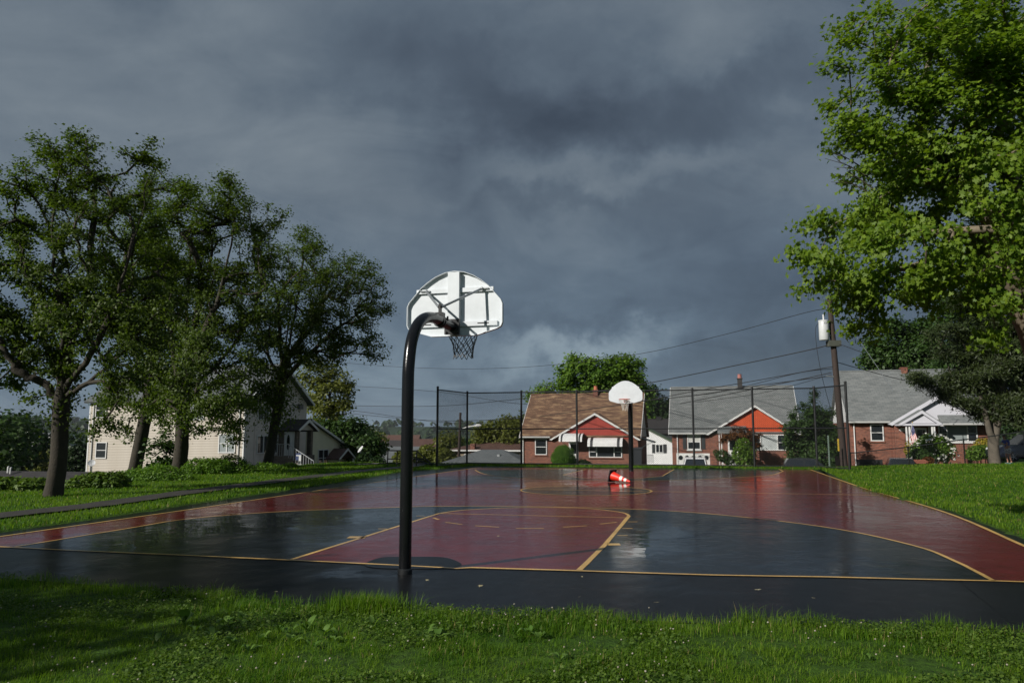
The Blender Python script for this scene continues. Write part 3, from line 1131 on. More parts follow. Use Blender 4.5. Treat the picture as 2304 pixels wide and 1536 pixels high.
tree('maple_tree', 'leaning tree behind the two nearer trunks, in front of the tan siding wall', t2, 0.27,
     px_lobes([(300, 500, 70), (360, 450, 80), (330, 620, 110), (420, 600, 90), (250, 740, 80), (380, 760, 100), (330, 860, 70, .6), (270, 880, 45), (400, 870, 50), (280, 925, 50, .6), (360, 915, 50, .6), (235, 900, 40, .7), (300, 970, 22)], 33, 1.2, 1.2),
     260, 30000, 0.118, lf_maple, limbs=[[tuple(PD(336, 880, 33 + 0)), tuple(PD(300, 780, 33 + 0.4)), tuple(PD(270, 690, 33 + 0.7)), tuple(PD(290, 540, 33 + 1))], [tuple(PD(340, 820, 33 + 0)), tuple(PD(370, 700, 33 + -0.6)), tuple(PD(380, 560, 33 + -1)), tuple(PD(360, 470, 33 + -1))], [tuple(PD(340, 820, 33 + 0)), tuple(PD(400, 720, 33 + 0.5)), tuple(PD(430, 620, 33 + 0.8))]], spread=0.34, fork=0.5)
t3 = trunk_px(404, 30, [(406, 1020), (410, 960), (412, 900), (425, 820), (440, 720), (455, 620)])
tree('maple_tree', 'dense leafy tree with straight trunk rising out of the junipers, ivy shoots on the trunk', t3, 0.26,
     px_lobes([(470, 440, 60), (430, 480, 60), (530, 450, 60), (580, 490, 55), (400, 540, 90), (500, 560, 110), (600, 560, 45), (340, 640, 90), (450, 690, 120), (570, 660, 90), (400, 800, 90, .8, -1), (500, 800, 100, .8),
               (350, 880, 60, .8), (470, 900, 80, .8, -1), (500, 960, 45, .8, -1), (410, 880, 50), (440, 930, 60, .7, -.5), (530, 920, 55, .7), (380, 930, 40, .7), (520, 985, 22)], 30, 1.2, 1.2),
     450, 55000, 0.110, lf_maple, limbs=[[tuple(PD(412, 900, 30 + 0)), tuple(PD(390, 800, 30 + 0.4)), tuple(PD(375, 680, 30 + 0.8)), tuple(PD(370, 560, 30 + 1))], [tuple(PD(412, 900, 30 + 0)), tuple(PD(450, 780, 30 + -0.6)), tuple(PD(500, 640, 30 + -1)), tuple(PD(530, 480, 30 + -1.2))], [tuple(PD(425, 820, 30 + 0)), tuple(PD(420, 680, 30 + 0.2)), tuple(PD(430, 540, 30 + 0.4)), tuple(PD(440, 450, 30 + 0.4))], [tuple(PD(415, 880, 30 + 0)), tuple(PD(490, 820, 30 + 0.6)), tuple(PD(560, 720, 30 + 1)), tuple(PD(600, 600, 30 + 1.1))], [tuple(PD(425, 820, 30 + 0)), tuple(PD(460, 660, 30 + 0.9)), tuple(PD(480, 520, 30 + 1.3)), tuple(PD(475, 430, 30 + 1.4))]], spread=0.30, fork=0.42, extra=around(t3[2:], 1800, 0.34))
t4 = trunk_px(602, 36.5, [(608, 1010), (618, 950), (628, 900), (634, 850), (645, 760), (655, 680)])
tree('maple_tree', 'open-crowned tree at the end of the row, ivy on its trunk, nearest the basketball post', t4, 0.225,
     px_lobes([(680, 545, 45), (690, 600, 70), (630, 620, 60), (740, 660, 80), (800, 600, 45), (830, 620, 42), (840, 690, 45), (780, 700, 80), (650, 720, 90), (720, 770, 70), (840, 770, 32), (600, 800, 70, .8),
               (580, 720, 60), (790, 770, 55), (550, 870, 55), (530, 900, 40, .8), (610, 880, 34), (870, 710, 16), (850, 800, 20)], 36.5, 1.2, 1.3),
     410, 41000, 0.116, lf_maple, limbs=[[tuple(PD(634, 860, 36.5 + 0)), tuple(PD(600, 780, 36.5 + 0.5)), tuple(PD(575, 700, 36.5 + 0.9))], [tuple(PD(634, 860, 36.5 + 0)), tuple(PD(690, 800, 36.5 + -0.6)), tuple(PD(760, 740, 36.5 + -1)), tuple(PD(830, 690, 36.5 + -1.2))], [tuple(PD(640, 820, 36.5 + 0)), tuple(PD(665, 700, 36.5 + 0.6)), tuple(PD(680, 600, 36.5 + 1)), tuple(PD(685, 540, 36.5 + 1))], [tuple(PD(640, 820, 36.5 + 0)), tuple(PD(700, 720, 36.5 + -1)), tuple(PD(760, 640, 36.5 + -1.4)), tuple(PD(800, 590, 36.5 + -1.5))], [tuple(PD(636, 850, 36.5 + 0)), tuple(PD(630, 760, 36.5 + -0.8)), tuple(PD(625, 660, 36.5 + -1.2))], [tuple(PD(638, 840, 36.5 + 0)), tuple(PD(720, 790, 36.5 + 0.8)), tuple(PD(790, 770, 36.5 + 1.2))]], spread=0.31, fork=0.40, extra=around(t4[2:5], 2400, 0.42))

# saplings against the tan wall
b = gp(372, 31)
tree('young_tree', 'slender bright sapling between the two trunks in front of the tan wall', [tuple(b), (b.x + .1, b.y, b.z + .8), (b.x, b.y, b.z + 1.7)], 0.04,
     px_lobes([(360, 1020, 36), (385, 985, 30), (345, 1060, 40)], 31, 1.0), 30, 1500, 0.16, lf_mid, spread=0.25)

# ------------------------------------------------------------------ the big tree leaning in from the right
t5 = [(10.9, 13.2, -0.1), (10.5, 13.1, 1.2), tuple(PD(2372, 860, 12.8)), tuple(PD(2318, 740, 12.6)), tuple(PD(2284, 650, 12.4)), tuple(PD(2256, 580, 12.2)), tuple(PD(2222, 480, 12.0)), tuple(PD(2180, 340, 11.6)), tuple(PD(2170, 200, 11.2))]
tree('plane_tree', 'large bright green tree leaning in over the lawn beside the grey roofed house', t5, 0.185,
     px_lobes([(2080, 120, 150, 1, -.5), (1960, 90, 70), (1910, 60, 35), (2200, 60, 170, 1, -1), (2290, 250, 170, 1, -1), (2010, 260, 130), (1930, 330, 70), (2130, 300, 160, 1, -1), (1900, 150, 36), (1870, 240, 18),
               (2200, 450, 160), (2040, 430, 130), (1960, 460, 80), (1870, 470, 40), (1850, 530, 50), (1830, 600, 44), (1930, 590, 90), (2040, 580, 110), (2150, 600, 100), (1900, 660, 55), (1820, 590, 40), (1850, 640, 44), (1990, 670, 60), (2080, 660, 60),
               (2260, 580, 100), (1950, 730, 36), (2120, 690, 40), (2250, 700, 60), (2230, 745, 34), (2270, 430, 90, 1, -1.2), (2300, 540, 90, 1, -1.0), (2280, 120, 100, 1, -1.2), (2380, 420, 160), (2400, 160, 190), (2420, 640, 120)], 12.0, 1.1, 1.0),
     680, 74000, 0.084, lf_right, bark_pale, spread=0.19, shape='maple', fork=0.40, flat=0.35, step=0.3)
# a few bare dead twigs at its left edge
tw = MB()
for (a, b_) in (((1960, 390), (1880, 342)), ((1955, 400), (1885, 362)), ((1950, 430), (1890, 405)), ((1965, 425), (1905, 385))):
    p = PD(*a, 12.0)
    q = PD(*b_, 12.0)
    mid = p.lerp(q, 0.5) + Vector((0, 0.05, 0.05))
    tw.tube([p, mid, q], [0.012, 0.008, 0.004], 5)
    for k in range(3):
        s0 = p.lerp(q, random.uniform(0.3, 0.9))
        tw.tube([s0, s0 + Vector((random.uniform(-.3, -.1), random.uniform(-.1, .1), random.uniform(-.12, .16)))], [0.006, 0.003], 4)
plane = [o for o in COL.objects if o.name.startswith('plane_tree')][0]
tw_o = tw.build('dead_twig', bark)
tw_o.parent = plane
tw_o.location = -plane.location
tw_o['label'] = 'bare dead twigs at the edge of the crown'

# ------------------------------------------------------------------ conifer in front of the third house
t6 = trunk_px(2236, 41.5, [(2236, 1000), (2244, 940), (2252, 880), (2255, 800), (2258, 720), (2262, 640)])
pine = tree('cedar_tree', 'dark brownish conifer with a forked trunk on the lawn in front of the third house', t6, 0.27,
            px_lobes([(2070, 853, 30, .45), (2120, 866, 40, .45), (2170, 850, 45, .5), (2060, 846, 18, .5), (2190, 740, 60, .6), (2140, 800, 40, .5), (2260, 700, 80, .7), (2300, 780, 80, .7), (2230, 800, 70, .6), (2180, 890, 55, .5), (2140, 900, 30, .4),
                      (2270, 880, 70, .6), (2330, 900, 80, .6), (2220, 930, 40, .5), (2290, 640, 70, .7), (2240, 640, 60, .7), (2200, 850, 60, .6), (2250, 920, 50, .6), (2300, 940, 50, .5), (2160, 860, 40, .6), (2350, 720, 90, .8), (2380, 830, 80, .7), (2120, 745, 34, .5), (2175, 680, 45, .6)], 41.5, 1.1, 1.2),
            300, 110000, 0.22, lf_pine, M('cedar_bark', (0.10, 0.085, 0.065), 0.9, 0.35, 4, 0.5, 18), spread=0.40, shape='needle', fork=0.35, sq=(1.2, 1.2, 0.5), along=0.4, width=0.55, fill=0.25)
k2 = MB()
q0 = PD(2240, 1000, 41.4)
k2.tube([q0, PD(2226, 970, 41.3), PD(2218, 935, 41.2), PD(2205, 890, 41.2)], [0.20, 0.16, 0.13, 0.09], 10)
k2o = k2.build('limb', MATS['cedar_bark'], pine, smooth=True)
k2o.location = -pine.location

# ------------------------------------------------------------------ trees behind the houses
def bg_tree(name, label, base, D, lobes, n_att, n_leaf, size, mat, tr=0.25, depth=1.0, group=None, spread=None, shape='quad', dj=0.8, bmat=None, **kw):
    b = gp(base[0], D, -0.3)
    top = PD(base[0], base[1], D)
    t = [tuple(b), tuple(b.lerp(top, 0.4)), tuple(b.lerp(top, 0.75)), tuple(top)]
    return tree(name, label, t, tr, px_lobes(lobes, D, depth, dj), n_att, n_leaf, size, mat, bmat, spread=spread or 0.5 * D / 60, shape=shape, group=group, **kw)


bg_tree('leafy_tree', 'bright green round tree rising behind the brown roof and far backboard', (1350, 850), 82,
        [(1350, 845, 45), (1405, 835, 45), (1300, 830, 38), (1275, 860, 28), (1330, 880, 50), (1420, 880, 38), (1390, 870, 50), (1440, 910, 30)], 110, 15000, 0.36, lf_bright, fill=0.3)
bg_tree('leafy_tree', 'small bright tree top showing above the left end of the brown roof', (1228, 890), 84, [(1225, 885, 22), (1240, 872, 12), (1200, 893, 15)], 24, 1600, 0.34, lf_bright)
bg_tree('evergreen_tree', 'tall dark green tree between the brown roofed and grey roofed houses', (1470, 880), 128,
        [(1455, 890, 32), (1480, 920, 36), (1470, 950, 40), (1500, 930, 26), (1440, 930, 34), (1500, 960, 30)], 80, 9000, 0.50, lf_dark, fill=0.4)
bg_tree('leafy_tree', 'blue green tree crown behind the left part of the third roof', (2030, 780), 80,
        [(2035, 775, 42), (2010, 740, 22), (2070, 760, 40), (1990, 800, 42), (2050, 820, 50), (1965, 815, 28), (2085, 800, 45), (2068, 735, 22)], 110, 13000, 0.38, lf_mid, fill=0.35)
bg_tree('leafy_tree', 'taller deep green tree behind the conifer and the third house', (2180, 740), 72,
        [(2140, 760, 60), (2190, 710, 70), (2130, 700, 45), (2240, 740, 70), (2170, 800, 60), (2290, 700, 70), (2300, 820, 60), (2260, 830, 60)], 120, 14000, 0.38, lf_mid, fill=0.35)
bg_tree('leafy_tree', 'hedge-like green tree beside the driveway at the right edge', (2290, 940), 66,
        [(2270, 930, 28), (2300, 920, 30), (2330, 940, 40), (2290, 970, 30), (2260, 965, 20)], 50, 5000, 0.26, lf_dark, fill=0.4)
bg_tree('willow_tree', 'pale yellow-green open tree behind the tan house', (742, 850), 80,
        [(725, 845, 40), (760, 850, 36), (700, 880, 40), (745, 890, 50), (770, 890, 30), (720, 920, 36), (760, 930, 28), (690, 840, 25), (785, 905, 16)], 160, 6000, 0.34, lf_olive, tr=0.14, spread=0.55)
bg_tree('leafy_tree', 'dense green tree just beyond the slanted cream roof', (790, 965), 76,
        [(765, 970, 28), (800, 975, 36), (825, 1000, 34), (780, 1000, 34), (850, 1010, 22), (740, 965, 22)], 70, 7000, 0.34, lf_mid, fill=0.4)
bg_tree('leafy_tree', 'yellow-green bushy tree behind the left bays of the tall fence', (1130, 950), 86,
        [(1140, 955, 24), (1165, 960, 26), (1110, 968, 26), (1090, 985, 24), (1150, 985, 30), (1185, 950, 20), (1075, 995, 14)], 70, 7500, 0.32, lf_olive, fill=0.4)

# plants in front of the second and third house
bg_tree('holly_tree', 'dark dense shrubby tree between the second house and the utility pole', (1830, 920), 52,
        [(1830, 915, 20), (1815, 940, 34), (1845, 945, 32), (1800, 965, 34), (1850, 975, 36), (1815, 1000, 46), (1870, 995, 30), (1785, 985, 22), (1850, 1020, 34), (1800, 1025, 30), (1775, 1000, 14), (1790, 935, 12, .5), (1768, 965, 10, .6), (1862, 925, 14), (1835, 890, 10)], 130, 13000, 0.16, lf_mid, tr=0.12, spread=0.24, fill=0.12, dj=0.9)
bg_tree('small_maple', 'small spreading tree with russet top over the second front door', (1662, 985), 55.5,
        [(1662, 972, 20, .5), (1640, 985, 16, .5), (1690, 978, 18, .5), (1675, 985, 18, .5), (1700, 1000, 12, .6), (1628, 995, 10, .6)], 50, 2600, 0.14, lf_red, tr=0.05, spread=0.2, dj=0.4)


# ------------------------------------------------------------------ shrubs
def shrub(name, label, lobes, D, n, size, mat, shape='quad', group=None, cat='shrub', extra=None, flat=0.5, depth=1.0, width=0.62):
    """low dense shrub: short stems fanning from one foot, leaf sprays over a lumpy outline"""
    L = px_lobes(lobes, D, depth)
    cx = sum(l[0] for l in L) / len(L)
    cy = sum(l[1] for l in L) / len(L)
    zb = T1(cx, cy)
    root = empty(name, (cx, cy, zb), label, cat, group)
    b = np.array((cx, cy, zb))
    vol = np.array([l[3] * l[4] for l in L])
    P_, O_ = [], []
    for l, c in zip(L, (vol / vol.sum() * n).astype(int)):
        dv = unit(rng.normal(size=(c, 3)))
        lump = 1 + 0.20 * np.array([mnoise.noise(Vector(q) * 2.6 + Vector(l[:3])) for q in dv])[:, None]
        r = rng.uniform(0.45, 1.04, size=(c, 1)) ** 0.45
        P_.append(np.array(l[:3]) + dv * r * lump * np.array(l[3:6]))
        O_.append(dv)
    P_ = np.concatenate(P_)
    O_ = np.concatenate(O_)
    keep = P_[:, 2] > zb - 0.05
    P_, O_ = P_[keep], O_[keep]
    V, Fq, tn = leaves(P_ - b, size, shape, O_, flat, width)
    link(bpy.data.objects.new('foliage', fast_mesh('foliage', V, [Fq], tn, mat)), root)
    st = MB()
    for l in L:
        for k in range(3):
            e = Vector((l[0] + random.uniform(-.6, .6) * l[3], l[1] + random.uniform(-.6, .6) * l[4], l[2] + random.uniform(-.3, .3) * l[5]))
            p0 = Vector((cx, cy, zb - 0.05)).lerp(Vector((l[0], l[1], zb - 0.05)), 0.6)
            st.tube([p0 - Vector(b), p0.lerp(e, 0.5) - Vector(b) + Vector((0, 0, .05)), e - Vector(b)], [0.02, 0.014, 0.006], 5)
    st.build('stems', bark, root, kind='stuff')
    if extra:
        em, en, es, ex = extra
        k = rng.choice(len(P_), en)
        Pe = P_[k] + O_[k] * 0.16 - np.array((0, 0.10, 0))
        if ex is not None:
            sel = ex(Pe)
            Pe = Pe[sel]
        V, Fq, tn = leaves(Pe - b, es, 'quad', O_[k][sel] * 1.5 if ex is not None else None, 0.4, 0.9)
        fo = link(bpy.data.objects.new('flowers', fast_mesh('flowers', V, [Fq], tn, em)), root)
        fo['kind'] = 'stuff'
    return root


shrub('juniper', 'low leafy mound of ground cover at the far left, left of the thick trunk', [(20, 1098, 46, .55), (75, 1100, 46, .55), (-40, 1095, 50, .6)], 21.5, 3200, 0.13, lf_ivy)
shrub('juniper', 'leafy vine-covered mound just right of the thick trunk', [(185, 1095, 36, .7), (215, 1085, 34, .7), (250, 1088, 40, .7), (160, 1108, 22, .7)], 22.5, 3600, 0.12, lf_ivy)
shrub('juniper', 'wide flat juniper under the leaning tree and the ivy trunk', [(310, 1085, 52, .6), (360, 1082, 60, .6), (410, 1090, 40, .6), (275, 1098, 34, .6)], 26, 12000, 0.12, lf_juniper, 'needle', flat=0.2, width=0.85)
shrub('juniper', 'rounded juniper right of the ivy trunk, against the tan siding', [(450, 1064, 42, .8), (480, 1058, 36, .8), (430, 1072, 30, .8)], 30, 8000, 0.13, lf_juniper, 'needle', flat=0.2, width=0.85)
shrub('juniper', 'tallest juniper mound, beside the corner of the tan house', [(520, 1052, 34, .9), (500, 1066, 40, .8), (545, 1066, 34, .8), (560, 1072, 26, .7)], 31.5, 9000, 0.13, lf_juniper, 'needle', flat=0.2, width=0.85)
shrub('juniper', 'low juniper cushion at the foot of the last tree in the row', [(595, 1058, 24, .7), (620, 1062, 28, .6), (575, 1064, 18, .7)], 34, 5000, 0.13, lf_juniper, 'needle', flat=0.2, width=0.85)
shrub('juniper', 'small juniper cushion next to the steps sign', [(652, 1056, 22, .6), (668, 1058, 14, .6), (636, 1058, 14, .6)], 35.5, 3000, 0.13, lf_juniper, 'needle', flat=0.2, width=0.85)
shrub('yew_bush', 'smooth cone-shaped bright green bush by the door of the brown roofed house', [(1268, 1028, 25, .95), (1266, 1018, 18, 1.0), (1258, 1034, 18, .9), (1284, 1036, 14, .8)], 59.6, 20000, 0.10, lf_yew, 'needle', cat='bush', width=0.9, flat=0.1)
shrub('shrub', 'light green leafy shrub in front of the second house door', [(1672, 1003, 18), (1668, 1020, 22), (1684, 1018, 18), (1676, 1034, 22)], 53.5, 2600, 0.15, lf_bright)
shrub('shrub', 'low straggly shrub left of the second house door', [(1625, 1025, 15, .9), (1640, 1034, 14, .8), (1612, 1018, 8, .8)], 54.2, 1300, 0.14, lf_mid)
shrub('flowering_shrub', 'round shrub covered in white blossom in front of the third house', [(2095, 1008, 36, .85), (2120, 1012, 28, .9), (2072, 1014, 26, .8)], 51.5, 5200, 0.15, lf_bright,
      extra=(lf_flower, 420, 0.19, lambda P: (np.sin(P[:, 0] * 3.1) + np.cos(P[:, 2] * 4.2) > -0.2)))
shrub('shrub', 'clipped deep green shrub below the flag', [(2068, 1026, 24, .75), (2086, 1030, 18, .7)], 49.5, 3000, 0.12, lf_mid)
shrub('shrub', 'small russet shrub at the foot of the white blossom shrub', [(2088, 1036, 13, .7), (2080, 1040, 9, .7)], 48.5, 700, 0.12, lf_red)
shrub('shrub', 'yellow-leaved shrub peeking over the green one beside the conifer', [(2212, 999, 18, .8), (2226, 1005, 16, .9)], 52.5, 1500, 0.13, lf_yellow)
shrub('shrub', 'bright green shrub left of the conifer trunk', [(2196, 1018, 20, .85), (2212, 1016, 18, .9), (2186, 1026, 12, .8)], 51, 2200, 0.15, lf_bright)
shrub('shrub', 'spindly yellow flowering shrub by the flag', [(2042, 1000, 5, 1.6), (2040, 1013, 6, 1.6)], 50.5, 260, 0.12, lf_yellow)
shrub('shrub', 'dark bush at the foot of the cream house roof corner', [(820, 1036, 20, .9), (845, 1042, 22, .7), (808, 1042, 14, .7)], 62, 2200, 0.22, lf_dark)
shrub('shrub', 'small dark bush under the wide window of the brown roofed house', [(1312, 1040, 10, .7), (1322, 1042, 8, .6)], 59.6, 500, 0.13, lf_dark)
for i, (px, py, r, D) in enumerate(((905, 1032, 22, 74), (940, 1036, 24, 72), (1000, 1030, 26, 78), (960, 1020, 22, 84), (1020, 1018, 20, 88))):
    shrub('shrub', 'autumn-tinted scrub beyond the tall fence', [(px, py, r, .9), (px + r * .8, py + 6, r * .7, .9)], D, 1300, 0.30, lf_olive, group='scrub beyond the fence on the left')

# ------------------------------------------------------------------ valley: trees, then woods
def simple_crown_mesh(n, R, H, size, mat):
    L = [(0, 0, H * 0.62, R, R, H * 0.40)] + [(random.uniform(-.5, .5) * R, random.uniform(-.5, .5) * R, H * random.uniform(.4, .75), R * .55, R * .55, H * .22) for _ in range(5)]
    Pn = sample_lobes(L, n)
    out = unit(Pn - np.array((0, 0, H * .55)))
    V, Fq, tn = leaves(Pn, size, 'quad', out, 0.5, 0.8)
    return fast_mesh('crown', V, [Fq], tn, mat)


proto = []
for mt in (lf_mid, lf_dark, lf_olive, lf_mid):
    R, H = random.uniform(3.0, 4.0), random.uniform(8.0, 10.5)
    cm = simple_crown_mesh(2200, R, H, 0.55, mt)
    mb = MB().tube([(0, 0, -0.5), (0.05, 0, H * .3), (0, 0.05, H * .6)], [0.28, 0.2, 0.12], 7)
    tm_o = mb.build('trunk', bark)
    proto.append((cm, tm_o.data))
    bpy.data.objects.remove(tm_o)
VALLEY = [(20, 120), (60, 105), (110, 130), (5, 90), (150, 140), (180, 118), (835, 112), (935, 160), (880, 190), (990, 170), (1010, 115), (1045, 140), (1075, 180), (1030, 210), (850, 230), (915, 230),
          (1095, 130), (700, 150), (740, 170), (660, 160), (780, 130), (1000, 260), (955, 280), (1060, 250), (1120, 190), (820, 165), (1165, 170), (30, 170), (90, 190), (140, 220), (-40, 110), (1560, 150), (1860, 120), (1900, 130), (1830, 140), (1480, 130)]
for i, (px, D) in enumerate(VALLEY):
    p = gp(px, D)
    o = empty('leafy_tree', p, ('plain green', 'dark green', 'olive yellowish', 'mid green')[i % 4] + ' round tree in the wooded valley beyond the houses', 'tree', 'trees in the valley beyond the houses', random.uniform(0, 6.28))
    s = random.uniform(0.8, 1.25) * (1.0 if px > 500 else 0.9)
    if 800 < px < 1200 and D < 240:
        s *= 0.62
    o.scale = (s, s, s * random.uniform(0.85, 1.1))
    cm, tm = proto[i % 4]
    link(bpy.data.objects.new('trunk', tm), o)
    link(bpy.data.objects.new('crown', cm), o)


def woods():
    Vs, Fs, Ts = [], [], []
    k = 0
    n = 0
    while n < 2600:
        D = 240 * (2900 / 240) ** rng.uniform()
        x = rng.uniform(-0.82, 0.55) * D
        z = T1(x, D)
        # leave clearings for roofs and yards
        if mnoise.noise(Vector((x * 0.006, D * 0.006, 2.2))) > 0.30 and D < 900:
            continue
        n += 1
        R = rng.uniform(4.0, 7.0) * (1 + D / 2500)
        Hh = R * rng.uniform(1.1, 1.7)
        m = 46 if D < 700 else 22
        dv = unit(rng.normal(size=(m, 3)))
        dv[:, 2] = np.abs(dv[:, 2]) * 1.0 - 0.15
        P_ = np.array((x, D, z + Hh * 0.45)) + dv * np.array((R, R, Hh * 0.7)) * rng.uniform(0.75, 1.0, size=(m, 1))
        V, Fq, tn = leaves(P_, R * 0.75 if D < 700 else R * 1.1, 'quad', dv * 2, 0.4, 0.9)
        Vs.append(V)
        Fs.append(Fq + k)
        Ts.append(np.clip(tn * 0.6 + rng.uniform(-0.1, 0.4), 0, 1))
        k += len(V)
    me = fast_mesh('distant_woods', np.concatenate(Vs), [np.concatenate(Fs)], np.concatenate(Ts), lf_dark)
    o = bpy.data.objects.new('distant_woods', me)
    link(o)
    tag(o, 'far wooded slopes fading towards the horizon', 'woods', kind='stuff')


woods()

# ------------------------------------------------------------------ grass
lf_grass = leaf_mat('grass_blade', (0.032, 0.112, 0.006), (0.205, 0.325, 0.024), 0.50, 0.5)
lf_grass.node_tree.nodes['Principled BSDF'].inputs['Specular IOR Level'].default_value = 0.2
_m = NT(lf_grass.node_tree)
for _l in list(_m.l):            # the last few per cent of the tint range are straw-coloured dead blades
    if _l.to_socket.name == 'Base Color':
        _src = _l.from_socket
        _at = [n for n in _m.n if n.type == 'ATTRIBUTE'][0]
        _dead = _m.rng(_at.outputs['Fac'], 0.88, 0.95)
        _c = _m.mix(_dead, _src, (0.34, 0.27, 0.11))
        _m.l.new(_c, _l.to_socket)



def blades(name, X, Y, h, wd, label, lean=0.45):
    N = len(X)
    z = terrain(X, Y) - 0.01
    a = rng.uniform(0, 2 * math.pi, N)
    dr = np.stack([np.cos(a), np.sin(a), np.zeros(N)], 1)
    sd = np.stack([-np.sin(a), np.cos(a), np.zeros(N)], 1)
    # turn most blades broadside enough to be seen from several sides
    ln_ = np.abs(rng.normal(0, lean, N))[:, None] * h[:, None]
    b = np.stack([X, Y, z], 1)
    up = np.array([0, 0, 1.0])
    w2 = wd[:, None] * 0.5
    m = b + up * h[:, None] * 0.55 + dr * ln_ * 0.30
    t = b + up * h[:, None] * (1.0 - 0.25 * np.minimum(ln_ / h[:, None], 1.4)) + dr * ln_
    V = np.stack([b - sd * w2, b + sd * w2, m + sd * w2 * 0.8, m - sd * w2 * 0.8, t], 1).reshape(-1, 3)
    k = np.arange(N)[:, None] * 5
    Fq = k + np.array([[0, 1, 2, 3]])
    Ft = k + np.array([[3, 2, 4]])
    cl = np.array([mnoise.noise(Vector((x * 0.55, y * 0.55, 0.3))) for x, y in zip(X, Y)])
    tn = np.clip(rng.normal(0.42, 0.2, N) + cl * 0.35, 0, 1)
    cb = np.array([mnoise.noise(Vector((x * 2.3, y * 2.3, 7.7))) for x, y in zip(X[::1], Y)]) if N < 320000 else 0
    tn = np.clip(tn + 0.28 * cb, 0, 0.86)
    dry = rng.uniform(size=N) < 0.035
    tn[dry] = 1.0
    me = fast_mesh(name, V, [Fq, Ft], np.concatenate([tn, tn]), lf_grass)
    o = bpy.data.objects.new(name, me)
    link(o)
    return tag(o, label, 'grass', kind='stuff')


def lawn_pts(n, d0, d1, margin=0.80, pw=0.5):
    D = d0 * (d1 / d0) ** (rng.uniform(size=n) ** pw)
    x = rng.uniform(-margin, margin, n) * D
    keep = ~in_poly(x, D, ASw)
    x, D = x[keep], D[keep]
    u, w = UW(x, D)
    pd_ = np.min(np.hypot(u[:, None] - PATH_D[None, :, 0], w[:, None] - PATH_D[None, :, 1]), axis=1)
    keep = (pd_ > 0.40 + 0.2 * rng.uniform(size=len(x))) & ((w < 34) | ((u > 12) & (w < 37)))
    return x[keep], D[keep]


def edge_dist(x, y):
    """distance to the asphalt outline"""
    best = np.full(len(x), 1e9)
    for i in range(len(ASw)):
        a = ASw[i]
        b = ASw[(i + 1) % len(ASw)]
        ab = b - a
        t = np.clip(((x - a[0]) * ab[0] + (y - a[1]) * ab[1]) / (ab @ ab), 0, 1)
        best = np.minimum(best, np.hypot(x - a[0] - ab[0] * t, y - a[1] - ab[1] * t))
    return best


def nz2(x, y, s, o):
    return np.array([mnoise.noise(Vector((a * s, b * s, o))) for a, b in zip(x, y)])


gx, gy = lawn_pts(300000, 4.2, 9.5, 0.86, 0.9)
cl = nz2(gx, gy, 1.6, 4.0)
c2 = nz2(gx, gy, 4.5, 11.0)
keep = rng.uniform(size=len(gx)) < 0.62 + 0.55 * cl + 0.75 * c2
gx, gy, cl, c2 = gx[keep], gy[keep], cl[keep], c2[keep]
ed = edge_dist(gx, gy)
hh = rng.uniform(0.022, 0.070, len(gx)) * (1 + 0.8 * np.maximum(cl, -0.5)) * (1 + 0.6 * c2) * (1 + 0.7 * np.exp(-ed / 0.18))
blades('grass', gx, gy, hh, rng.uniform(0.0022, 0.0050, len(gx)), 'wet mown grass at the near edge of the court', 0.95)
# longer tufts that the mower misses
tc_ = [G(px, py, 0.03) for px, py in ((820, 1372), (850, 1376), (790, 1372), (300, 1336), (200, 1330), (960, 1392), (1010, 1398), (1060, 1400), (1220, 1412), (1340, 1416), (1480, 1420), (1620, 1424), (1900, 1432), (60, 1320), (560, 1368), (2100, 1440), (1120, 1420), (700, 1380))]
TXs, TYs, THs = [], [], []
for i, q in enumerate(tc_):
    n = 700 if i < 3 else 260
    c = C(*q)
    r_ = 0.16 if i < 3 else 0.20
    x = c.x + rng.normal(size=n) * r_
    y = c.y + rng.normal(size=n) * 0.09
    TXs.append(x)
    TYs.append(y)
    THs.append(rng.uniform(0.06, 0.20 if i < 3 else 0.11, n))
TXs, TYs, THs = map(np.concatenate, (TXs, TYs, THs))
k_ = ~in_poly(TXs, TYs, ASw)
blades('grass', TXs[k_], TYs[k_], THs[k_], rng.uniform(0.003, 0.006, k_.sum()), 'long uncut tufts along the near asphalt edge', 0.45)
gx, gy = lawn_pts(330000, 8.8, 46, 0.74, 0.62)
ed = edge_dist(gx, gy)
D_ = gy
hh = rng.uniform(0.03, 0.085, len(gx)) * (1 + 0.5 * np.exp(-ed / 0.25)) * np.clip(0.75 + D_ / 60, 0.75, 1.35)
blades('grass', gx, gy, hh, rng.uniform(0.005, 0.011, len(gx)) * (0.5 + D_ / 14), 'lawn on both sides of the court', 0.55)

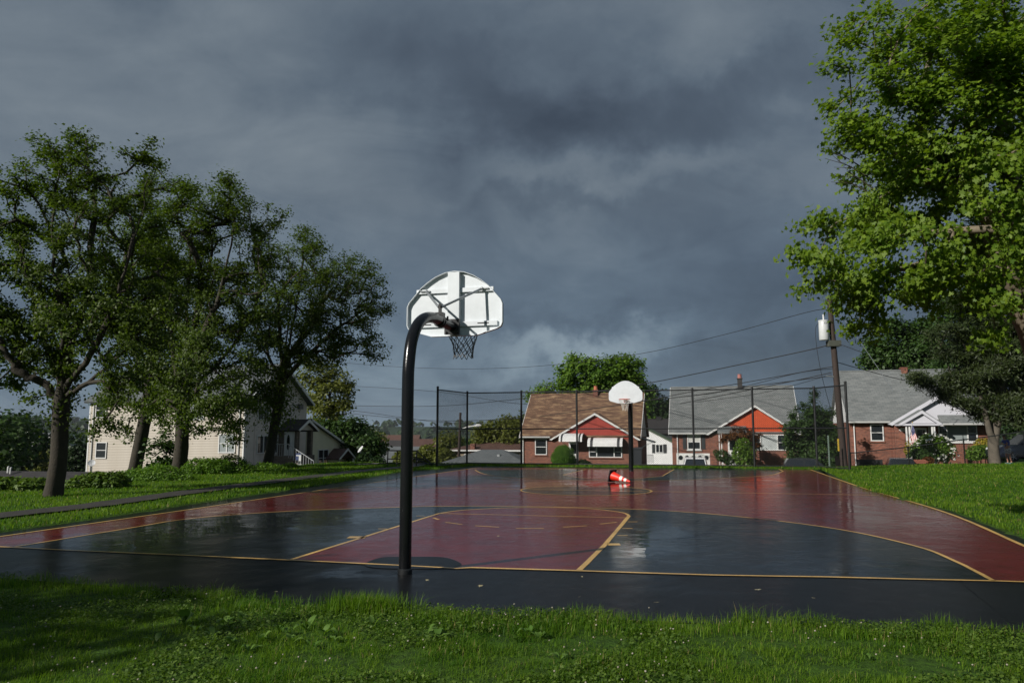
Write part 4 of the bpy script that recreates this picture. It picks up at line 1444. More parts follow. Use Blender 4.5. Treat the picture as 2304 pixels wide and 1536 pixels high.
# clover heads and small clover leaves
def clover():
    n = 230
    x, y = lawn_pts(5200, 4.3, 8.8, 0.8, 0.9)
    keep = nz2(x, y, 0.7, 9.0) > -0.05
    x, y = x[keep][:n], y[keep][:n]
    ico = bmesh.new()
    bmesh.ops.create_icosphere(ico, subdivisions=1, radius=1.0)
    bv = np.array([v.co[:] for v in ico.verts])
    bf = np.array([[v.index for v in f.verts] for f in ico.faces])
    ico.free()
    r = rng.uniform(0.005, 0.009, len(x))
    z = terrain(x, y) + rng.uniform(0.05, 0.10, len(x))
    V = (bv[None] * r[:, None, None] * np.array([1, 1, 0.85]) + np.stack([x, y, z], 1)[:, None]).reshape(-1, 3)
    Fq = (bf[None] + (np.arange(len(x)) * len(bv))[:, None, None]).reshape(-1, 3)
    o = bpy.data.objects.new('clover_flowers', fast_mesh('clover_flowers', V, [Fq], rng.uniform(0, 1, len(Fq)), leaf_mat('clover_head', (0.22, 0.19, 0.13), (0.48, 0.45, 0.37), 0.2, tcol=(1, 1, 1))))
    link(o)
    tag(o, 'small whitish clover heads scattered through the near grass', 'flowers', kind='stuff')
    x, y = lawn_pts(60000, 4.3, 8.6, 0.8, 0.9)
    keep = nz2(x, y, 0.8, 5.0) > 0.02
    x, y = x[keep], y[keep]
    z = terrain(x, y) + rng.uniform(0.015, 0.055, len(x))
    V, Fq, tn = leaves(np.stack([x, y, z], 1), 0.024, 'quad', None, 1.4, 0.95)
    o = bpy.data.objects.new('clover_leaves', fast_mesh('clover_leaves', V, [Fq], tn, lf_ivy))
    link(o)
    tag(o, 'clover leaves carpeting parts of the near grass', 'clover', kind='stuff')


clover()

# broad-leaved weeds
lf_dock = leaf_mat('dock_leaf', (0.075, 0.165, 0.022), (0.160, 0.265, 0.055), 0.40, 0.5)


def weed(px, py, n, L, label='broad-leaved weed rosette standing above the grass'):
    c = C(*G(px, py, 0.05))
    root = empty('broadleaf_weed', (c.x, c.y, T1(c.x, c.y)), label, 'weed', 'broad-leaved weeds in the near grass')
    for i in range(n):
        a = random.uniform(0, 2 * math.pi)
        lift = random.uniform(0.6, 1.35)
        curl = random.uniform(0.25, 0.75)
        ln_ = L * random.uniform(0.7, 1.15)
        wd = ln_ * random.uniform(0.26, 0.44)
        dr = Vector((math.cos(a), math.sin(a), 0))
        sd = Vector((-dr.y, dr.x, 0))
        vs, fs = [], []
        prof = [0.10, 0.16, 0.75, 1.0, 0.95, 0.7, 0.34, 0.04]
        for k, wv in enumerate(prof):
            t = k / (len(prof) - 1)
            r = ln_ * (t * math.cos(lift) + 0.10 * t * t)
            hz = ln_ * (t * math.sin(lift) - curl * t * t * t)
            p = dr * r + Vector((0, 0, hz))
            e = wd * 0.5 * wv
            up = Vector((0, 0, 0.34 * e + random.uniform(-.1, .1) * e))
            vs += [p + sd * e + up, p, p - sd * e + up]
        for k in range(len(prof) - 1):
            b = k * 3
            fs += [(b, b + 1, b + 4, b + 3), (b + 1, b + 2, b + 5, b + 4)]
        me = fast_mesh('leaf', np.array(vs), [np.array(fs)], np.full(len(fs), random.uniform(0.1, 1.0)), lf_dock, smooth=True)
        link(bpy.data.objects.new('leaf', me), root)


for px, py, n, L in ((415, 1398, 5, .17), (440, 1418, 4, .13), (505, 1400, 4, .14), (545, 1394, 4, .13), (480, 1430, 5, .12), (520, 1446, 5, .12), (630, 1422, 6, .17), (655, 1442, 4, .12), (690, 1412, 5, .15), (725, 1428, 5, .15), (745, 1440, 4, .13),
                     (590, 1440, 4, .12), (560, 1462, 4, .12), (700, 1452, 4, .11), (960, 1428, 4, .15), (985, 1432, 4, .14), (1050, 1416, 3, .12), (1190, 1425, 4, .14), (1215, 1432, 4, .12), (1160, 1440, 4, .11), (1260, 1478, 4, .10),
                     (1030, 1468, 4, .10), (350, 1440, 4, .11), (1720, 1492, 3, .09), (840, 1408, 4, .12), (1950, 1476, 3, .09)):
    weed(px, py, n, L * 1.12)

# leaves washed onto the wet court
lf_fallen = leaf_mat('fallen_leaf', (0.20, 0.17, 0.09), (0.40, 0.36, 0.22), 0.1)
for px, py in ((1081, 1317), (1304, 1342), (1477, 1355), (1170, 1371), (783, 1322), (960, 1304), (1705, 1326), (620, 1330), (1830, 1345), (1310, 1297), (1120, 1205), (1840, 1128)):
    c = C(*G(px, py, 0.03))
    P_ = np.array([[0, 0, 0.0]])
    V, Fq, tn = leaves(P_, random.uniform(.035, .06), 'maple', None, 6)
    o = bpy.data.objects.new('fallen_leaf', fast_mesh('fallen_leaf', V, [Fq], tn, lf_fallen))
    o.location = (c.x, c.y, 0.034)
    link(o)
    tag(o, 'small pale fallen leaf stuck to the wet court', 'leaf', 'fallen leaves on the court')


# ------------------------------------------------------------------ basketball hoops
def pole_material():
    m = bpy.data.materials.new('chipped_black_paint')
    m.use_nodes = True
    t = NT(m.node_tree)
    p = t.n['Principled BSDF']
    tcn = t.new('ShaderNodeTexCoord')
    v = tcn.outputs['Object']
    x, y, z = t.sep(v)
    low = t.rng(z, 0.0, 1.5, 0.0, 0.05)
    ch = t.m('GREATER_THAN', t.noise(v, 26, 5, 0.75), t.m('ADD', 0.70, low))
    c = t.mix(ch, t.mix(t.noise(v, 5, 5, 0.6), (0.004, 0.0045, 0.005), (0.010, 0.0105, 0.012)), (0.40, 0.40, 0.38))
    t.l.new(c, p.inputs['Base Color'])
    p.inputs['Roughness'].default_value = 0.2
    p.inputs['Specular IOR Level'].default_value = 0.35
    t.l.new(t.bump(t.noise(v, 45, 4, 0.6), 0.12, 0.01), p.inputs['Normal'])
    return m


pole_m = pole_material()
board_m = M('white_board_enamel', (0.66, 0.70, 0.73), 0.38, 0.10, 3.0)


def hoop(loc, rz, label, y_board, goose, net_m, r_pole, z0, hw, torn):
    root = empty('basketball_hoop', loc, label, 'basketball hoop', 'hoops at the two ends of the court', rz)
    pts = spline([(0, 0), (0, 0.8), (0, 1.6)] + goose, 6)
    mb = MB().tube([(0, p[0], p[1]) for p in pts], r_pole, 24)
    mb.build('pole', pole_m, root, smooth=True)
    MB().lathe([(r_pole + .012, -0.02), (r_pole + .012, 0.035), (r_pole + .002, 0.045)], (0, 0, 0), 24).build('base_collar', black_metal, root, True)
    # board outline (x, z)
    k = hw / 0.70
    half = [(0.33, 0.0), (0.62, 0.085), (0.68, 0.12), (0.70, 0.17), (0.70, 0.43), (0.675, 0.49), (0.60, 0.575), (0.50, 0.69), (0.40, 0.77), (0.28, 0.845), (0.14, 0.90), (0.0, 0.918)]
    ol = [(x * k, z0 + z) for x, z in half] + [(-x * k, z0 + z) for x, z in half[-2::-1]]
    mb = MB().prism(ol, 'y', y_board, y_board + 0.012)
    bd = mb.build('backboard', board_m, root)
    # turned-back flange round the edge
    fl = MB()
    n = len(ol)
    cx, cz = 0, z0 + .42
    inn = [(x + (cx - x) * 0.012, z + (cz - z) * 0.012) for x, z in ol]
    yb = y_board - 0.052
    vs = [(p[0], y_board, p[1]) for p in ol] + [(p[0], yb, p[1]) for p in ol] + [(p[0], y_board, p[1]) for p in inn] + [(p[0], yb, p[1]) for p in inn]
    fs = []
    for i in range(n):
        j = (i + 1) % n
        fs += [(i, j, n + j, n + i), (2 * n + i, 3 * n + i, 3 * n + j, 2 * n + j), (n + i, n + j, 3 * n + j, 3 * n + i)]
    fl.add(vs, fs)
    fl.build('flange', board_m, bd)
    MB().box(-.083, .083, y_board - .078, y_board - .001, z0 + .03, z0 + .895).build('channel', board_m, bd)
    for s in (-1, 1):
        a, b = sorted((s * .085, s * .565 * k))
        MB().box(a, b, y_board - .032, y_board - .001, z0 + .615, z0 + .675).build('channel', board_m, bd)
        a, b = sorted((s * .085, s * .62 * k))
        MB().box(a, b, y_board - .032, y_board - .001, z0 + .135, z0 + .20).build('channel', board_m, bd)
        a, b = sorted((s * .34, s * .50))
        MB().box(a, b, y_board - .036, y_board - .031, z0 + .165, z0 + .178).build('slot', rubber, bd)
    # struts from the neck clamp to the upper channels
    ya = y_board - 0.60
    zn = goose[-1][1] + r_pole
    for s in (-1, 1):
        st = MB().tube([(s * .02, ya, zn + .12), (s * .41, y_board - .06, z0 + .645)], 0.0165, 10)
        st.tube([(s * .36, y_board - .045, z0 + .645), (s * .50, y_board - .045, z0 + .65)], 0.012, 8)
        st.lathe([(.026, -.012), (.026, .012)], (s * .41, y_board - .06, z0 + .645), 8, 'x')
        st.build('strut', galv, root, True)
    cl_ = MB()
    cl_.box(-.055, .055, ya - .05, ya + .05, zn - .01, zn + .045)
    cl_.box(-.014, .014, ya - .03, ya + .03, zn + .045, zn + .16)
    for dy in (-.035, .035):
        cl_.lathe([(r_pole + .008, -.01), (r_pole + .008, .01)], (0, ya + dy, goose[-1][1]), 20, 'y')
    for dx in (-.07, .07):
        cl_.lathe([(.014, -.03), (.014, .03)], (dx, ya + .10, zn - .02), 8)
    cl_.build('clamp', black_metal, root, False)
    mp = MB().box(-.105, .105, y_board - .14, y_board - .079, goose[-1][1] - .11, goose[-1][1] + .10)
    for sx in (-1, 1):
        for sz in (-1, 1):
            mp.lathe([(.016, -.165), (.016, -.14)], (sx * .08, y_board, goose[-1][1] + sz * .08), 6, 'y')
    mp.build('mount_plate', black_metal, root)
    # rim
    zr = z0 + 0.145
    yc = y_board + 0.012 + 0.15 + 0.2286
    rm = MB()
    ring = [(0.2286 * math.cos(a), yc + 0.2286 * math.sin(a), zr) for a in np.linspace(0, 2 * math.pi, 37)]
    rm.tube(ring, 0.010, 8, False)
    rm.build('rim', orange_m, root, True)
    br = MB().box(-.075, .075, y_board + .012, y_board + .02, zr - .11, zr + .035)
    br.prism([(y_board + .012, zr - .10), (y_board + .012, zr + .012), (yc - .22, zr + .012), (yc - .22, zr - .01)], 'x', -.065, -.055)
    br.prism([(y_board + .012, zr - .10), (y_board + .012, zr + .012), (yc - .22, zr + .012), (yc - .22, zr - .01)], 'x', .055, .065)
    br.box(-.065, .065, y_board + .012, yc - .215, zr + .002, zr + .012)
    br.build('rim_bracket', orange_m, root)
    # net
    nm = MB()
    rows, nn = 6, 12
    R = [0.225, 0.205, 0.175, 0.152, 0.142, 0.138, 0.145]
    Hh = [0, -.095, -.17, -.235, -.295, -.35, -.41]
    pt = {}
    for r in range(rows + 1):
        for j in range(nn):
            a = 2 * math.pi * (j + 0.5 * (r % 2)) / nn
            jit = random.uniform(-.012, .012)
            dx = -0.02 * (r / rows) * torn
            pt[r, j] = (R[r] * math.cos(a) * (1 - .25 * torn * r / rows) + jit + dx, yc + R[r] * math.sin(a) + random.uniform(-.012, .012), zr + Hh[r] * (1 + torn * random.uniform(-.12, .35)) + random.uniform(-.01, .01))
    for r in range(rows):
        for j in range(nn):
            for dj in ((0, -1) if r % 2 == 0 else (0, 1)):
                if torn and r >= 1 and random.random() < 0.38:
                    continue
                a = Vector(pt[r, j])
                b = Vector(pt[r + 1, (j + dj) % nn])
                m_ = a.lerp(b, .5) + Vector((0, 0, -.008))
                nm.tube([a, m_, b], 0.0052 if not torn else 0.0048, 5, False)
    nm.build('net', net_m, root, True)
    return root


pb = G(911, 1290)
GO = [(0.0, 2.1), (0.012, 2.35), (0.085, 2.64), (0.235, 2.84), (0.44, 2.965), (0.70, 3.03), (1.00, 3.045), (1.30, 3.035), (1.60, 3.03)]
hoop(C(pb[0], pb[1], 0.016), -YAW, 'near basketball hoop seen from behind, black gooseneck post and white fan backboard', 1.66, GO, net_grey, 0.071, 2.905, 0.70, 0.0)
fp = (-0.12, 24.35)
hoop(C(fp[0], fp[1], 0.004), -YAW + math.pi, 'far basketball hoop facing the camera with a ragged pale net, before the tall fence', 1.66, [(a, b - 0.02) for a, b in GO], net_white, 0.092, 2.82, 0.685, 1.0)

# ------------------------------------------------------------------ fallen traffic cone
def cone():
    c = C(*G(1377, 1084))
    root = empty('traffic_cone', (c.x, c.y, 0.004), 'orange traffic cone with white bands lying on its side on the wet court', 'traffic cone')
    L, rb, rt, hb = 0.70, 0.155, 0.028, 0.20
    tilt = math.atan2(hb - rt - 0.005, L)
    rot = Matrix.Rotation(rad(-42), 4, 'Z') @ Matrix.Rotation(tilt, 4, 'Y')
    lift = Matrix.Translation((0, 0, hb * math.cos(tilt) + 0.012))
    om = M('cone_orange', (0.75, 0.030, 0.012), 0.42, 0.08, 4)
    wm = M('cone_reflective_white', (0.78, 0.76, 0.72), 0.4, 0.08, 6)

    def r_at(t):
        return rb + (rt - rb) * t
    segs = [(0.0, 0.46, om, 'cone_body'), (0.46, 0.59, wm, 'white_band'), (0.59, 0.69, om, 'orange_band'), (0.69, 0.81, wm, 'white_band'), (0.81, 1.0, om, 'tip')]
    for a, b, m, nm in segs:
        mb = MB().lathe([(r_at(a), a * L + .03), (r_at(b), b * L + .03)], (0, 0, 0), 28, 'x')
        o = mb.build(nm, m, root, True)
        o.matrix_local = lift @ rot
    mb = MB().box(-.005, .03, -hb, hb, -hb, hb)
    o = mb.build('base_plate', rubber, root)
    bv = o.modifiers.new('bevel', 'BEVEL')
    bv.width = 0.012
    bv.segments = 2
    o.matrix_local = lift @ rot


cone()


# ------------------------------------------------------------------ fences
def chain_link(mb, p0, p1, z0a, z1a, z0b, z1b, pitch=0.085, r=0.0026):
    """straight diagonal wires of a chain-link panel between two uprights"""
    p0, p1 = Vector(p0), Vector(p1)
    Lh = (p1 - p0).length
    d_ = (p1 - p0) / Lh
    H = max(z1a - z0a, z1b - z0b)
    n = int((Lh + H) / pitch)
    for sgn in (1, -1):
        for i in range(n):
            s = i * pitch - H
            a, b = max(s, 0), min(s + H, Lh)
            if b - a < 0.02:
                continue
            f0, f1 = (a - s) / H, (b - s) / H
            if sgn < 0:
                f0, f1 = 1 - f0, 1 - f1
            q0, q1 = p0 + d_ * a, p0 + d_ * b
            za = lambda t, f: (z0a + (z0b - z0a) * t) * (1 - f) + (z1a + (z1b - z1a) * t) * f
            mb.tube([(q0.x, q0.y, za(a / Lh, f0)), (q1.x, q1.y, za(b / Lh, f1))], r, 3, False)


WF = 29.0
fence = empty('chain_link_fence', C(0, WF, T1(*C(0, WF)[:2])), 'tall black chain-link fence across the far end of the court', 'fence', None, -YAW)
fz = fence.location.z
FX = [PW(px, 960, WF)[0] for px in (1051, 1173, 1298, 1422, 1560, 1695, 1835)]
WING = [(PW(984, 960, 25.7)[0], 25.7 - WF), (PW(1907, 960, 27.0)[0], 27.0 - WF)]
ZT = 3.68 - fz


def lz(u, w):
    return T1(*C(u, w)[:2]) - fz


posts = [(x, 0.0, ZT + .04, .050) for x in FX] + [(WING[0][0], WING[0][1], ZT + .10, .055), (WING[1][0], WING[1][1], ZT + .12, .055)]
for x, y, zt, r in posts:
    MB().lathe([(r, lz(x, y + WF) - .15), (r, zt), (r * 1.25, zt + .01), (r * .9, zt + .06), (.004, zt + .07)], (x, y, 0), 12).build('post', black_metal, fence, True)
nodesf = [WING[0]] + [(x, 0.0) for x in FX] + [WING[1]]
cm = MB()
for (xa, ya), (xb, yb) in zip(nodesf[:-1], nodesf[1:]):
    za, zb_ = lz(xa, ya + WF), lz(xb, yb + WF)
    for nm, h in (('top_rail', ZT), ('middle_rail', ZT * .5 - .02), ('bottom_rail', None)):
        q0 = (xa, ya, h if h is not None else za + .07)
        q1 = (xb, yb, h if h is not None else zb_ + .07)
        MB().tube([q0, q1], 0.029, 8).build(nm, black_metal, fence, True)
    chain_link(cm, (xa, ya, 0), (xb, yb, 0), za + .05, ZT, zb_ + .05, ZT, 0.10, 0.0042)
cm.build('chain_link', black_metal, fence, kind='stuff')

# low fence along the street on the right
LF = 34.0
lowf = empty('chain_link_fence', C(17, LF, T1(*C(17, LF)[:2])), 'low black chain-link fence climbing to the right past the conifer', 'fence', None, -YAW)
lfz = lowf.location.z
lp = [(1913, 1019), (2043, 1005.5), (2168, 988.5), (2230, 981), (2303, 970.5), (2430, 955)]
lpu = [PW(px, py, LF) for px, py in lp]
cm = MB()
for i, (u, z) in enumerate(lpu):
    if i != 3:
        MB().lathe([(.03, -1.4), (.03, .02), (.036, .03), (.01, .06)], (u - 17, 0, z - lfz), 10).build('post', black_metal, lowf, True)
for (ua, za), (ub, zb_) in zip(lpu[:-1], lpu[1:]):
    MB().tube([(ua - 17, 0, za - lfz), (ub - 17, 0, zb_ - lfz)], 0.026, 8).build('top_rail', black_metal, lowf, True)
    chain_link(cm, (ua - 17, 0, 0), (ub - 17, 0, 0), za - lfz - 1.2, za - lfz, zb_ - lfz - 1.2, zb_ - lfz, 0.10, 0.0030)
cm.build('chain_link', black_metal, lowf, kind='stuff')

# pipe railing at the end of the path
rl = empty('pipe_railing', gp(905, 37.2), 'black pipe railing with a sloping end, left of the tall fence', 'railing')
b0 = Vector(rl.location)
for px, top in ((873, 1013), (894, 1013), (938, 1014)):
    g0 = gp(px, 37.2)
    MB().tube([g0 - b0 - Vector((0, 0, .1)), PD(px, top, 37.2) - b0], 0.03, 8).build('post', black_metal, rl, True)
MB().tube([PD(873, 1013, 37.2) - b0, PD(938, 1014, 37.2) - b0, PD(974, 1046, 37.2) - b0], 0.03, 8).build('top_rail', black_metal, rl, True)
MB().tube([PD(873, 1032, 37.2) - b0, PD(955, 1032, 37.2) - b0], 0.024, 8).build('middle_rail', black_metal, rl, True)
MB().tube([PD(940, 1034, 37.2) - b0, PD(975, 1048, 37.2) - b0], 0.024, 8).build('brace', black_metal, rl, True)
MB().tube([PD(700, 1053, 40) - b0, PD(790, 1045, 38.5) - b0, PD(873, 1041, 37.2) - b0, PD(984, 1043, 37.0) - b0], 0.024, 8).build('bottom_rail', black_metal, rl, True)


# ------------------------------------------------------------------ houses
class House:
    def __init__(s, name, label, px0, px1, py, Wd, zb, cat='house', group=None):
        s.W = Wd
        u0, u1 = PW(px0, py, Wd)[0], PW(px1, py, Wd)[0]
        s.uc = (u0 + u1) / 2
        s.hw = (u1 - u0) / 2
        s.zb = zb
        s.root = empty(name, C(s.uc, Wd, zb), label, cat, group, -YAW)

    def p(s, px, py, dy=0.0):
        u, z = PW(px, py, s.W + dy)
        return u - s.uc, z - s.zb


def cape_body(h, depth, ze, zr, wall_m, roof_m, gable_m, ov=0.35, side=0.22):
    """walls, end gables and the big two-slope roof with eave gutters"""
    x0, x1 = -h.hw, h.hw
    ym = depth / 2
    MB().box(x0, x1, 0, depth, -0.4, ze - 0.02).build('wall', wall_m, h.root)
    sl = (zr - ze) / (ym + ov)
    for x in (x0, x1):
        a, b = (x - .02, x + .10) if x < 0 else (x - .10, x + .02)
        MB().prism([(0.02, ze - .04 + .0), (depth - .02, ze - .04), (depth - .02, ze + sl * (ov) - .22), (ym, zr - .20), (0.02, ze + sl * ov - .22)], 'x', a, b).build('gable_wall', gable_m, h.root)
    r = MB()
    r.slab((x0 - side, -ov, ze + .0), (x1 + side, -ov, ze + .0), (x1 + side, ym, zr), (x0 - side, ym, zr), 0.14)
    r.slab((x0 - side, depth + ov, ze), (x0 - side, ym, zr + .002), (x1 + side, ym, zr + .002), (x1 + side, depth + ov, ze), 0.14)
    rf = r.build('roof', roof_m, h.root)
    MB().tube([(x0 - side, ym, zr + .01), (x1 + side, ym, zr + .01)], 0.07, 6).build('ridge_cap', roof_m, rf)
    for x in (x0 - side, x1 + side):
        a, b = (x - .035, x - .002) if x < 0 else (x + .002, x + .035)
        MB().prism([(-ov, ze - .16), (-ov, ze + .01), (ym, zr + .01), (ym, zr - .18)], 'x', a, b).build('rake_board', white_trim, h.root)
    return rf


def front_gable(h, xl, xr, zf, xp, zp, yw, yf, yb, siding, roof_m, wall_m, rake=0.17, wall_in=0.25, battens=True, rake_m=None):
    mb = MB().prism([(xl + wall_in * .4, zf), (xr - wall_in * .4, zf), (xp, zp - .10)], 'y', yw - .03, yw + .10)
    if battens:
        x = xl + wall_in
        while x < xr - wall_in:
            zt = zf + (zp - .16 - zf) * ((x - xl) / (xp - xl) if x < xp else (xr - x) / (xr - xp))
            if zt - zf > 0.12:
                mb.box(x, x + .035, yw - .048, yw - .029, zf + .004, zt)
            x += 0.14
    mb.build('gable_siding', siding, h.root, kind='stuff')
    if wall_m:
        MB().box(xl + wall_in, xr - wall_in, yw, yw + .35, -.4, zf - .002).build('front_wall', wall_m, h.root)
    r = MB()
    r.slab((xl - .02, yf, zf - .02), (xp, yf, zp), (xp, yb, zp), (xl - .02, yb, zf - .02), 0.11)
    r.slab((xp, yf, zp + .003), (xr + .02, yf, zf - .02), (xr + .02, yb, zf - .02), (xp, yb, zp + .003), 0.11)
    r.build('gable_roof', roof_m, h.root)
    for a, b in (((xl, zf), (xp, zp)), ((xr, zf), (xp, zp))):
        v = Vector((b[0] - a[0], b[1] - a[1]))
        MB().prism([(a[0], a[1] - .06), (b[0], b[1] - .06), (b[0], b[1] - .06 - rake), (a[0] + (rake * .9 if a[0] < b[0] else -rake * .9), a[1] - .06 - rake * .35)], 'y', yf - .035, yf + .02).build('rake_board', rake_m or white_trim, h.root)


def window(parent, x0, x1, z0, z1, y, lights=(1.0,), hung=(True,), fill=None, fr=0.07, frame_m=None, sill_m=None, axis='y', sg=-1, shade=0.0):
    """frame, sash bars and glass; axis 'y' faces -y (sg=-1); axis 'x' faces +x (sg=+1) with x0..x1 along y"""
    def bx(mb, a0, a1, d0, d1, b0, b1):
        if axis == 'y':
            mb.box(a0, a1, y + sg * d0, y + sg * d1, b0, b1)
        else:
            mb.box(y + sg * d0, y + sg * d1, a0, a1, b0, b1)
    fm = MB()
    bx(fm, x0, x1, 0, .07, z1 - fr, z1)
    bx(fm, x0, x1, 0, .07, z0, z0 + fr)
    tot = sum(lights)
    xs = [x0]
    for l in lights:
        xs.append(xs[-1] + (x1 - x0) * l / tot)
    for i, x in enumerate(xs):
        w_ = fr if i in (0, len(xs) - 1) else fr * 1.1
        a = x if i == 0 else (x - w_ if i == len(xs) - 1 else x - w_ / 2)
        bx(fm, a, a + w_, 0, .072, z0 + fr, z1 - fr)
    w = fm.build('window', frame_m or white_trim, parent)
    for i in range(len(lights)):
        a, b = xs[i] + fr * .55, xs[i + 1] - fr * .55
        m = MB()
        bx(m, a, b, .006, .02, z0 + fr * .8, z1 - fr * .8)
        m.build('pane', glass if not (fill and fill[i]) else fill[i], w)
        if hung[i]:
            m = MB()
            zm = (z0 + z1) / 2
            bx(m, a + .004, b - .004, .0, .05, zm - .025, zm + .025)
            m.build('sash_bar', frame_m or white_trim, w)
        if shade:
            m = MB()
            bx(m, a + .01, b - .01, .02, .03, z1 - fr - (z1 - z0) * shade, z1 - fr)
            m.build('shade', shade_m, w)
    if sill_m:
        m = MB()
        bx(m, x0 - .06, x1 + .06, 0, .09, z0 - .09, z0 - .004)
        m.build('sill', sill_m, w)
    return w


def win_px(h, a, b, dy, **kw):
    x0, z1 = h.p(a[0], a[1], dy)
    x1, z0 = h.p(b[0], b[1], dy)
    return window(h.root, x0, x1, z0, z1, dy, **kw)


def downspout(h, x, y, z0, z1):
    MB().tube([(x, y - .25, z1), (x, y - .22, z1 - .1), (x, y - .07, z1 - .3), (x, y - .07, z0), ], 0.045, 6).build('downspout', white_trim, h.root)


def gutter(h, x0, x1, y, z):
    MB().prism([(y, z), (y - .11, z), (y - .12, z - .03), (y - .08, z - .11), (y, z - .11)], 'x', x0, x1).build('gutter', white_trim, h.root)


def chimney(h, px0, px1, py0, py1, dy, m, pot=True, pot_m=None):
    x0, z1 = h.p(px0, py0, dy)
    x1, z0 = h.p(px1, py1, dy)
    c = MB().box(x0, x1, dy - .3, dy + .3, z0 - .8, z1)
    c.box(x0 - .04, x1 + .04, dy - .34, dy + .34, z1, z1 + .07)
    co = c.build('chimney', m, h.root)
    if pot:
        xm = (x0 + x1) / 2
        MB().lathe([(.17, 0), (.15, .30), (.17, .34), (.10, .34)], (xm, dy, z1 + .07), 12).build('chimney_pot', pot_m or M('terracotta', (0.40, 0.13, 0.07), 0.8, 0.2, 4), co)


# ---- house with the brown roof
h1 = House('brick_house', 'small brick house with brown shingle roof and red boarded front gable', 1177, 1436, 985, 52, -2.0)
ze = h1.p(1240, 981, -.35)[1]
zr = h1.p(1320, 886, 3.8)[1]
cape_body(h1, 7.6, ze, zr, brick_red, roof_brown, siding_grey)
xl, zf = h1.p(1236, 987, -.45)
xr, _ = h1.p(1442, 991, -.45)
xp, zp = h1.p(1338, 927, -.45)
front_gable(h1, xl, xr, zf, xp, zp, -.22, -.45, 2.6, siding_red, roof_brown, brick_red)
gutter(h1, -h1.hw - .2, xl + .05, -.35, ze - .02)
downspout(h1, -h1.hw + .02, 0, -.2, ze)
win_px(h1, (1204, 987), (1231, 1023), 0.0, sill_m=brick_red)
win_px(h1, (1325, 1003), (1400, 1029), -.22, lights=(1, 2.2, 1), hung=(True, False, True), sill_m=brick_red)
chimney(h1, 1335, 1346, 879, 888, 3.8, brick_red)


def awning(h, a, b, dy, out=0.95):
    x0, z1 = h.p(a[0], a[1], dy - out * .5)
    x1, z0 = h.p(b[0], b[1], dy - out)
    prof = []
    for t in np.linspace(0, 1, 9):
        an = t * math.pi / 2
        prof.append((dy - out * math.sin(an) * (0.96), z0 + .06 + (z1 - z0 + .1) * math.cos(an) ** 0.9))
    prof.append((dy - out, z0 - .04))
    n = 13
    w = (x1 - x0) / n
    aw = MB()
    for i in range(n):
        o_ = .006 if i % 2 else 0.0
        ps = [(p[0] - o_, p[1] + o_) for p in prof]
        inner = [(p[0] + .02, p[1] - .02) for p in ps[::-1]]
        if i not in (1, n - 2):
            aw.prism(ps + inner, 'x', x0 + i * w, x0 + (i + 1) * w)
    ao = aw.build('awning', white_paint, h.root)
    st = MB()
    for i in (1, n - 2):
        ps = [(p[0] - .006, p[1] + .006) for p in prof]
        inner = [(p[0] + .02, p[1] - .02) for p in ps[::-1]]
        st.prism(ps + inner, 'x', x0 + i * w, x0 + (i + 1) * w)
    st.build('awning_stripe', shutter_m, ao)
    fr = MB()
    for x in (x0 + .03, x1 - .03):
        fr.tube([(x, dy, z0 - .02), (x, dy - out + .02, z0 - .02)], 0.015, 6)
    fr.build('awning_arm', white_paint, ao)


awning(h1, (1260, 979), (1309, 992), -.22, 1.15)
awning(h1, (1323, 989), (1400, 1003), -.22, 0.80)
x0, z1 = h1.p(1280, 993, -.22)
x1, _ = h1.p(1301, 993, -.22)
d_ = MB().box(x0, x1, -.27, -.221, z1 - 2.05, z1)
do = d_.build('door', white_paint, h1.root)
MB().box(x0 + .15, x1 - .15, -.285, -.2705, z1 - .95, z1 - .2).build('pane', glass, do)
MB().lathe([(.03, -.05), (.03, 0)], (x1 - .1, -.27, z1 - 1.05), 8, 'y').build('handle', galv, do)
# side entry canopy on the right wall
x0, z0 = h1.p(1440, 993, 1.0)
x1, z1 = h1.p(1473, 986, 1.0)
MB().slab((x0 - .15, .2, z0 + .42), (x1, .2, z0), (x1, 2.4, z0), (x0 - .15, 2.4, z0 + .42), .10).build('side_canopy', roof_blue, h1.root)
MB().tube([(h1.hw, .4, z0 - .55), (x1 - .2, .4, z0 - .06)], .03, 6).build('canopy_brace', white_trim, h1.root)
# attic window in the right gable wall
window(h1.root, 3.45, 4.15, ze + 1.5, ze + 2.3, h1.hw + .02, axis='x', sg=1)

# ---- house with the orange-red gable
h2 = House('brick_house', 'brick house with grey roof and bright orange-red boarded gable', 1512, 1794, 985, 52, -2.1)
ze = h2.p(1540, 973, -.35)[1]
zr = h2.p(1650, 870, 3.9)[1]
cape_body(h2, 7.8, ze, zr, brick_red, roof_grey, siding_grey)
xl, zf = h2.p(1588, 975, -.5)
xr, _ = h2.p(1803, 975, -.5)
xp, zp = h2.p(1698, 909, -.5)
front_gable(h2, xl, xr, zf, xp, zp, -.25, -.5, 2.4, siding_orange, roof_grey, brick_red)
gutter(h2, -h2.hw - .2, xl + .05, -.35, ze - .02)
downspout(h2, h2.p(1524, 980)[0], 0, 0.2, ze)
win_px(h2, (1546, 977), (1577, 1011), 0.0, sill_m=white_trim, shade=.42)
for a, b in ((1536, 1545), (1578, 1587)):
    x0, z1 = h2.p(a, 977, 0)
    x1, z0 = h2.p(b, 1010, 0)
    sh = MB().box(x0, x1, -.04, -.003, z0, z1)
    for k in range(12):
        zz = z0 + .06 + (z1 - z0 - .12) * k / 12
        sh.box(x0 + .04, x1 - .04, -.052, -.041, zz, zz + .05)
    sh.build('shutter', shutter_m, h2.root)
win_px(h2, (1692, 977), (1772, 1013), -.25, lights=(1, 2.0, 1.15), hung=(True, False, True), fill=(None, curtain, None))
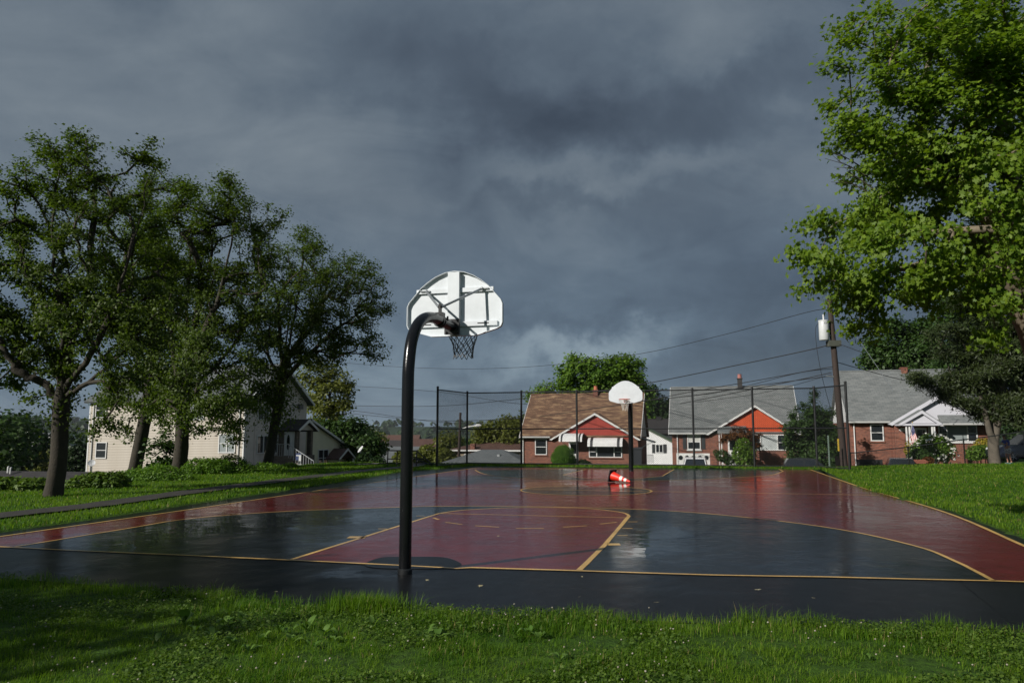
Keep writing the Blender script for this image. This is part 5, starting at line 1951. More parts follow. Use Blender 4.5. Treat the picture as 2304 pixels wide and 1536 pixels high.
# garage door
x0, z1 = h2.p(1522, 1019, 0)
x1, _ = h2.p(1600, 1019, 0)
gd = MB()
gd.box(x0, x1, -.05, -.002, -.2, z1)
gdo = gd.build('garage_door', white_paint, h2.root)
pan = (z1 + .2) / 4
for r in range(4):
    for c in range(5):
        a = x0 + .12 + (x1 - x0 - .2) * c / 5
        b = a + (x1 - x0) / 5 - .12
        zt = z1 - .12 - pan * r
        zb_ = zt - pan + .16
        if r == 0:
            fr = MB().box(a, b, -.075, -.051, zb_, zt)
            fo = fr.build('garage_window', white_paint, gdo)
            MB().lathe([(.19, -.09), (.17, -.076)], ((a + b) / 2, 0, (zt + zb_) / 2), 16, 'y').build('pane', galv if c in (1,) else glass, fo) if False else None
            rr = min((b - a) / 2 - .02, (zt - zb_) / 2 - .03)
            poly = [((a + b) / 2 + (b - a) * .42 * math.cos(t), (zt + zb_) / 2 + rr * math.sin(t)) for t in np.linspace(0, 2 * math.pi, 18, endpoint=False)]
            MB().prism(poly, 'y', -.082, -.0755).build('pane', glass, fo)
        else:
            MB().box(a, b, -.07, -.051, zb_, zt).build('door_panel', white_paint, gdo)
# porch
x0, z1 = h2.p(1614, 963, -1.3)
x1, z0 = h2.p(1680, 972, -1.6)
pr = MB().slab((x0, -1.7, z0 + .03), (x1, -1.7, z0 + .03), (x1, -.25, z1 + .18), (x0, -.25, z1 + .18), .09)
pr.box(x0, x1, -1.72, -1.66, z0 - .10, z0 + .03)
pr.build('porch_roof', roof_grey, h2.root)
for px in (1618, 1623, 1677):
    x, _ = h2.p(px, 980, -1.6)
    MB().box(x - .035, x + .035, -1.64, -1.57, -.2, z0 - .08).build('porch_post', white_paint, h2.root)
rl_ = MB()
xa, _ = h2.p(1624, 1000, -1.6)
xb, _ = h2.p(1640, 1000, -1.6)
for k in range(7):
    x = xa + (xb - xa) * k / 6
    rl_.box(x - .015, x + .015, -1.62, -1.59, .75, 1.55)
rl_.box(xa, xb, -1.63, -1.58, 1.55, 1.60)
rl_.build('porch_rail', white_paint, h2.root)
x0, z1 = h2.p(1637, 982, -.25)
x1, _ = h2.p(1660, 982, -.25)
do = MB().box(x0, x1, -.30, -.252, z1 - 2.1, z1).build('door', white_paint, h2.root)
MB().box(x0 + .12, x1 - .12, -.315, -.301, z1 - 1.0, z1 - .18).build('pane', glass, do)
MB().box(x0 + .12, x1 - .12, -.312, -.301, z1 - 1.95, z1 - 1.2).build('door_panel', white_trim, do)
MB().box(xl + .2, xl + 1.6, -1.8, -.25, -.4, .62).build('porch_slab', M('grey_concrete', (0.28, 0.27, 0.25), 0.8, 0.2, 2, 0.2, 40), h2.root)
x, z = h2.p(1609, 969, -.30)
MB().box(x - .22, x + .22, -.34, -.285, z - .10, z + .10).build('porch_light', M('green_glass', (0.03, 0.10, 0.07), 0.2, 0.1, 3), h2.root)
chimney(h2, 1659, 1670, 853, 869, 3.9, M('soot_brick', (0.035, 0.033, 0.033), 0.85, 0.3, 3), True, M('faded_terracotta', (0.35, 0.14, 0.12), 0.8, 0.2, 4))

# ---- house with the pale gable on the right
h3 = House('brick_house', 'brick house with grey roof, pale lilac gables and a flag by its porch', 1914, 2236, 985, 52, -0.9)
ze = h3.p(1950, 947, -.4)[1]
zr = h3.p(1990, 834, 4.1)[1]
cape_body(h3, 8.2, ze, zr, brick_red, roof_grey, siding_white)
gutter(h3, -h3.hw - .2, h3.p(2004, 950, -.5)[0], -.35, ze - .02)
xl, zf = h3.p(1998, 952, -.5)
xr, _ = h3.p(2242, 945, -.5)
xp, zp = h3.p(2115, 884, -.5)
front_gable(h3, xl, xr, zf, xp, zp, -.2, -.5, 3.2, siding_lilac, roof_grey, brick_red, 0.30, battens=False, rake_m=siding_lilac)
# small porch gable
xl2, zf2 = h3.p(2020, 952, -1.5)
xr2, _ = h3.p(2120, 952, -1.5)
xp2, zp2 = h3.p(2073, 921, -1.5)
front_gable(h3, xl2, xr2, zf2, xp2, zp2, -1.42, -1.62, -.21, siding_lilac, roof_grey, None, 0.22, battens=False, rake_m=siding_lilac)
MB().box(xl2, xr2, -1.62, -.21, zf2 - .16, zf2 - .03).build('porch_beam', siding_lilac, h3.root)
# shed roof over the wide window
xs0, zs0 = h3.p(2118, 952, -1.1)
xs1, _ = h3.p(2243, 950, -1.1)
MB().slab((xs0, -1.15, zs0), (xs1, -1.15, zs0), (xs1, -.2, zs0 + .62), (xs0, -.2, zs0 + .62), .10).build('shed_roof', roof_grey, h3.root)
gutter(h3, xs0, xs1, -1.15, zs0 - .01)
win_px(h3, (1957, 954), (1989, 992), 0.0, sill_m=brick_red)
win_px(h3, (2110, 956), (2200, 994), -.2, lights=(1, 2.3, 1.1), hung=(True, False, True), fill=(None, M('pale_blind', (0.22, 0.25, 0.25), 0.6, 0.1, 2), None), sill_m=white_trim)
downspout(h3, h3.p(1921, 960)[0], 0, .2, ze)
for px in (2040, 2047, 2098, 2103):
    x, _ = h3.p(px, 980, -1.45)
    MB().box(x - .05, x + .05, -1.5, -1.4, -.2, zf2 - .15).build('porch_post', white_trim, h3.root)
MB().box(xl2 + .2, xr2 - .2, -1.55, -.2, -.4, .30).build('porch_slab', MATS['grey_concrete'], h3.root)
x0, z1 = h3.p(2058, 962, -.2)
x1, _ = h3.p(2084, 962, -.2)
do = MB().box(x0, x1, -.25, -.202, z1 - 2.1, z1).build('door', white_trim, h3.root)
MB().box(x0 + .12, x1 - .12, -.265, -.251, z1 - 1.3, z1 - .15).build('pane', glass, do)
win_px(h3, (2088, 960), (2098, 1000), -.2, hung=(False,))
# brick pier and number sign
x0, zt = h3.p(2012, 953, -.5)
x1, _ = h3.p(2036, 953, -.5)
MB().box(x0, x1, -.42, -.2, -.4, zt - .02).build('brick_pier', brick_red, h3.root)
chimney(h3, 2026, 2040, 829, 838, 4.1, brick_red, False)
# dark garage recess below
x0, z1 = h3.p(1926, 1033, 0)
x1, _ = h3.p(1985, 1033, 0)
MB().box(x0, x1, -.03, -.002, -.4, z1).build('garage_door', M('dark_garage_door', (0.02, 0.02, 0.022), 0.5, 0.2, 2), h3.root)


def text_obj(name, body, size, mat, parent, loc, rot, ext=0.004):
    cu_ = bpy.data.curves.new(name, 'FONT')
    cu_.body = body
    cu_.size = size
    cu_.extrude = ext
    cu_.align_x = 'CENTER'
    cu_.align_y = 'CENTER'
    cu_.materials.append(mat)
    tmp = bpy.data.objects.new(name, cu_)
    COL.objects.link(tmp)
    me = bpy.data.meshes.new_from_object(tmp.evaluated_get(bpy.context.evaluated_depsgraph_get()))
    bpy.data.objects.remove(tmp)
    o = bpy.data.objects.new(name, me)
    o.location = loc
    o.rotation_euler = rot
    link(o, parent)
    return o


x, z = h3.p(2031, 966, -.45)
ns = empty('house_number_sign', C(h3.uc + x, 52 - .43, h3.zb + z), 'white oval number sign on the brick pier of the third house', 'sign', None, -YAW)
MB().prism([(.24 * math.cos(t), .125 * math.sin(t)) for t in np.linspace(0, 2 * math.pi, 28, endpoint=False)], 'y', -.03, 0).build('sign_plate', white_paint, ns)
text_obj('digits', '1306', 0.16, M('blue_green_digits', (0.02, 0.09, 0.12), 0.5, 0.1, 3), ns, (0, -.034, 0), (rad(90), 0, 0))

# ---- flag
fl_top = PD(2053, 951, 53.3)
fg = empty('flag', fl_top, 'stars and stripes flag hanging from a short white pole on the porch', 'flag')
MB().tube([PD(2046, 985, 54.0) - fl_top, PD(2053, 951, 53.3) - fl_top], 0.022, 8).build('flag_pole', white_paint, fg, True)
MB().lathe([(.012, 0), (.04, .03), (.03, .07), (.005, .09)], (0, 0, 0), 10).build('finial', M('brass', (0.6, 0.4, 0.12), 0.35, 0.1, 3, metal=1.0), fg, True)
fr_red, fr_wht, fr_blu = M('flag_red', (0.40, 0.02, 0.035), 0.75, 0.08, 6), M('flag_white', (0.75, 0.74, 0.72), 0.75, 0.05, 6), M('flag_blue', (0.03, 0.035, 0.14), 0.75, 0.08, 6)
A0, A1 = PD(2052, 955, 53.3), PD(2048, 981, 53.6)          # hoist edge along the pole
B0, B1 = PD(2061, 998, 53.2), PD(2049, 1004, 53.4)         # hanging fly end


def flag_pt(s, t):     # s along the fly 0..1, t across the stripes 0..1
    a = A0.lerp(A1, t)
    b = B0.lerp(B1, t)
    p = a.lerp(b, s)
    fold = 0.07 * math.sin(t * 9.0 + s * 2.0) * (0.3 + s) + 0.03 * math.sin(s * 11 + t * 3)
    return p + Vector((0.25 * fold, -fold, 0)) + Vector((0.10 * math.sin(s * math.pi), 0, 0)) - fl_top


def flag_patch(name, mat, s0, s1, t0, t1, ns_, nt_, lift=0.0, parent=None):
    vs, fs = [], []
    for i in range(ns_ + 1):
        for j in range(nt_ + 1):
            vs.append(flag_pt(s0 + (s1 - s0) * i / ns_, t0 + (t1 - t0) * j / nt_) + Vector((0, -lift, 0)))
    for i in range(ns_):
        for j in range(nt_):
            a = i * (nt_ + 1) + j
            fs.append((a, a + 1, a + nt_ + 2, a + nt_ + 1))
    o = MB().add(vs, fs).build(name, mat, parent or fg)
    sd = o.modifiers.new('cloth', 'SOLIDIFY')
    sd.thickness = 0.004
    return o


for k in range(13):
    flag_patch('stripe', fr_red if k % 2 == 0 else fr_wht, 0.40 if k < 7 else 0.0, 1.0, k / 13, (k + 1) / 13, 12, 2)
can = flag_patch('canton', fr_blu, 0.0, 0.40, 0.0, 7 / 13, 8, 8, 0.004)
stars = MB()
for i in range(9):
    for j in range(6 if i % 2 == 0 else 5):
        c_ = flag_pt(0.40 * (i + .8) / 10, (7 / 13) * ((j + .8) / 6.6 + (0.08 if i % 2 else 0))) + Vector((0, -.012, 0))
        r = 0.021
        stars.add([c_ + Vector((math.sin(q * math.pi / 5) * (r if q % 2 == 0 else r * .42), 0, math.cos(q * math.pi / 5) * (r if q % 2 == 0 else r * .42))) for q in range(10)], [tuple(range(10))])
stars.build('stars', fr_wht, can)

# ---- white house between
h4 = House('white_house', 'small white clapboard house with green roof edge between the two brick houses', 1392, 1516, 990, 88, -4.6)
xp, zp = h4.p(1454, 963, -.3)
xr, zf = h4.p(1519, 996, -.3)
xl = 2 * xp - xr
MB().prism([(xl + .25, -.4), (xr - .25, -.4), (xr - .25, zf), (xp, zp - .12), (xl + .25, zf)], 'y', 0, 7).build('wall', siding_white, h4.root)
sb = MB()
for k in range(38):
    z = -.2 + k * .115
    half = (xr - .25 - xp) if z < zf else (xr - .25 - xp) * max(0, (zp - .2 - z) / (zp - .2 - zf))
    if half > .2:
        sb.prism([(-.002, z), (-.022, z), (-.006, z + .112), (-.002, z + .112)], 'x', xp - half, xp + half)
sb.build('clapboard', siding_white, h4.root, kind='stuff')
r = MB()
r.slab((xl, -.3, zf), (xp, -.3, zp), (xp, 7.3, zp), (xl, 7.3, zf), .10)
r.slab((xp, -.3, zp + .003), (xr, -.3, zf), (xr, 7.3, zf), (xp, 7.3, zp + .003), .10)
r.build('roof', roof_green, h4.root)
win_px(h4, (1475, 999), (1492, 1018), -.02, lights=(1, 1), hung=(False, False))
for a, b in ((1467, 1474), (1493, 1500)):
    x0, z1 = h4.p(a, 999, -.02)
    x1, z0 = h4.p(b, 1019, -.02)
    MB().box(x0, x1, -.06, -.024, z0, z1).build('shutter', shutter_m, h4.root)
rl_ = MB()
xa, zt = h4.p(1446, 1023, -3)
xb, _ = h4.p(1470, 1023, -3)
for k in range(12):
    x = xa + (xb - xa) * k / 11
    rl_.box(x - .014, x + .014, -3.014, -2.986, zt - .95, zt)
rl_.box(xa, xb, -3.02, -2.98, zt, zt + .04)
rl_.build('railing', black_metal, h4.root)

# ---- dark roofed building behind
h5 = House('dark_roofed_house', 'low dark roofed building behind the white clapboard house', 1405, 1530, 970, 104, -4.0)
ze = h5.p(1480, 975, -.3)[1]
zr = h5.p(1480, 943, 3.2)[1]
cape_body(h5, 6.4, ze, zr, shutter_m, roof_dark, shutter_m)
chimney(h5, 1477, 1488, 938, 946, 3.2, M('black_brick', (0.015, 0.015, 0.016), 0.85, 0.3, 3), False)


# ---- tan sided house on the left
UH, WH = -30.9, 42.2
ZB = -3.4
tan = empty('tan_house', C(UH, WH, ZB), 'large two-storey house with tan siding and a grey stucco front, behind the row of trees', 'house', None, -YAW)


def tw_(px, py, dy=0.0):       # on the siding wall
    u, z = PW(px, py, WH + dy)
    return u - UH, z - ZB


def ts_(px, py, du=0.0):       # on the stucco wall
    w, z = PU(px, py, UH + du)
    return w - WH, z - ZB


xL = tw_(198, 1000)[0]
yB = ts_(690, 905)[0]
zE = ts_(690, 906)[1] - .1
zR = zE + 3.1
MB().box(xL, 0, 0.0, yB, -.4, zE).build('wall', siding_tan, tan)
MB().box(.001, .03, .15, yB, -.4, zE - .004).build('stucco_front', stucco, tan)
MB().prism([(0, zE - .002), (yB, zE - .002), (yB / 2, zR - .15)], 'x', -.15, .03).build('gable_wall', stucco, tan)
MB().prism([(0, zE - .002), (yB, zE - .002), (yB / 2, zR - .15)], 'x', xL, xL + .15).build('gable_wall', siding_tan, tan)
r = MB()
r.slab((xL - .3, -.4, zE - .02), (.55, -.4, zE - .02), (.55, yB / 2, zR), (xL - .3, yB / 2, zR), .16)
r.slab((xL - .3, yB + .4, zE - .02), (xL - .3, yB / 2, zR + .002), (.55, yB / 2, zR + .002), (.55, yB + .4, zE - .02), .16)
r.build('roof', roof_blue, tan)
for a, b in (((-.4, zE), (yB / 2, zR)), ((yB + .4, zE), (yB / 2, zR))):
    MB().prism([(a[0], a[1] + .0), (b[0], b[1] + .02), (b[0], b[1] - .26), (a[0], a[1] - .24)], 'x', .552, .60).build('rake_board', white_trim, tan)
bme = MB().prism([(-.004, 0), (-.040, .002), (-.008, .120), (-.004, .120)], 'x', xL + .08, -.08).build('siding_board', siding_tan, tan)
bme.location = (0, 0, 1.2)
zz = 1.2 + .125
while zz < zE - .2:
    o = bpy.data.objects.new('siding_board', bme.data)
    link(o, tan)
    o.location = (0, random.uniform(-.001, .001), zz)
    zz += .125
for x in (xL + .03, -.03):
    MB().box(x - .055, x + .055, -.045, .0, -.4, zE - .2).build('corner_board', white_trim, tan)
MB().box(.031, .05, .02, .16, -.4, zE - .2).build('corner_board', white_trim, tan)
for a, b, li in (((218, 994), (240, 1031), (1,)), ((306, 994), (322, 1032), (1,)), ((494, 976), (530, 1019), (1, 1)), ((218, 905), (240, 940), (1,)), ((430, 905), (460, 945), (1, 1))):
    x0, z1 = tw_(*a)
    x1, z0 = tw_(*b)
    window(tan, x0, x1, z0, z1, -.03, lights=li, hung=tuple(True for _ in li), fill=(tuple(M('pale_blind', (0.22, 0.25, 0.25), 0.6, 0.1, 2) for _ in li) if len(li) > 1 else None))
for px in (208, 538):
    x, _ = tw_(px, 1000)
    MB().tube([(x, -.09, -.2), (x, -.09, zE - .3)], .045, 8).build('downspout', white_trim, tan)
for a, b in (((579, 914), (603, 945)), ((577, 979), (604, 1019)), ((612, 979), (622, 1019))):
    y0, z1 = ts_(*a)
    y1, z0 = ts_(*b)
    window(tan, y0, y1, z0, z1, .035, lights=(1, 1), hung=(False, False), axis='x', sg=1)
y, _ = ts_(572, 980)
MB().box(.032, .07, y - .06, y + .06, -.3, zE - .3).build('downspout', stucco, tan)
y0, z0 = ts_(668, 920)
MB().box(.032, .30, y0, y0 + .55, z0, z0 + .42).build('air_conditioner', M('ac_grey', (0.10, 0.10, 0.10), 0.5, 0.2, 4), tan)
# entrance block with little gable roof
PO = 1.7
yc, zpk = ts_(695, 943, PO + .3)
_, zft = ts_(673, 967, PO + .3)
hwp = 1.65
_, zdoor = ts_(655, 1024, 1.0)
y0 = yc - hwp + .35
MB().box(.04, .45, y0, yc + hwp - .35, -.2, zft).build('entry_wall', brick_dk, tan)
MB().box(.45, PO, y0, y0 + .25, -.2, zft).build('entry_wall', brick_dk, tan)
MB().box(PO - .35, PO, yc + hwp - .7, yc + hwp - .35, -.2, zft).build('entry_pier', brick_dk, tan)
MB().prism([(yc - hwp + .3, zft), (yc + hwp - .3, zft), (yc, zpk - .25)], 'x', PO - .25, PO).build('entry_gable', stucco, tan)
r = MB()
r.slab((.03, yc - hwp, zft - .02), (PO + .35, yc - hwp, zft - .02), (PO + .35, yc, zpk), (.03, yc, zpk), .12)
r.slab((.03, yc + hwp, zft - .02), (.03, yc, zpk + .002), (PO + .35, yc, zpk + .002), (PO + .35, yc + hwp, zft - .02), .12)
er = r.build('entry_roof', roof_dark, tan)
for a in (-1, 1):
    MB().prism([(yc + a * hwp, zft), (yc, zpk + .02), (yc, zpk - .24), (yc + a * (hwp - .15), zft - .10)], 'x', PO + .352, PO + .40).build('rake_board', white_trim, tan)
MB().box(.6, 1.5, y0 - .05, y0 - .002, zdoor, zdoor + 2.05).build('door_frame', white_trim, tan)
do = MB().box(.68, 1.32, y0 - .075, y0 - .051, zdoor + .02, zdoor + 1.98).build('door', white_paint, tan)
MB().prism([(1.0 + .14 * math.cos(t), zdoor + 1.05 + .62 * math.sin(t)) for t in np.linspace(0, 2 * math.pi, 24, endpoint=False)], 'y', y0 - .09, y0 - .0755).build('pane', glass, do)
MB().lathe([(.03, 0), (.03, .06)], (1.25, y0 - .14, zdoor + .95), 8, 'y').build('handle', galv, do)
# landing, steps, railing
MB().box(.05, PO + .2, y0 - 1.5, yc + hwp - .35, -.2, zdoor).build('landing', brick_dk, tan)
for k in range(7):
    MB().box(PO + .2 + .3 * k, PO + .5 + .3 * k, y0 - 1.5, y0 + .3, -.2, zdoor - .17 * (k + 1)).build('step', brick_dk, tan)
rg = MB()
for k in range(11):
    x = PO + .2 + .22 * k
    zb_ = zdoor - .17 * (x - PO - .2) / .3
    rg.box(x - .014, x + .014, y0 - 1.50, y0 - 1.47, zb_ - .15, zb_ + .90)
xe = PO + .2 + 2.2
rg.slab((PO + .2, y0 - 1.51, zdoor + .92), (xe, y0 - 1.51, zdoor + .92 - .17 * 2.2 / .3), (xe, y0 - 1.46, zdoor + .92 - .17 * 2.2 / .3), (PO + .2, y0 - 1.46, zdoor + .92), .05)
for k in range(9):
    x = .3 + (PO - .1) * k / 8
    rg.box(x - .014, x + .014, y0 - 1.50, y0 - 1.47, zdoor, zdoor + .90)
rg.box(.3, PO + .2, y0 - 1.51, y0 - 1.46, zdoor + .90, zdoor + .95)
rg.build('stair_railing', galv, tan)

# ---- cream house beyond with the long slanted gable
UC = -31.6
cr0 = PU(694, 1000, UC)[0]
cream = empty('cream_house', C(UC, cr0, -3.6), 'cream sided house end with a long slanting roof, below the tan house entrance', 'house', None, -YAW)


def cp_(px, py, du=0.0):
    w, z = PU(px, py, UC + du)
    return w - cr0, z + 3.6


pa, pb_, pc = cp_(694, 945), cp_(712, 957), cp_(806, 1022)
MB().prism([(pa[0], -.3), (pc[0] - .3, -.3), (pc[0] - .3, pc[1] - .05), pb_, (pa[0], pb_[1] + (pb_[0] - pa[0]) * (pb_[1] - pc[1]) / (pc[0] - pb_[0]))], 'x', -6, 0).build('wall', siding_cream, cream)
slp = (pb_[1] - pc[1]) / (pc[0] - pb_[0])
sb = MB()
for k in range(48):
    z = .9 + k * .115
    y1 = min(pc[0] - .32, pb_[0] + (pb_[1] - z - .12) / slp)
    if y1 > pa[0] + .2:
        sb.box(.002, .016, pa[0], y1, z, z + .085)
sb.build('clapboard', siding_cream, cream, kind='stuff')
za = pb_[1] + slp * (pb_[0] - pa[0])
r = MB().slab((-6.3, pa[0], za + .10), (-6.3, pc[0] + .2, pc[1] - .08), (.35, pc[0] + .2, pc[1] - .08), (.35, pa[0], za + .10), .14)
r.build('roof', roof_blue, cream)
MB().prism([(pa[0], za + .11), (pc[0] + .2, pc[1] - .07), (pc[0] + .2, pc[1] - .27), (pa[0], za - .09)], 'x', .352, .39).build('rake_board', white_trim, cream)
y0, z1 = cp_(715, 1011)
y1, z0 = cp_(737, 1048)
window(cream, y0, y1, z0, z1, .02, lights=(1, 1), hung=(True, True), axis='x', sg=1)
# small porch
ya, zt = cp_(752, 1014, 1.0)
yb, zl = cp_(790, 1030, 1.0)
yc = (ya + yb) / 2
r = MB()
r.slab((.03, ya, zl), (1.5, ya, zl), (1.5, yc, zt + .2), (.03, yc, zt + .2), .10)
r.slab((.03, yb, zl), (.03, yc, zt + .202), (1.5, yc, zt + .202), (1.5, yb, zl), .10)
r.build('porch_roof', roof_red, cream)
for s, yy in ((-1, ya), (1, yb)):
    MB().prism([(yy, zl + .01), (yc, zt + .22), (yc, zt + .02), (yy - s * .15, zl - .08)], 'x', 1.502, 1.55).build('rake_board', white_trim, cream)
    MB().box(1.3, 1.42, yy - s * .25 - .06, yy - s * .25 + .06, -.3, zl - .02).build('porch_post', white_trim, cream)
MB().box(.02, .06, yc - .5, yc + .45, -.3, zl - .25).build('door', siding_cream, cream)
y0, z1 = cp_(795, 1031)
MB().box(.02, .05, y0 - .4, y0 + .5, -.3, z1).build('door', shutter_m, cream)


# ------------------------------------------------------------------ roofs down the slope
def gable_house(name, label, px, py_ridge, D, wid, dep, hgt, roof_h, wall_m, roof_m, rot=0.0, group=None, hip=0.0, nwin=3, cat='house'):
    p = PD(px, py_ridge, D)
    zb = p.z - roof_h - hgt
    root = empty(name, (p.x, p.y, zb), label, cat, group, -YAW + rot)
    a, b = wid / 2, dep / 2
    MB().box(-a, a, -b, b, -4.0, hgt).build('wall', wall_m, root)
    hx_ = a - hip
    v = [(-a - .4, -b - .4, hgt - .05), (a + .4, -b - .4, hgt - .05), (a + .4, b + .4, hgt - .05), (-a - .4, b + .4, hgt - .05), (-hx_ - (.4 if not hip else 0), 0, hgt + roof_h), (hx_ + (.4 if not hip else 0), 0, hgt + roof_h)]
    rf = MB().add(v, [(0, 1, 5, 4), (2, 3, 4, 5), (1, 2, 5), (3, 0, 4), (3, 2, 1, 0)]).build('roof', roof_m, root)
    MB().box(-a - .42, a + .42, -b - .44, -b - .40, hgt - .2, hgt - .04).build('fascia', white_trim, root)
    for i in range(nwin):
        x = -a + wid * (i + .5) / nwin
        window(root, x - .5, x + .5, hgt - 1.9, hgt - .5, -b - .002, hung=(True,))
    return root, rf


gr, grf = gable_house('hip_roofed_house', 'low house with a grey hipped roof just beyond the tall fence, below the brown hip', 1108, 1011, 72, 8.6, 7.0, 2.5, 1.35, M('tan_brick_wall', (0.30, 0.24, 0.17), 0.8, 0.15, 2), roof_blue, hip=3.3)
MB().box(.9, 1.15, -1.6, -1.3, 3.0, 3.45).build('vent', galv, gr)
br_, brf = gable_house('hip_roofed_house', 'house with a brown hipped roof behind the grey hipped roof', 1150, 991, 86, 11.5, 7.0, 2.5, .9, MATS['tan_brick_wall'], roof_red, hip=3.0)
for x in (-1.0, .6, 2.0):
    MB().lathe([(.14, 0), (.14, .35), (.2, .38), (.2, .5)], (x, .3, 3.2), 10).build('vent', galv, br_, True)
MB().box(-3.6, -3.1, -3.7, -3.2, 1.0, 3.1).build('chimney', brick_red, br_)
dr, drf = gable_house('dark_roofed_garage', 'low garage with a nearly black roof at the far left below the path', 120, 1060, 46, 8.0, 6.0, 2.2, 1.3, siding_tan, roof_dark, 0.05, nwin=2, cat='garage')
for px, py in ((18, 1050), (24, 1052), (78, 1066)):
    q = PD(px, py, 46.0)
    lc = dr.matrix_world.inverted() @ q if False else Matrix.Rotation(YAW - .05, 4, 'Z') @ (q - Vector(dr.location))
    MB().tube([(lc.x, lc.y, lc.z - .35), (lc.x, lc.y, lc.z), (lc.x + .06, lc.y, lc.z + .03)], 0.04, 8).build('vent_pipe', white_paint, dr, True)
FAR_H = [(888, 1004, 150, 9, 7, 3.0, 2.0, siding_white, roof_blue, .3, 'white house with a slate roof far down the valley, left of the post'),
         (912, 990, 190, 10, 8, 4.5, 2.2, siding_tan, roof_dark, -.2, 'taller tan house far down the valley, half hidden by the near post'),
         (900, 978, 240, 12, 8, 4.5, 2.2, siding_lilac, roof_red, .2, 'highest pale house in the valley left of the post'),
         (966, 987, 170, 8, 7, 3.0, 2.2, siding_white, roof_red, .5, 'white gabled house with a red-brown roof just left of the tall fence'),
         (905, 1022, 110, 7, 6, 2.6, 1.4, siding_cream, roof_blue, .1, 'cream house low in the valley behind the pipe railing'),
         (866, 1022, 120, 6, 6, 2.6, 1.6, siding_white, roof_dark, -.3, 'small white house next to the satellite dish bush')]
for px, py, D, a, b, hg, rh, wm, rm, ro, lb in FAR_H:
    gable_house('valley_house', lb, px, py, D, a, b, hg, rh, wm, rm, ro, 'small houses in the valley')
for px, py, D, a, b, lb in ((95, 973, 620, 46, 20, 'long pale warehouse on the plain at the far left, nearest the thick trunk'), (25, 966, 760, 60, 20, 'long flat white warehouse at the far left edge of the plain'), (70, 985, 520, 30, 16, 'lower grey warehouse in front of the other two warehouses')):
    gable_house('warehouse', lb, px, py, D, a, b, 7, 1.2, siding_white, roof_blue, 0.1, 'warehouses on the plain', nwin=6, cat='warehouse')


# ------------------------------------------------------------------ poles, wires, dishes, signs
def utility_pole():
    D = 44.0
    b = gp(1897, D, -.3)
    top = PD(1866, 672, D)
    root = empty('utility_pole', b, 'brown wooden utility pole with a grey transformer at the right end of the tall fence', 'utility pole')
    at = lambda py: b + (top - b) * ((b.z - (CH + (976 - py) / F * D)) / (b.z - top.z))
    MB().tube([(0, 0, 0), (top - b) * .5, top - b], [.205, .175, .14], 16).build('pole', wood_pole, root, True)
    # transformer can on the left
    c = PD(1855, 765, D - .05) - b
    c0 = PD(1853, 722, D - .05) - b
    tr = MB().tube([c, c.lerp(c0, .04), c.lerp(c0, .96), c0], [.26, .285, .285, .27], 20)
    tro = tr.build('transformer', M('transformer_grey', (0.58, 0.60, 0.60), 0.4, 0.08, 3), root, True)
    MB().tube([c0, c0 + Vector((0, 0, .38))], .045, 10).build('bushing', white_trim, tro, True)
    MB().tube([c.lerp(c0, .97), c.lerp(c0, 1.03)], .30, 20).build('lid', MATS['transformer_grey'], tro, True)
    text_obj('digits', '13', 0.16, rubber, tro, c.lerp(c0, .86) + Vector((-.03, -.29, 0)), (rad(90), 0, rad(6)))
    br = MB()
    for t in (.25, .8):
        q = c.lerp(c0, t)
        pq = (top - b) * (q.z / (top - b).z)
        br.tube([q + Vector((.2, 0, 0)), pq], .05, 8)
    br.build('bracket', galv, root, True)
    q = at(772) - b
    MB().box(q.x - .36, q.x + .34, q.y - .30, q.y + .18, q.z - .20, q.z + .14).build('switch_box', M('mossy_box', (0.07, 0.075, 0.06), 0.7, 0.2, 5), root)
    q = at(850) - b
    MB().tube([q + Vector((-.6, 0, .1)), q + Vector((.25, -.05, 0))], .035, 8).build('wire_bracket', galv, root, True)
    q = at(1000) - b
    MB().box(q.x - .245, q.x - .20, q.y - .06, q.y + .06, q.z - .35, q.z + .35).build('warning_strip', M('yellow_strip', (0.55, 0.38, 0.04), 0.5, 0.15, 4), root)
    MB().tube([at(900) - b + Vector((.05, -.19, 0)), at(1030) - b + Vector((.05, -.2, 0))], .02, 6).build('conduit', black_metal, root, True)


utility_pole()


def wire(label, pts, r=0.014, m=rubber, nm='power_line', grp=None):
    P3 = [PD(*p) for p in pts]
    q = spline([tuple(p) for p in P3], 10)
    o0 = Vector(q[0])
    o = MB().tube([Vector(p) - o0 for p in q], r, 5).build(nm, m)
    o.location = o0
    tag(o, label, 'wire', grp or 'overhead wires strung from the utility pole')
    return o


wire('thin top wire sagging from the transformer pole far to the left', [(1862, 700, 44), (1826, 700, 45), (1640, 750, 52), (1460, 792, 62), (1300, 815, 72), (1150, 827, 82), (1000, 829, 92), (835, 821, 104), (700, 806, 114), (560, 780, 124)], .020)
wire('thick wire dropping from the pole to behind the far backboard', [(1868, 770, 44), (1838, 783, 44.5), (1640, 825, 50), (1450, 863, 58), (1300, 885, 66), (1172, 897, 75), (985, 913, 90), (780, 912, 106), (600, 905, 120)], .030)
wire('wire crossing the top edge of the tall fence', [(1871, 845, 44), (1700, 868, 50), (1530, 893, 58), (1370, 905, 66), (1170, 908, 78), (985, 881, 95), (790, 868, 110), (640, 860, 118), (560, 858, 124)], .024)
wire('upper wire of the bundle above the second house', [(1876, 825, 44), (1853, 828, 44.3), (1700, 856, 47.5), (1560, 880, 51), (1460, 900, 54), (1340, 918, 58), (1176, 940, 66), (985, 946, 80), (830, 934, 96), (700, 920, 110)], .024)
wire('middle wire of the bundle above the second house', [(1876, 829, 44), (1800, 838, 45.5), (1680, 868, 49), (1600, 885, 52), (1510, 895, 56)], .018)
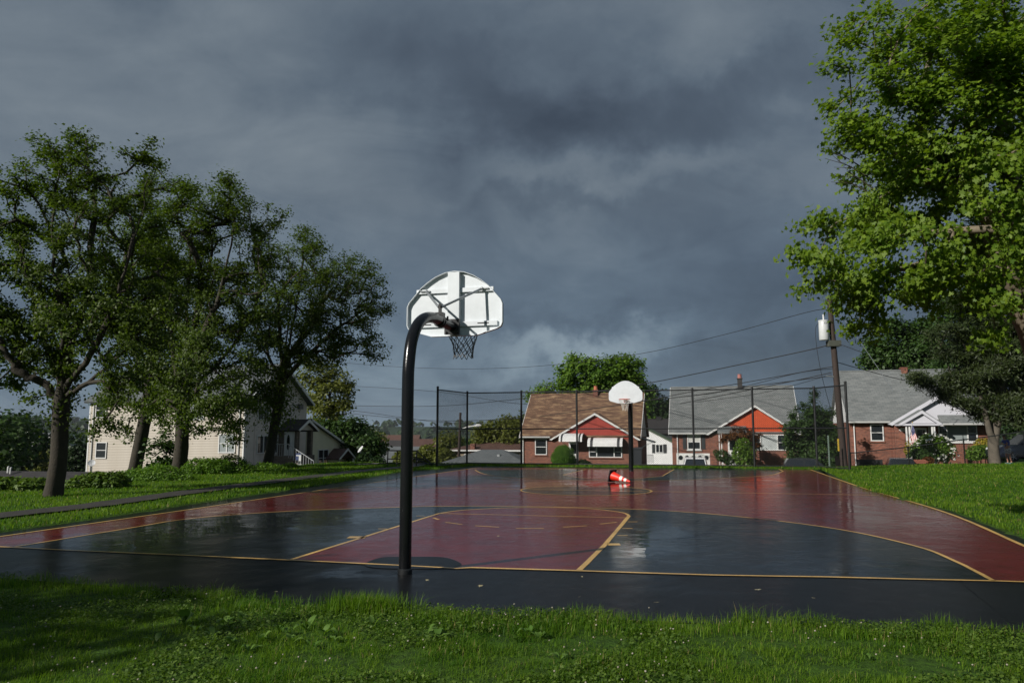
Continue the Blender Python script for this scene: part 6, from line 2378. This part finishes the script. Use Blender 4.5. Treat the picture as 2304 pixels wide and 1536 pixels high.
wire('lower wire of the bundle sloping onto the second roof', [(1871, 838, 44), (1760, 862, 46), (1640, 886, 50), (1530, 908, 55)], .024)
wire('lowest thin wire of the bundle sloping onto the second roof', [(1871, 842, 44), (1780, 868, 46), (1690, 888, 49), (1560, 905, 54)], .014)
wire('drooping loop of wire left of the pole below the transformer', [(1853, 722, 44), (1836, 735, 44), (1837, 775, 44), (1846, 830, 44), (1858, 880, 44.5), (1872, 930, 45)], .014)
wire('wire running right from the pole below the switch box', [(1876, 772, 44), (1900, 778, 43.5), (1945, 795, 43)], .020)
wire('wire running right from the pole over the third roof', [(1881, 814, 44), (1930, 828, 46), (2020, 852, 49), (2090, 866, 51.5)], .022)
wire('pale stay wire slanting down right behind the leaves', [(1872, 690, 44), (1897, 716, 42), (1950, 790, 36), (2010, 880, 30)], .011, galv)
wire('low double wire crossing behind the near post over the valley', [(560, 905, 118), (780, 922, 108), (985, 949, 96), (1170, 956, 90)], .028)

# distant pole with a street lamp
b = gp(1031, 74, -.3)
sp = empty('utility_pole', b, 'distant leaning wooden pole with a white street lamp arm, behind the tall fence', 'utility pole')
MB().tube([(0, 0, 0), PD(1036, 928, 74) - b], [.16, .11], 10).build('pole', wood_pole, sp, True)
MB().tube([PD(1034, 966, 74) - b, PD(1052, 960, 73.4) - b, PD(1072, 957, 72.8) - b], .05, 8).build('lamp_arm', white_trim, sp, True)
q = PD(1076, 957, 72.6) - b
MB().lathe([(.02, -.32), (.14, -.2), (.16, .05), (.08, .28)], tuple(q), 10, 'x').build('lamp_head', white_trim, sp, True)


def dish(label, px, py, D, r, tilt, az_, post_to):
    c = PD(px, py, D)
    g0 = Vector((c.x, c.y + .15, T1(c.x, c.y + .15))) if post_to is None else post_to
    root = empty('satellite_dish', g0, label, 'satellite dish')
    prof = [(r * t, -.22 * r * (1 - t * t)) for t in np.linspace(0.02, 1, 8)] + [(r, .012), (r * .96, .012)] + [(r * t, .015 - .22 * r * (1 - t * t)) for t in np.linspace(.92, .02, 7)]
    o = MB().lathe(prof, (0, 0, 0), 24).build('reflector', M('dish_grey', (0.52, 0.53, 0.54), 0.5, 0.08, 3), root, True)
    o.location = c - g0
    o.rotation_euler = (rad(90 - tilt), 0, rad(az_))
    ax = Matrix.Rotation(rad(az_), 4, 'Z') @ Matrix.Rotation(rad(90 - tilt), 4, 'X') @ Vector((0, 0, 1))
    MB().tube([c - g0 - Vector((0, 0, r * .9)), c - g0 + ax * r * 1.1], .014, 6).build('feed_arm', galv, root, True)
    MB().tube([(0, 0, -.3), c - g0 - Vector((0, 0, .0)) + Vector((0, .1, 0))], .03, 8).build('mast', galv, root, True)


dish('small round grey satellite dish on a mast at the left corner of the tan house', 206, 1041, 58.5, .27, 30, 20, None)
dish('tilted white satellite dish above the bush beside the cream house', 811, 1010, 62, .32, 35, -60, None)

# little signs by the steps
for px, py, wpx, hpx, D, mt, lb in ((671, 1027, 11, 15, 58, M('blue_sign', (0.05, 0.07, 0.16), 0.5, 0.15, 3), 'blue rectangular sign on the stair railing'), (675, 1030, 5, 13, 50, white_paint, 'narrow white paper sign in front of the steps'), (675, 1051, 9, 14, 44, white_trim, 'white board sign on the grass beside the small juniper cushion')):
    c = PD(px, py, D)
    g0 = Vector((c.x, c.y, T1(c.x, c.y)))
    s = empty('yard_sign', g0, lb, 'sign')
    a, b2 = wpx * D / F / 2, hpx * D / F / 2
    z = c.z - g0.z
    MB().box(-a, a, -.015, .015, z - b2, z + b2).build('sign_board', mt, s)
    MB().box(-.02, .02, .016, .045, -.2, z).build('stake', galv, s)
    if px == 671:
        MB().box(-a * .8, a * .8, -.02, -.0155, z + b2 * .2, z + b2 * .5).build('white_line', white_paint, s)

c = PD(1864, 1000, 43)
g0 = Vector((c.x, c.y, T1(c.x, c.y)))
s = empty('marker_post', g0, 'thin pale green marker post in front of the dark holly', 'post')
MB().box(-.035, .035, -.02, .02, -.2, PD(1864, 979, 43).z - g0.z).build('post', M('pale_green_post', (0.17, 0.23, 0.19), 0.6, 0.15, 3), s)

# bin beside the first house
c = PD(1432, 1022, 58)
g0 = Vector((c.x, c.y, T1(c.x, c.y)))
s = empty('wheelie_bin', (c.x, c.y, PD(1432, 1050, 58).z), 'tall dark grey bin beside the brown roofed house, behind the far hoop post', 'bin', None, -YAW)
zt = PD(1432, 1007, 58).z - s.location.z
binm = M('dark_bin_plastic', (0.018, 0.021, 0.026), 0.5, 0.15, 3)
bb = MB()
bb.add([(-.36, -.36, -.6), (.36, -.36, -.6), (.36, .36, -.6), (-.36, .36, -.6), (-.44, -.44, zt - .1), (.44, -.44, zt - .1), (.44, .44, zt - .1), (-.44, .44, zt - .1)], [(0, 1, 5, 4), (1, 2, 6, 5), (2, 3, 7, 6), (3, 0, 4, 7), (0, 3, 2, 1), (4, 5, 6, 7)])
bb.build('body', binm, s)
MB().slab((-.47, -.48, zt - .06), (.47, -.48, zt - .06), (.47, .46, zt + .04), (-.47, .46, zt + .04), .06).build('lid', binm, s)
for sx in (-1, 1):
    MB().lathe([(.12, sx * .36), (.12, sx * .42)], (0, .34, -.5), 12, 'x').build('wheel', rubber, s, True)


# ------------------------------------------------------------------ cars
def car(label, loc, rz, paint, L=4.6, Wd=1.82, H=1.5, kind='suv', group='parked cars'):
    """lofted body; local +x is forward, z = 0 is the road"""
    root = empty('parked_car', loc, label, 'car', group, rz)
    hl = L / 2
    belt = .62 * H if kind == 'suv' else .60 * H
    if kind == 'suv':
        st = [(-hl, .45, .34, .80, .86, .82), (-hl + .12, .28, .24, belt, .93, .88), (-hl + 1.0, .24, .22, belt, 1, .95), (0, .24, .22, belt, 1, .97), (hl - 1.35, .24, .22, belt - .02, 1, .96), (hl - .5, .25, .24, belt - .10, .98, .92), (hl - .12, .30, .26, belt - .20, .92, .84), (hl, .42, .38, belt - .36, .80, .74)]
        cab = [(-hl + .10, belt, .86), (-hl + .45, H - .05, .72), (-hl + .9, H, .72), (0.1, H, .72), (hl - 2.05, H - .05, .70), (hl - 1.25, belt - .02, .84)]
    else:
        st = [(-hl, .45, .36, belt - .18, .84, .78), (-hl + .15, .26, .24, belt - .05, .94, .88), (-hl + 1.0, .22, .20, belt, 1, .94), (0, .22, .20, belt, 1, .95), (hl - 1.4, .22, .20, belt - .03, 1, .94), (hl - .5, .24, .22, belt - .14, .97, .90), (hl - .1, .28, .26, belt - .24, .90, .82), (hl, .40, .36, belt - .38, .78, .72)]
        cab = [(-hl + .75, belt, .84), (-hl + 1.35, H - .06, .68), (-hl + 1.8, H, .66), (.1, H, .66), (.55, H - .05, .66), (hl - 1.45, belt - .02, .82)]
    vs, fs = [], []
    for x, zl, zc, zt, wl_, wt in st:
        a, b = Wd / 2 * wl_, Wd / 2 * wt
        vs += [(x, -a * .9, zc), (x, -a, zl + .08), (x, -a, (zl + zt) / 2 + .06), (x, -b, zt - .03), (x, -b * .85, zt), (x, b * .85, zt), (x, b, zt - .03), (x, a, (zl + zt) / 2 + .06), (x, a, zl + .08), (x, a * .9, zc)]
    n = 10
    for i in range(len(st) - 1):
        for j in range(n):
            a = i * n + j
            b = i * n + (j + 1) % n
            fs.append((a, b, b + n, a + n))
    fs += [tuple(range(n)), tuple(range((len(st) - 1) * n + n - 1, (len(st) - 1) * n - 1, -1))]
    body = MB().add(vs, fs).build('body', paint, root, True)
    sub = body.modifiers.new('bevel', 'BEVEL')
    sub.width = .03
    sub.segments = 2
    sub.limit_method = 'ANGLE'
    # cabin (roof and pillars) with glass set into it
    prof = [(c[0], c[1]) for c in cab]
    cv, cf = [], []
    for x, z, wv in cab:
        cv += [(x, -Wd / 2 * wv, z), (x, Wd / 2 * wv, z)]
    m = len(cab)
    for i in range(m - 1):
        cf.append((2 * i, 2 * i + 1, 2 * i + 3, 2 * i + 2))
    k = len(cv)
    for x, z, wv in cab:
        zz = belt - .03
        cv += [(x, -Wd / 2 * .88, zz), (x, Wd / 2 * .88, zz)]
    for i in range(m - 1):
        cf += [(2 * i, 2 * i + 2, k + 2 * i + 2, k + 2 * i), (2 * i + 1, k + 2 * i + 1, k + 2 * i + 3, 2 * i + 3)]
    MB().add(cv, cf).build('roof', paint, root, True)

    def sheet_(name, q, mat, off, parent=root):
        q = [Vector(p) for p in q]
        nrm = (q[1] - q[0]).cross(q[2] - q[0]).normalized()
        cen = sum(q, Vector()) / len(q)
        if nrm.dot(cen - Vector((0, 0, H * .5))) < 0:
            nrm = -nrm
        a = [p + nrm * off for p in q]
        b = [p - nrm * .01 for p in q]
        nn = len(q)
        return MB().add(a + b, [tuple(range(nn)), tuple(range(2 * nn - 1, nn - 1, -1))] + [(i, (i + 1) % nn, (i + 1) % nn + nn, i + nn) for i in range(nn)]).build(name, mat, parent)

    def lerpv(a, b, t):
        return tuple(Vector(a).lerp(Vector(b), t))
    # windshield and rear window
    for nm, i0, i1 in (('windshield', m - 1, m - 2), ('rear_window', 0, 1)):
        a, b = cab[i0], cab[i1]
        wa, wb = Wd / 2 * a[2] * .90, Wd / 2 * b[2] * .90
        pa_, pb2 = Vector((a[0], 0, a[1])), Vector((b[0], 0, b[1]))
        q0, q1 = pa_.lerp(pb2, .08), pa_.lerp(pb2, .92)
        sheet_(nm, [(q0.x, -wa, q0.z), (q0.x, wa, q0.z), (q1.x, wb, q1.z), (q1.x, -wb, q1.z)], glass, .012)
    # side windows
    xs = [cab[1][0] + .05, (cab[1][0] + cab[-2][0]) / 2 - .1, cab[-2][0] - .02, cab[-1][0] - .25]
    for s in (-1, 1):
        zt, zb_ = H - .12, belt + .05
        yt, yb_ = s * Wd / 2 * (cab[2][2] + .025), s * Wd / 2 * .855
        for i in range(2):
            a, b = xs[i] + .04, xs[i + 1] - .04
            sheet_('side_window', [(a - (.12 if i == 0 else 0), yb_, zb_), (b, yb_, zb_), (b, yt, zt), (a, yt, zt)], glass, .014)
        sheet_('side_window', [(xs[2] + .02, yb_, zb_), (xs[3], yb_, zb_), (xs[2] + .02, yt, zt)], glass, .014)
        sheet_('mirror', [(xs[3] - .1, s * Wd / 2 * .98, belt + .02), (xs[3] - .1, s * (Wd / 2 + .16), belt + .02), (xs[3] - .1, s * (Wd / 2 + .16), belt + .16), (xs[3] - .1, s * Wd / 2 * .98, belt + .16)], paint, .05)
        for x in (-hl + .85, hl - .9):
            wh = empty('wheel', (x, s * (Wd / 2 - .12), .34))
            wh.parent = root
            MB().lathe([(.20, -.11), (.33, -.11), (.34, -.06), (.34, .06), (.33, .11), (.20, .11)], (0, 0, 0), 24, 'y').build('tyre', rubber, wh, True)
            rm = MB().lathe([(.21, s * .10), (.20, s * .085), (.05, s * .095)], (0, 0, 0), 20, 'y')
            for q in range(5):
                an = q * 2 * math.pi / 5
                rm.tube([(0, s * .10, 0), (.20 * math.cos(an), s * .105, .20 * math.sin(an))], .025, 6)
            rm.build('rim', galv, wh, True)
        hy = s * Wd / 2 * .62
        MB().lathe([(.13, hl - .16), (.12, hl - .02), (.03, hl + .0)], (0, hy, belt - .34), 14, 'x').build('headlight', M('headlight_lens', (0.55, 0.57, 0.58), 0.12, 0.1, 3), root, True)
        MB().box(-hl - .012, -hl + .12, hy - .14, hy + .14, belt - .28, belt - .10).build('tail_light', M('tail_light_red', (0.30, 0.012, 0.012), 0.2, 0.1, 3), root)
    MB().box(hl - .06, hl + .012, -.42, .42, belt - .48, belt - .36).build('grille', rubber, root)
    MB().box(hl - .05, hl + .02, -.26, .26, .36, .48).build('number_plate', M('plate_yellow', (0.55, 0.45, 0.18), 0.5, 0.1, 3), root)
    return root


navy = M('navy_car_paint', (0.010, 0.013, 0.024), 0.25, 0.1, 2, coat=1.0)
charcoal = M('charcoal_car_paint', (0.018, 0.020, 0.022), 0.28, 0.1, 2, coat=1.0)
whitecar = M('white_car_paint', (0.70, 0.70, 0.70), 0.3, 0.05, 2, coat=1.0)
p = gp(1562, 51.0)
top = PD(1562, 1029, 51.0).z
car('white car with a dark windshield parked below the garage door of the second house', (p.x, p.y, top - 1.55), -YAW - math.pi / 2, whitecar, 4.5, 1.8, 1.55, 'suv')
p = gp(1790, 47.5)
top = PD(1770, 1029, 47.5).z
car('charcoal car parked along the street below the orange-red gable', (p.x, p.y, top - 1.5), -YAW + math.pi, charcoal, 4.7, 1.85, 1.5, 'sedan')
p = gp(2022, 46.5)
top = PD(2022, 1029, 46.5).z
car('dark low car half sunk behind the lawn crest in front of the flag', (p.x, p.y, top - 1.4), -YAW - math.pi / 2 - .1, charcoal, 4.5, 1.8, 1.4, 'sedan')
p = gp(2318, 49.0)
zc = PD(2290, 1039, 49.0).z
car('navy car parked on the driveway behind the conifer trunk', (p.x, p.y, zc), -YAW + math.pi + .12, navy, 4.9, 1.9, 1.82, 'suv')


# ------------------------------------------------------------------ person beside the navy car
def skin_obj(name, joints, edges, mat, parent, sub=1, root_i=0):
    me = bpy.data.meshes.new(name)
    me.from_pydata([j[:3] for j in joints], edges, [])
    me.materials.append(mat)
    o = bpy.data.objects.new(name, me)
    link(o, parent)
    sk = o.modifiers.new('skin', 'SKIN')
    sk.use_smooth_shade = True
    lay = me.skin_vertices[0] if me.skin_vertices else None
    if lay is None:
        bm = bmesh.new()
        bm.from_mesh(me)
        bm.verts.layers.skin.verify()
        bm.to_mesh(me)
        bm.free()
        lay = me.skin_vertices[0]
    for i, j in enumerate(joints):
        rx = j[3]
        ry = j[4] if len(j) > 4 else rx
        lay.data[i].radius = (rx, ry)
        lay.data[i].use_root = (i == root_i)
    ss = o.modifiers.new('sub', 'SUBSURF')
    ss.levels = sub
    ss.render_levels = sub
    return o


def person():
    D = 44.0
    p = PD(2269, 1043, D)
    root = empty('person', p, 'person in a blue shirt and white patterned shorts leaning towards the navy car', 'person', None, rad(8))
    root.scale = (.93, .93, .93)
    skinm = M('skin', (0.42, 0.22, 0.15), 0.55, 0.08, 4)
    # facing -x (left); z up
    J = [(0.03, 0, .92, .125, .14), (-.01, 0, 1.12, .115, .135), (-.05, 0, 1.32, .12, .16), (-.10, 0, 1.44, .065), (-.13, 0, 1.50, .052), (-.17, 0, 1.60, .088, .075), (-.185, 0, 1.70, .072, .07),   # 0-6
         (.03, .09, .82, .09), (-.02, .10, .48, .058), (-.10, .10, .44, .05), (.06, .10, .09, .040), (-.04, .10, .035, .035), (-.12, .10, .03, .03),        # left leg 7-12 (forward foot)
         (.03, -.09, .82, .09), (.05, -.10, .47, .058), (.14, -.10, .10, .040), (.04, -.10, .035, .035), (-.06, -.10, .03, .03),                       # right leg 13-17
         (-.06, .19, 1.40, .052), (-.22, .22, 1.20, .040), (-.42, .18, 1.17, .030), (-.50, .17, 1.18, .026),                                          # left arm 18-21
         (-.06, -.19, 1.40, .052), (-.20, -.22, 1.19, .040), (-.40, -.17, 1.19, .030), (-.48, -.16, 1.20, .026)]                                       # right arm 22-25
    E = [(0, 1), (1, 2), (2, 3), (3, 4), (4, 5), (5, 6), (0, 7), (7, 8), (8, 10), (10, 11), (11, 12), (0, 13), (13, 14), (14, 15), (15, 16), (16, 17), (2, 18), (18, 19), (19, 20), (20, 21), (2, 22), (22, 23), (23, 24), (24, 25)]
    # drop the unused joint 9 by folding it onto the knee edge
    J[9] = (-.005, .10, .40, .052)
    E.remove((8, 10))
    E += [(8, 9), (9, 10)]
    # fingers
    for h, s in ((21, 1), (25, -1)):
        hx, hy, hz = J[h][:3]
        for k in range(4):
            y = hy + (k - 1.5) * .018
            a = len(J)
            L = (.075, .085, .08, .062)[k]
            J.append((hx - .05, y, hz + .0, .0085))
            J.append((hx - .05 - L * .5, y, hz - .012, .0080))
            J.append((hx - .05 - L, y, hz - .035, .007))
            E += [(h, a), (a, a + 1), (a + 1, a + 2)]
        a = len(J)
        J.append((hx - .015, hy - s * .035, hz + .012, .010))
        J.append((hx - .055, hy - s * .05, hz + .01, .0085))
        E += [(h, a), (a, a + 1)]
    skin_obj('body', J, E, skinm, root, 2)
    # face
    hc = Vector((-.18, 0, 1.645))
    fm = MB().lathe([(.004, -.03), (.013, -.012), (.011, .02), (.004, .03)], tuple(hc + Vector((-.092, 0, -.01))), 8)
    fm.build('nose', skinm, root, True)
    ey = MB()
    for s in (-1, 1):
        ey.lathe([(.003, -.01), (.011, 0), (.003, .01)], tuple(hc + Vector((-.082, s * .032, .015))), 8)
    ey.build('eyes', rubber, root, True)
    MB().box(hc.x - .092, hc.x - .075, -.024, .024, hc.z - .057, hc.z - .048).build('mouth', M('lip', (0.30, 0.10, 0.08), 0.5, 0.05, 3), root)
    for s in (-1, 1):
        MB().lathe([(.02, -.012), (.03, 0), (.02, .012)], tuple(hc + Vector((.005, s * .082, -.005))), 8, 'y').build('ear', skinm, root, True)
    hair = MB()
    pr = [(.102 * math.cos(t), .108 * math.sin(t)) for t in np.linspace(-.15, math.pi / 2, 7)]
    hair.lathe(pr, tuple(hc + Vector((.016, 0, .028))), 18)
    hair.lathe([(.03, -.16), (.075, -.10), (.085, 0), (.07, .06)], tuple(hc + Vector((.045, 0, .0))), 14)
    hair.build('hair', M('dark_hair', (0.014, 0.010, 0.008), 0.55, 0.25, 20), root, True)
    blue = M('blue_shirt', (0.018, 0.055, 0.34), 0.8, 0.15, 6)
    skin_obj('shirt', [(0.02, 0, 1.02, .145, .165), (-.01, 0, 1.18, .135, .155), (-.05, 0, 1.35, .135, .175), (-.10, 0, 1.45, .078), (-.06, .20, 1.40, .070), (-.16, .225, 1.26, .062), (-.06, -.20, 1.40, .070), (-.15, -.225, 1.26, .062)],
             [(0, 1), (1, 2), (2, 3), (2, 4), (4, 5), (2, 6), (6, 7)], blue, root, 2)

    m = bpy.data.materials.new('patterned_cloth')
    m.use_nodes = True
    t = NT(m.node_tree)
    tcn = t.new('ShaderNodeTexCoord')
    f = t.rng(t.noise(tcn.outputs['Object'], 15, 2, 0.5, 1.5), .50, .56)
    t.l.new(t.mix(f, (.72, .72, .70), (.08, .09, .11)), t.n['Principled BSDF'].inputs['Base Color'])
    t.n['Principled BSDF'].inputs['Roughness'].default_value = .8
    skin_obj('shorts', [(0.03, 0, 1.02, .150, .165), (.03, 0, .90, .150, .165), (.03, .095, .78, .115), (.01, .105, .58, .105), (.03, -.095, .78, .115), (.045, -.105, .58, .105)], [(0, 1), (1, 2), (2, 3), (1, 4), (4, 5)], m, root, 2)
    shoe = M('teal_shoe', (0.10, 0.28, 0.30), 0.6, 0.2, 8)
    for y, x in ((.10, .03), (-.10, .11)):
        sb_ = MB()
        for i, (dx, w, h) in enumerate(((.06, .035, .07), (.02, .042, .10), (-.06, .044, .075), (-.14, .046, .05), (-.19, .030, .03))):
            sb_.v += [(x + dx, y - w, 0), (x + dx, y + w, 0), (x + dx, y + w * .8, h), (x + dx, y - w * .8, h)]
        for i in range(4):
            for j in range(4):
                a, b = i * 4 + j, i * 4 + (j + 1) % 4
                sb_.f.append((a, b, b + 4, a + 4))
        sb_.f += [(0, 1, 2, 3), (19, 18, 17, 16)]
        so = sb_.build('shoe', shoe, root, True)
        MB().box(x - .20, x + .07, y - .048, y + .048, -.012, .012).build('sole', white_paint, so)


person()

# brick edging of the flower bed in front of the third house
c = PD(2058, 1037, 47)
bd = empty('planter_edging', (c.x, c.y, PD(2058, 1042, 47).z), 'low red brick planter edging below the clipped shrub', 'planter', None, -YAW)
bm_ = M('edging_brick', (0.26, 0.09, 0.055), 0.8, 0.2, 5)
b0 = MB().box(-.105, .105, -.05, .05, 0, .07).build('brick', bm_, bd)
for r_ in range(3):
    for k in range(6):
        if r_ == 0 and k == 0:
            b0.location = (-.6, 0, 0)
            continue
        o = bpy.data.objects.new('brick', b0.data)
        link(o, bd)
        o.location = (-.6 + .22 * k + (.11 if r_ % 2 else 0), random.uniform(-.006, .006), r_ * .078)

# ------------------------------------------------------------------ tree outside the frame on the left: its shade lies on the near grass
tree('maple_tree', 'tree standing left of the camera whose shade lies over the near left grass', [(-15.2, 1.2, 0), (-15.1, 1.2, 1.6), (-15.0, 1.3, 3.2), (-15, 1.3, 5.5)], 0.25,
     [(-15, 1.3, 6.2, 3.0, 3.0, 2.4), (-14, 2.8, 5.2, 2.0, 2.0, 1.6), (-16, 0, 5.4, 2.0, 2.0, 1.6), (-13.6, .2, 5.0, 1.6, 1.6, 1.3), (-13.4, -.6, 5.8, 2.0, 2.0, 1.8)], 110, 11000, 0.24, lf_maple, spread=0.5)

# ------------------------------------------------------------------ haze
def haze():
    me = bpy.data.meshes.new('haze')
    bm = bmesh.new()
    bmesh.ops.create_cube(bm, size=1.0)
    bm.to_mesh(me)
    bm.free()
    o = bpy.data.objects.new('haze', me)
    zlo, zhi = -75.0, 130.0
    o.scale = (9400, 9400, zhi - zlo)
    o.location = (0, 0, (zhi + zlo) / 2)
    m = bpy.data.materials.new('haze_air')
    m.use_nodes = True
    t = m.node_tree
    for n in list(t.nodes):
        t.nodes.remove(n)
    pv_ = t.nodes.new('ShaderNodeVolumePrincipled')
    pv_.inputs['Color'].default_value = (0.80, 0.88, 0.96, 1)
    pv_.inputs['Density'].default_value = HAZE
    ot = t.nodes.new('ShaderNodeOutputMaterial')
    t.links.new(pv_.outputs[0], ot.inputs['Volume'])
    me.materials.append(m)
    link(o)
    tag(o, 'thin damp air over the valley', 'haze', kind='stuff')


HAZE = 0.00005
haze()
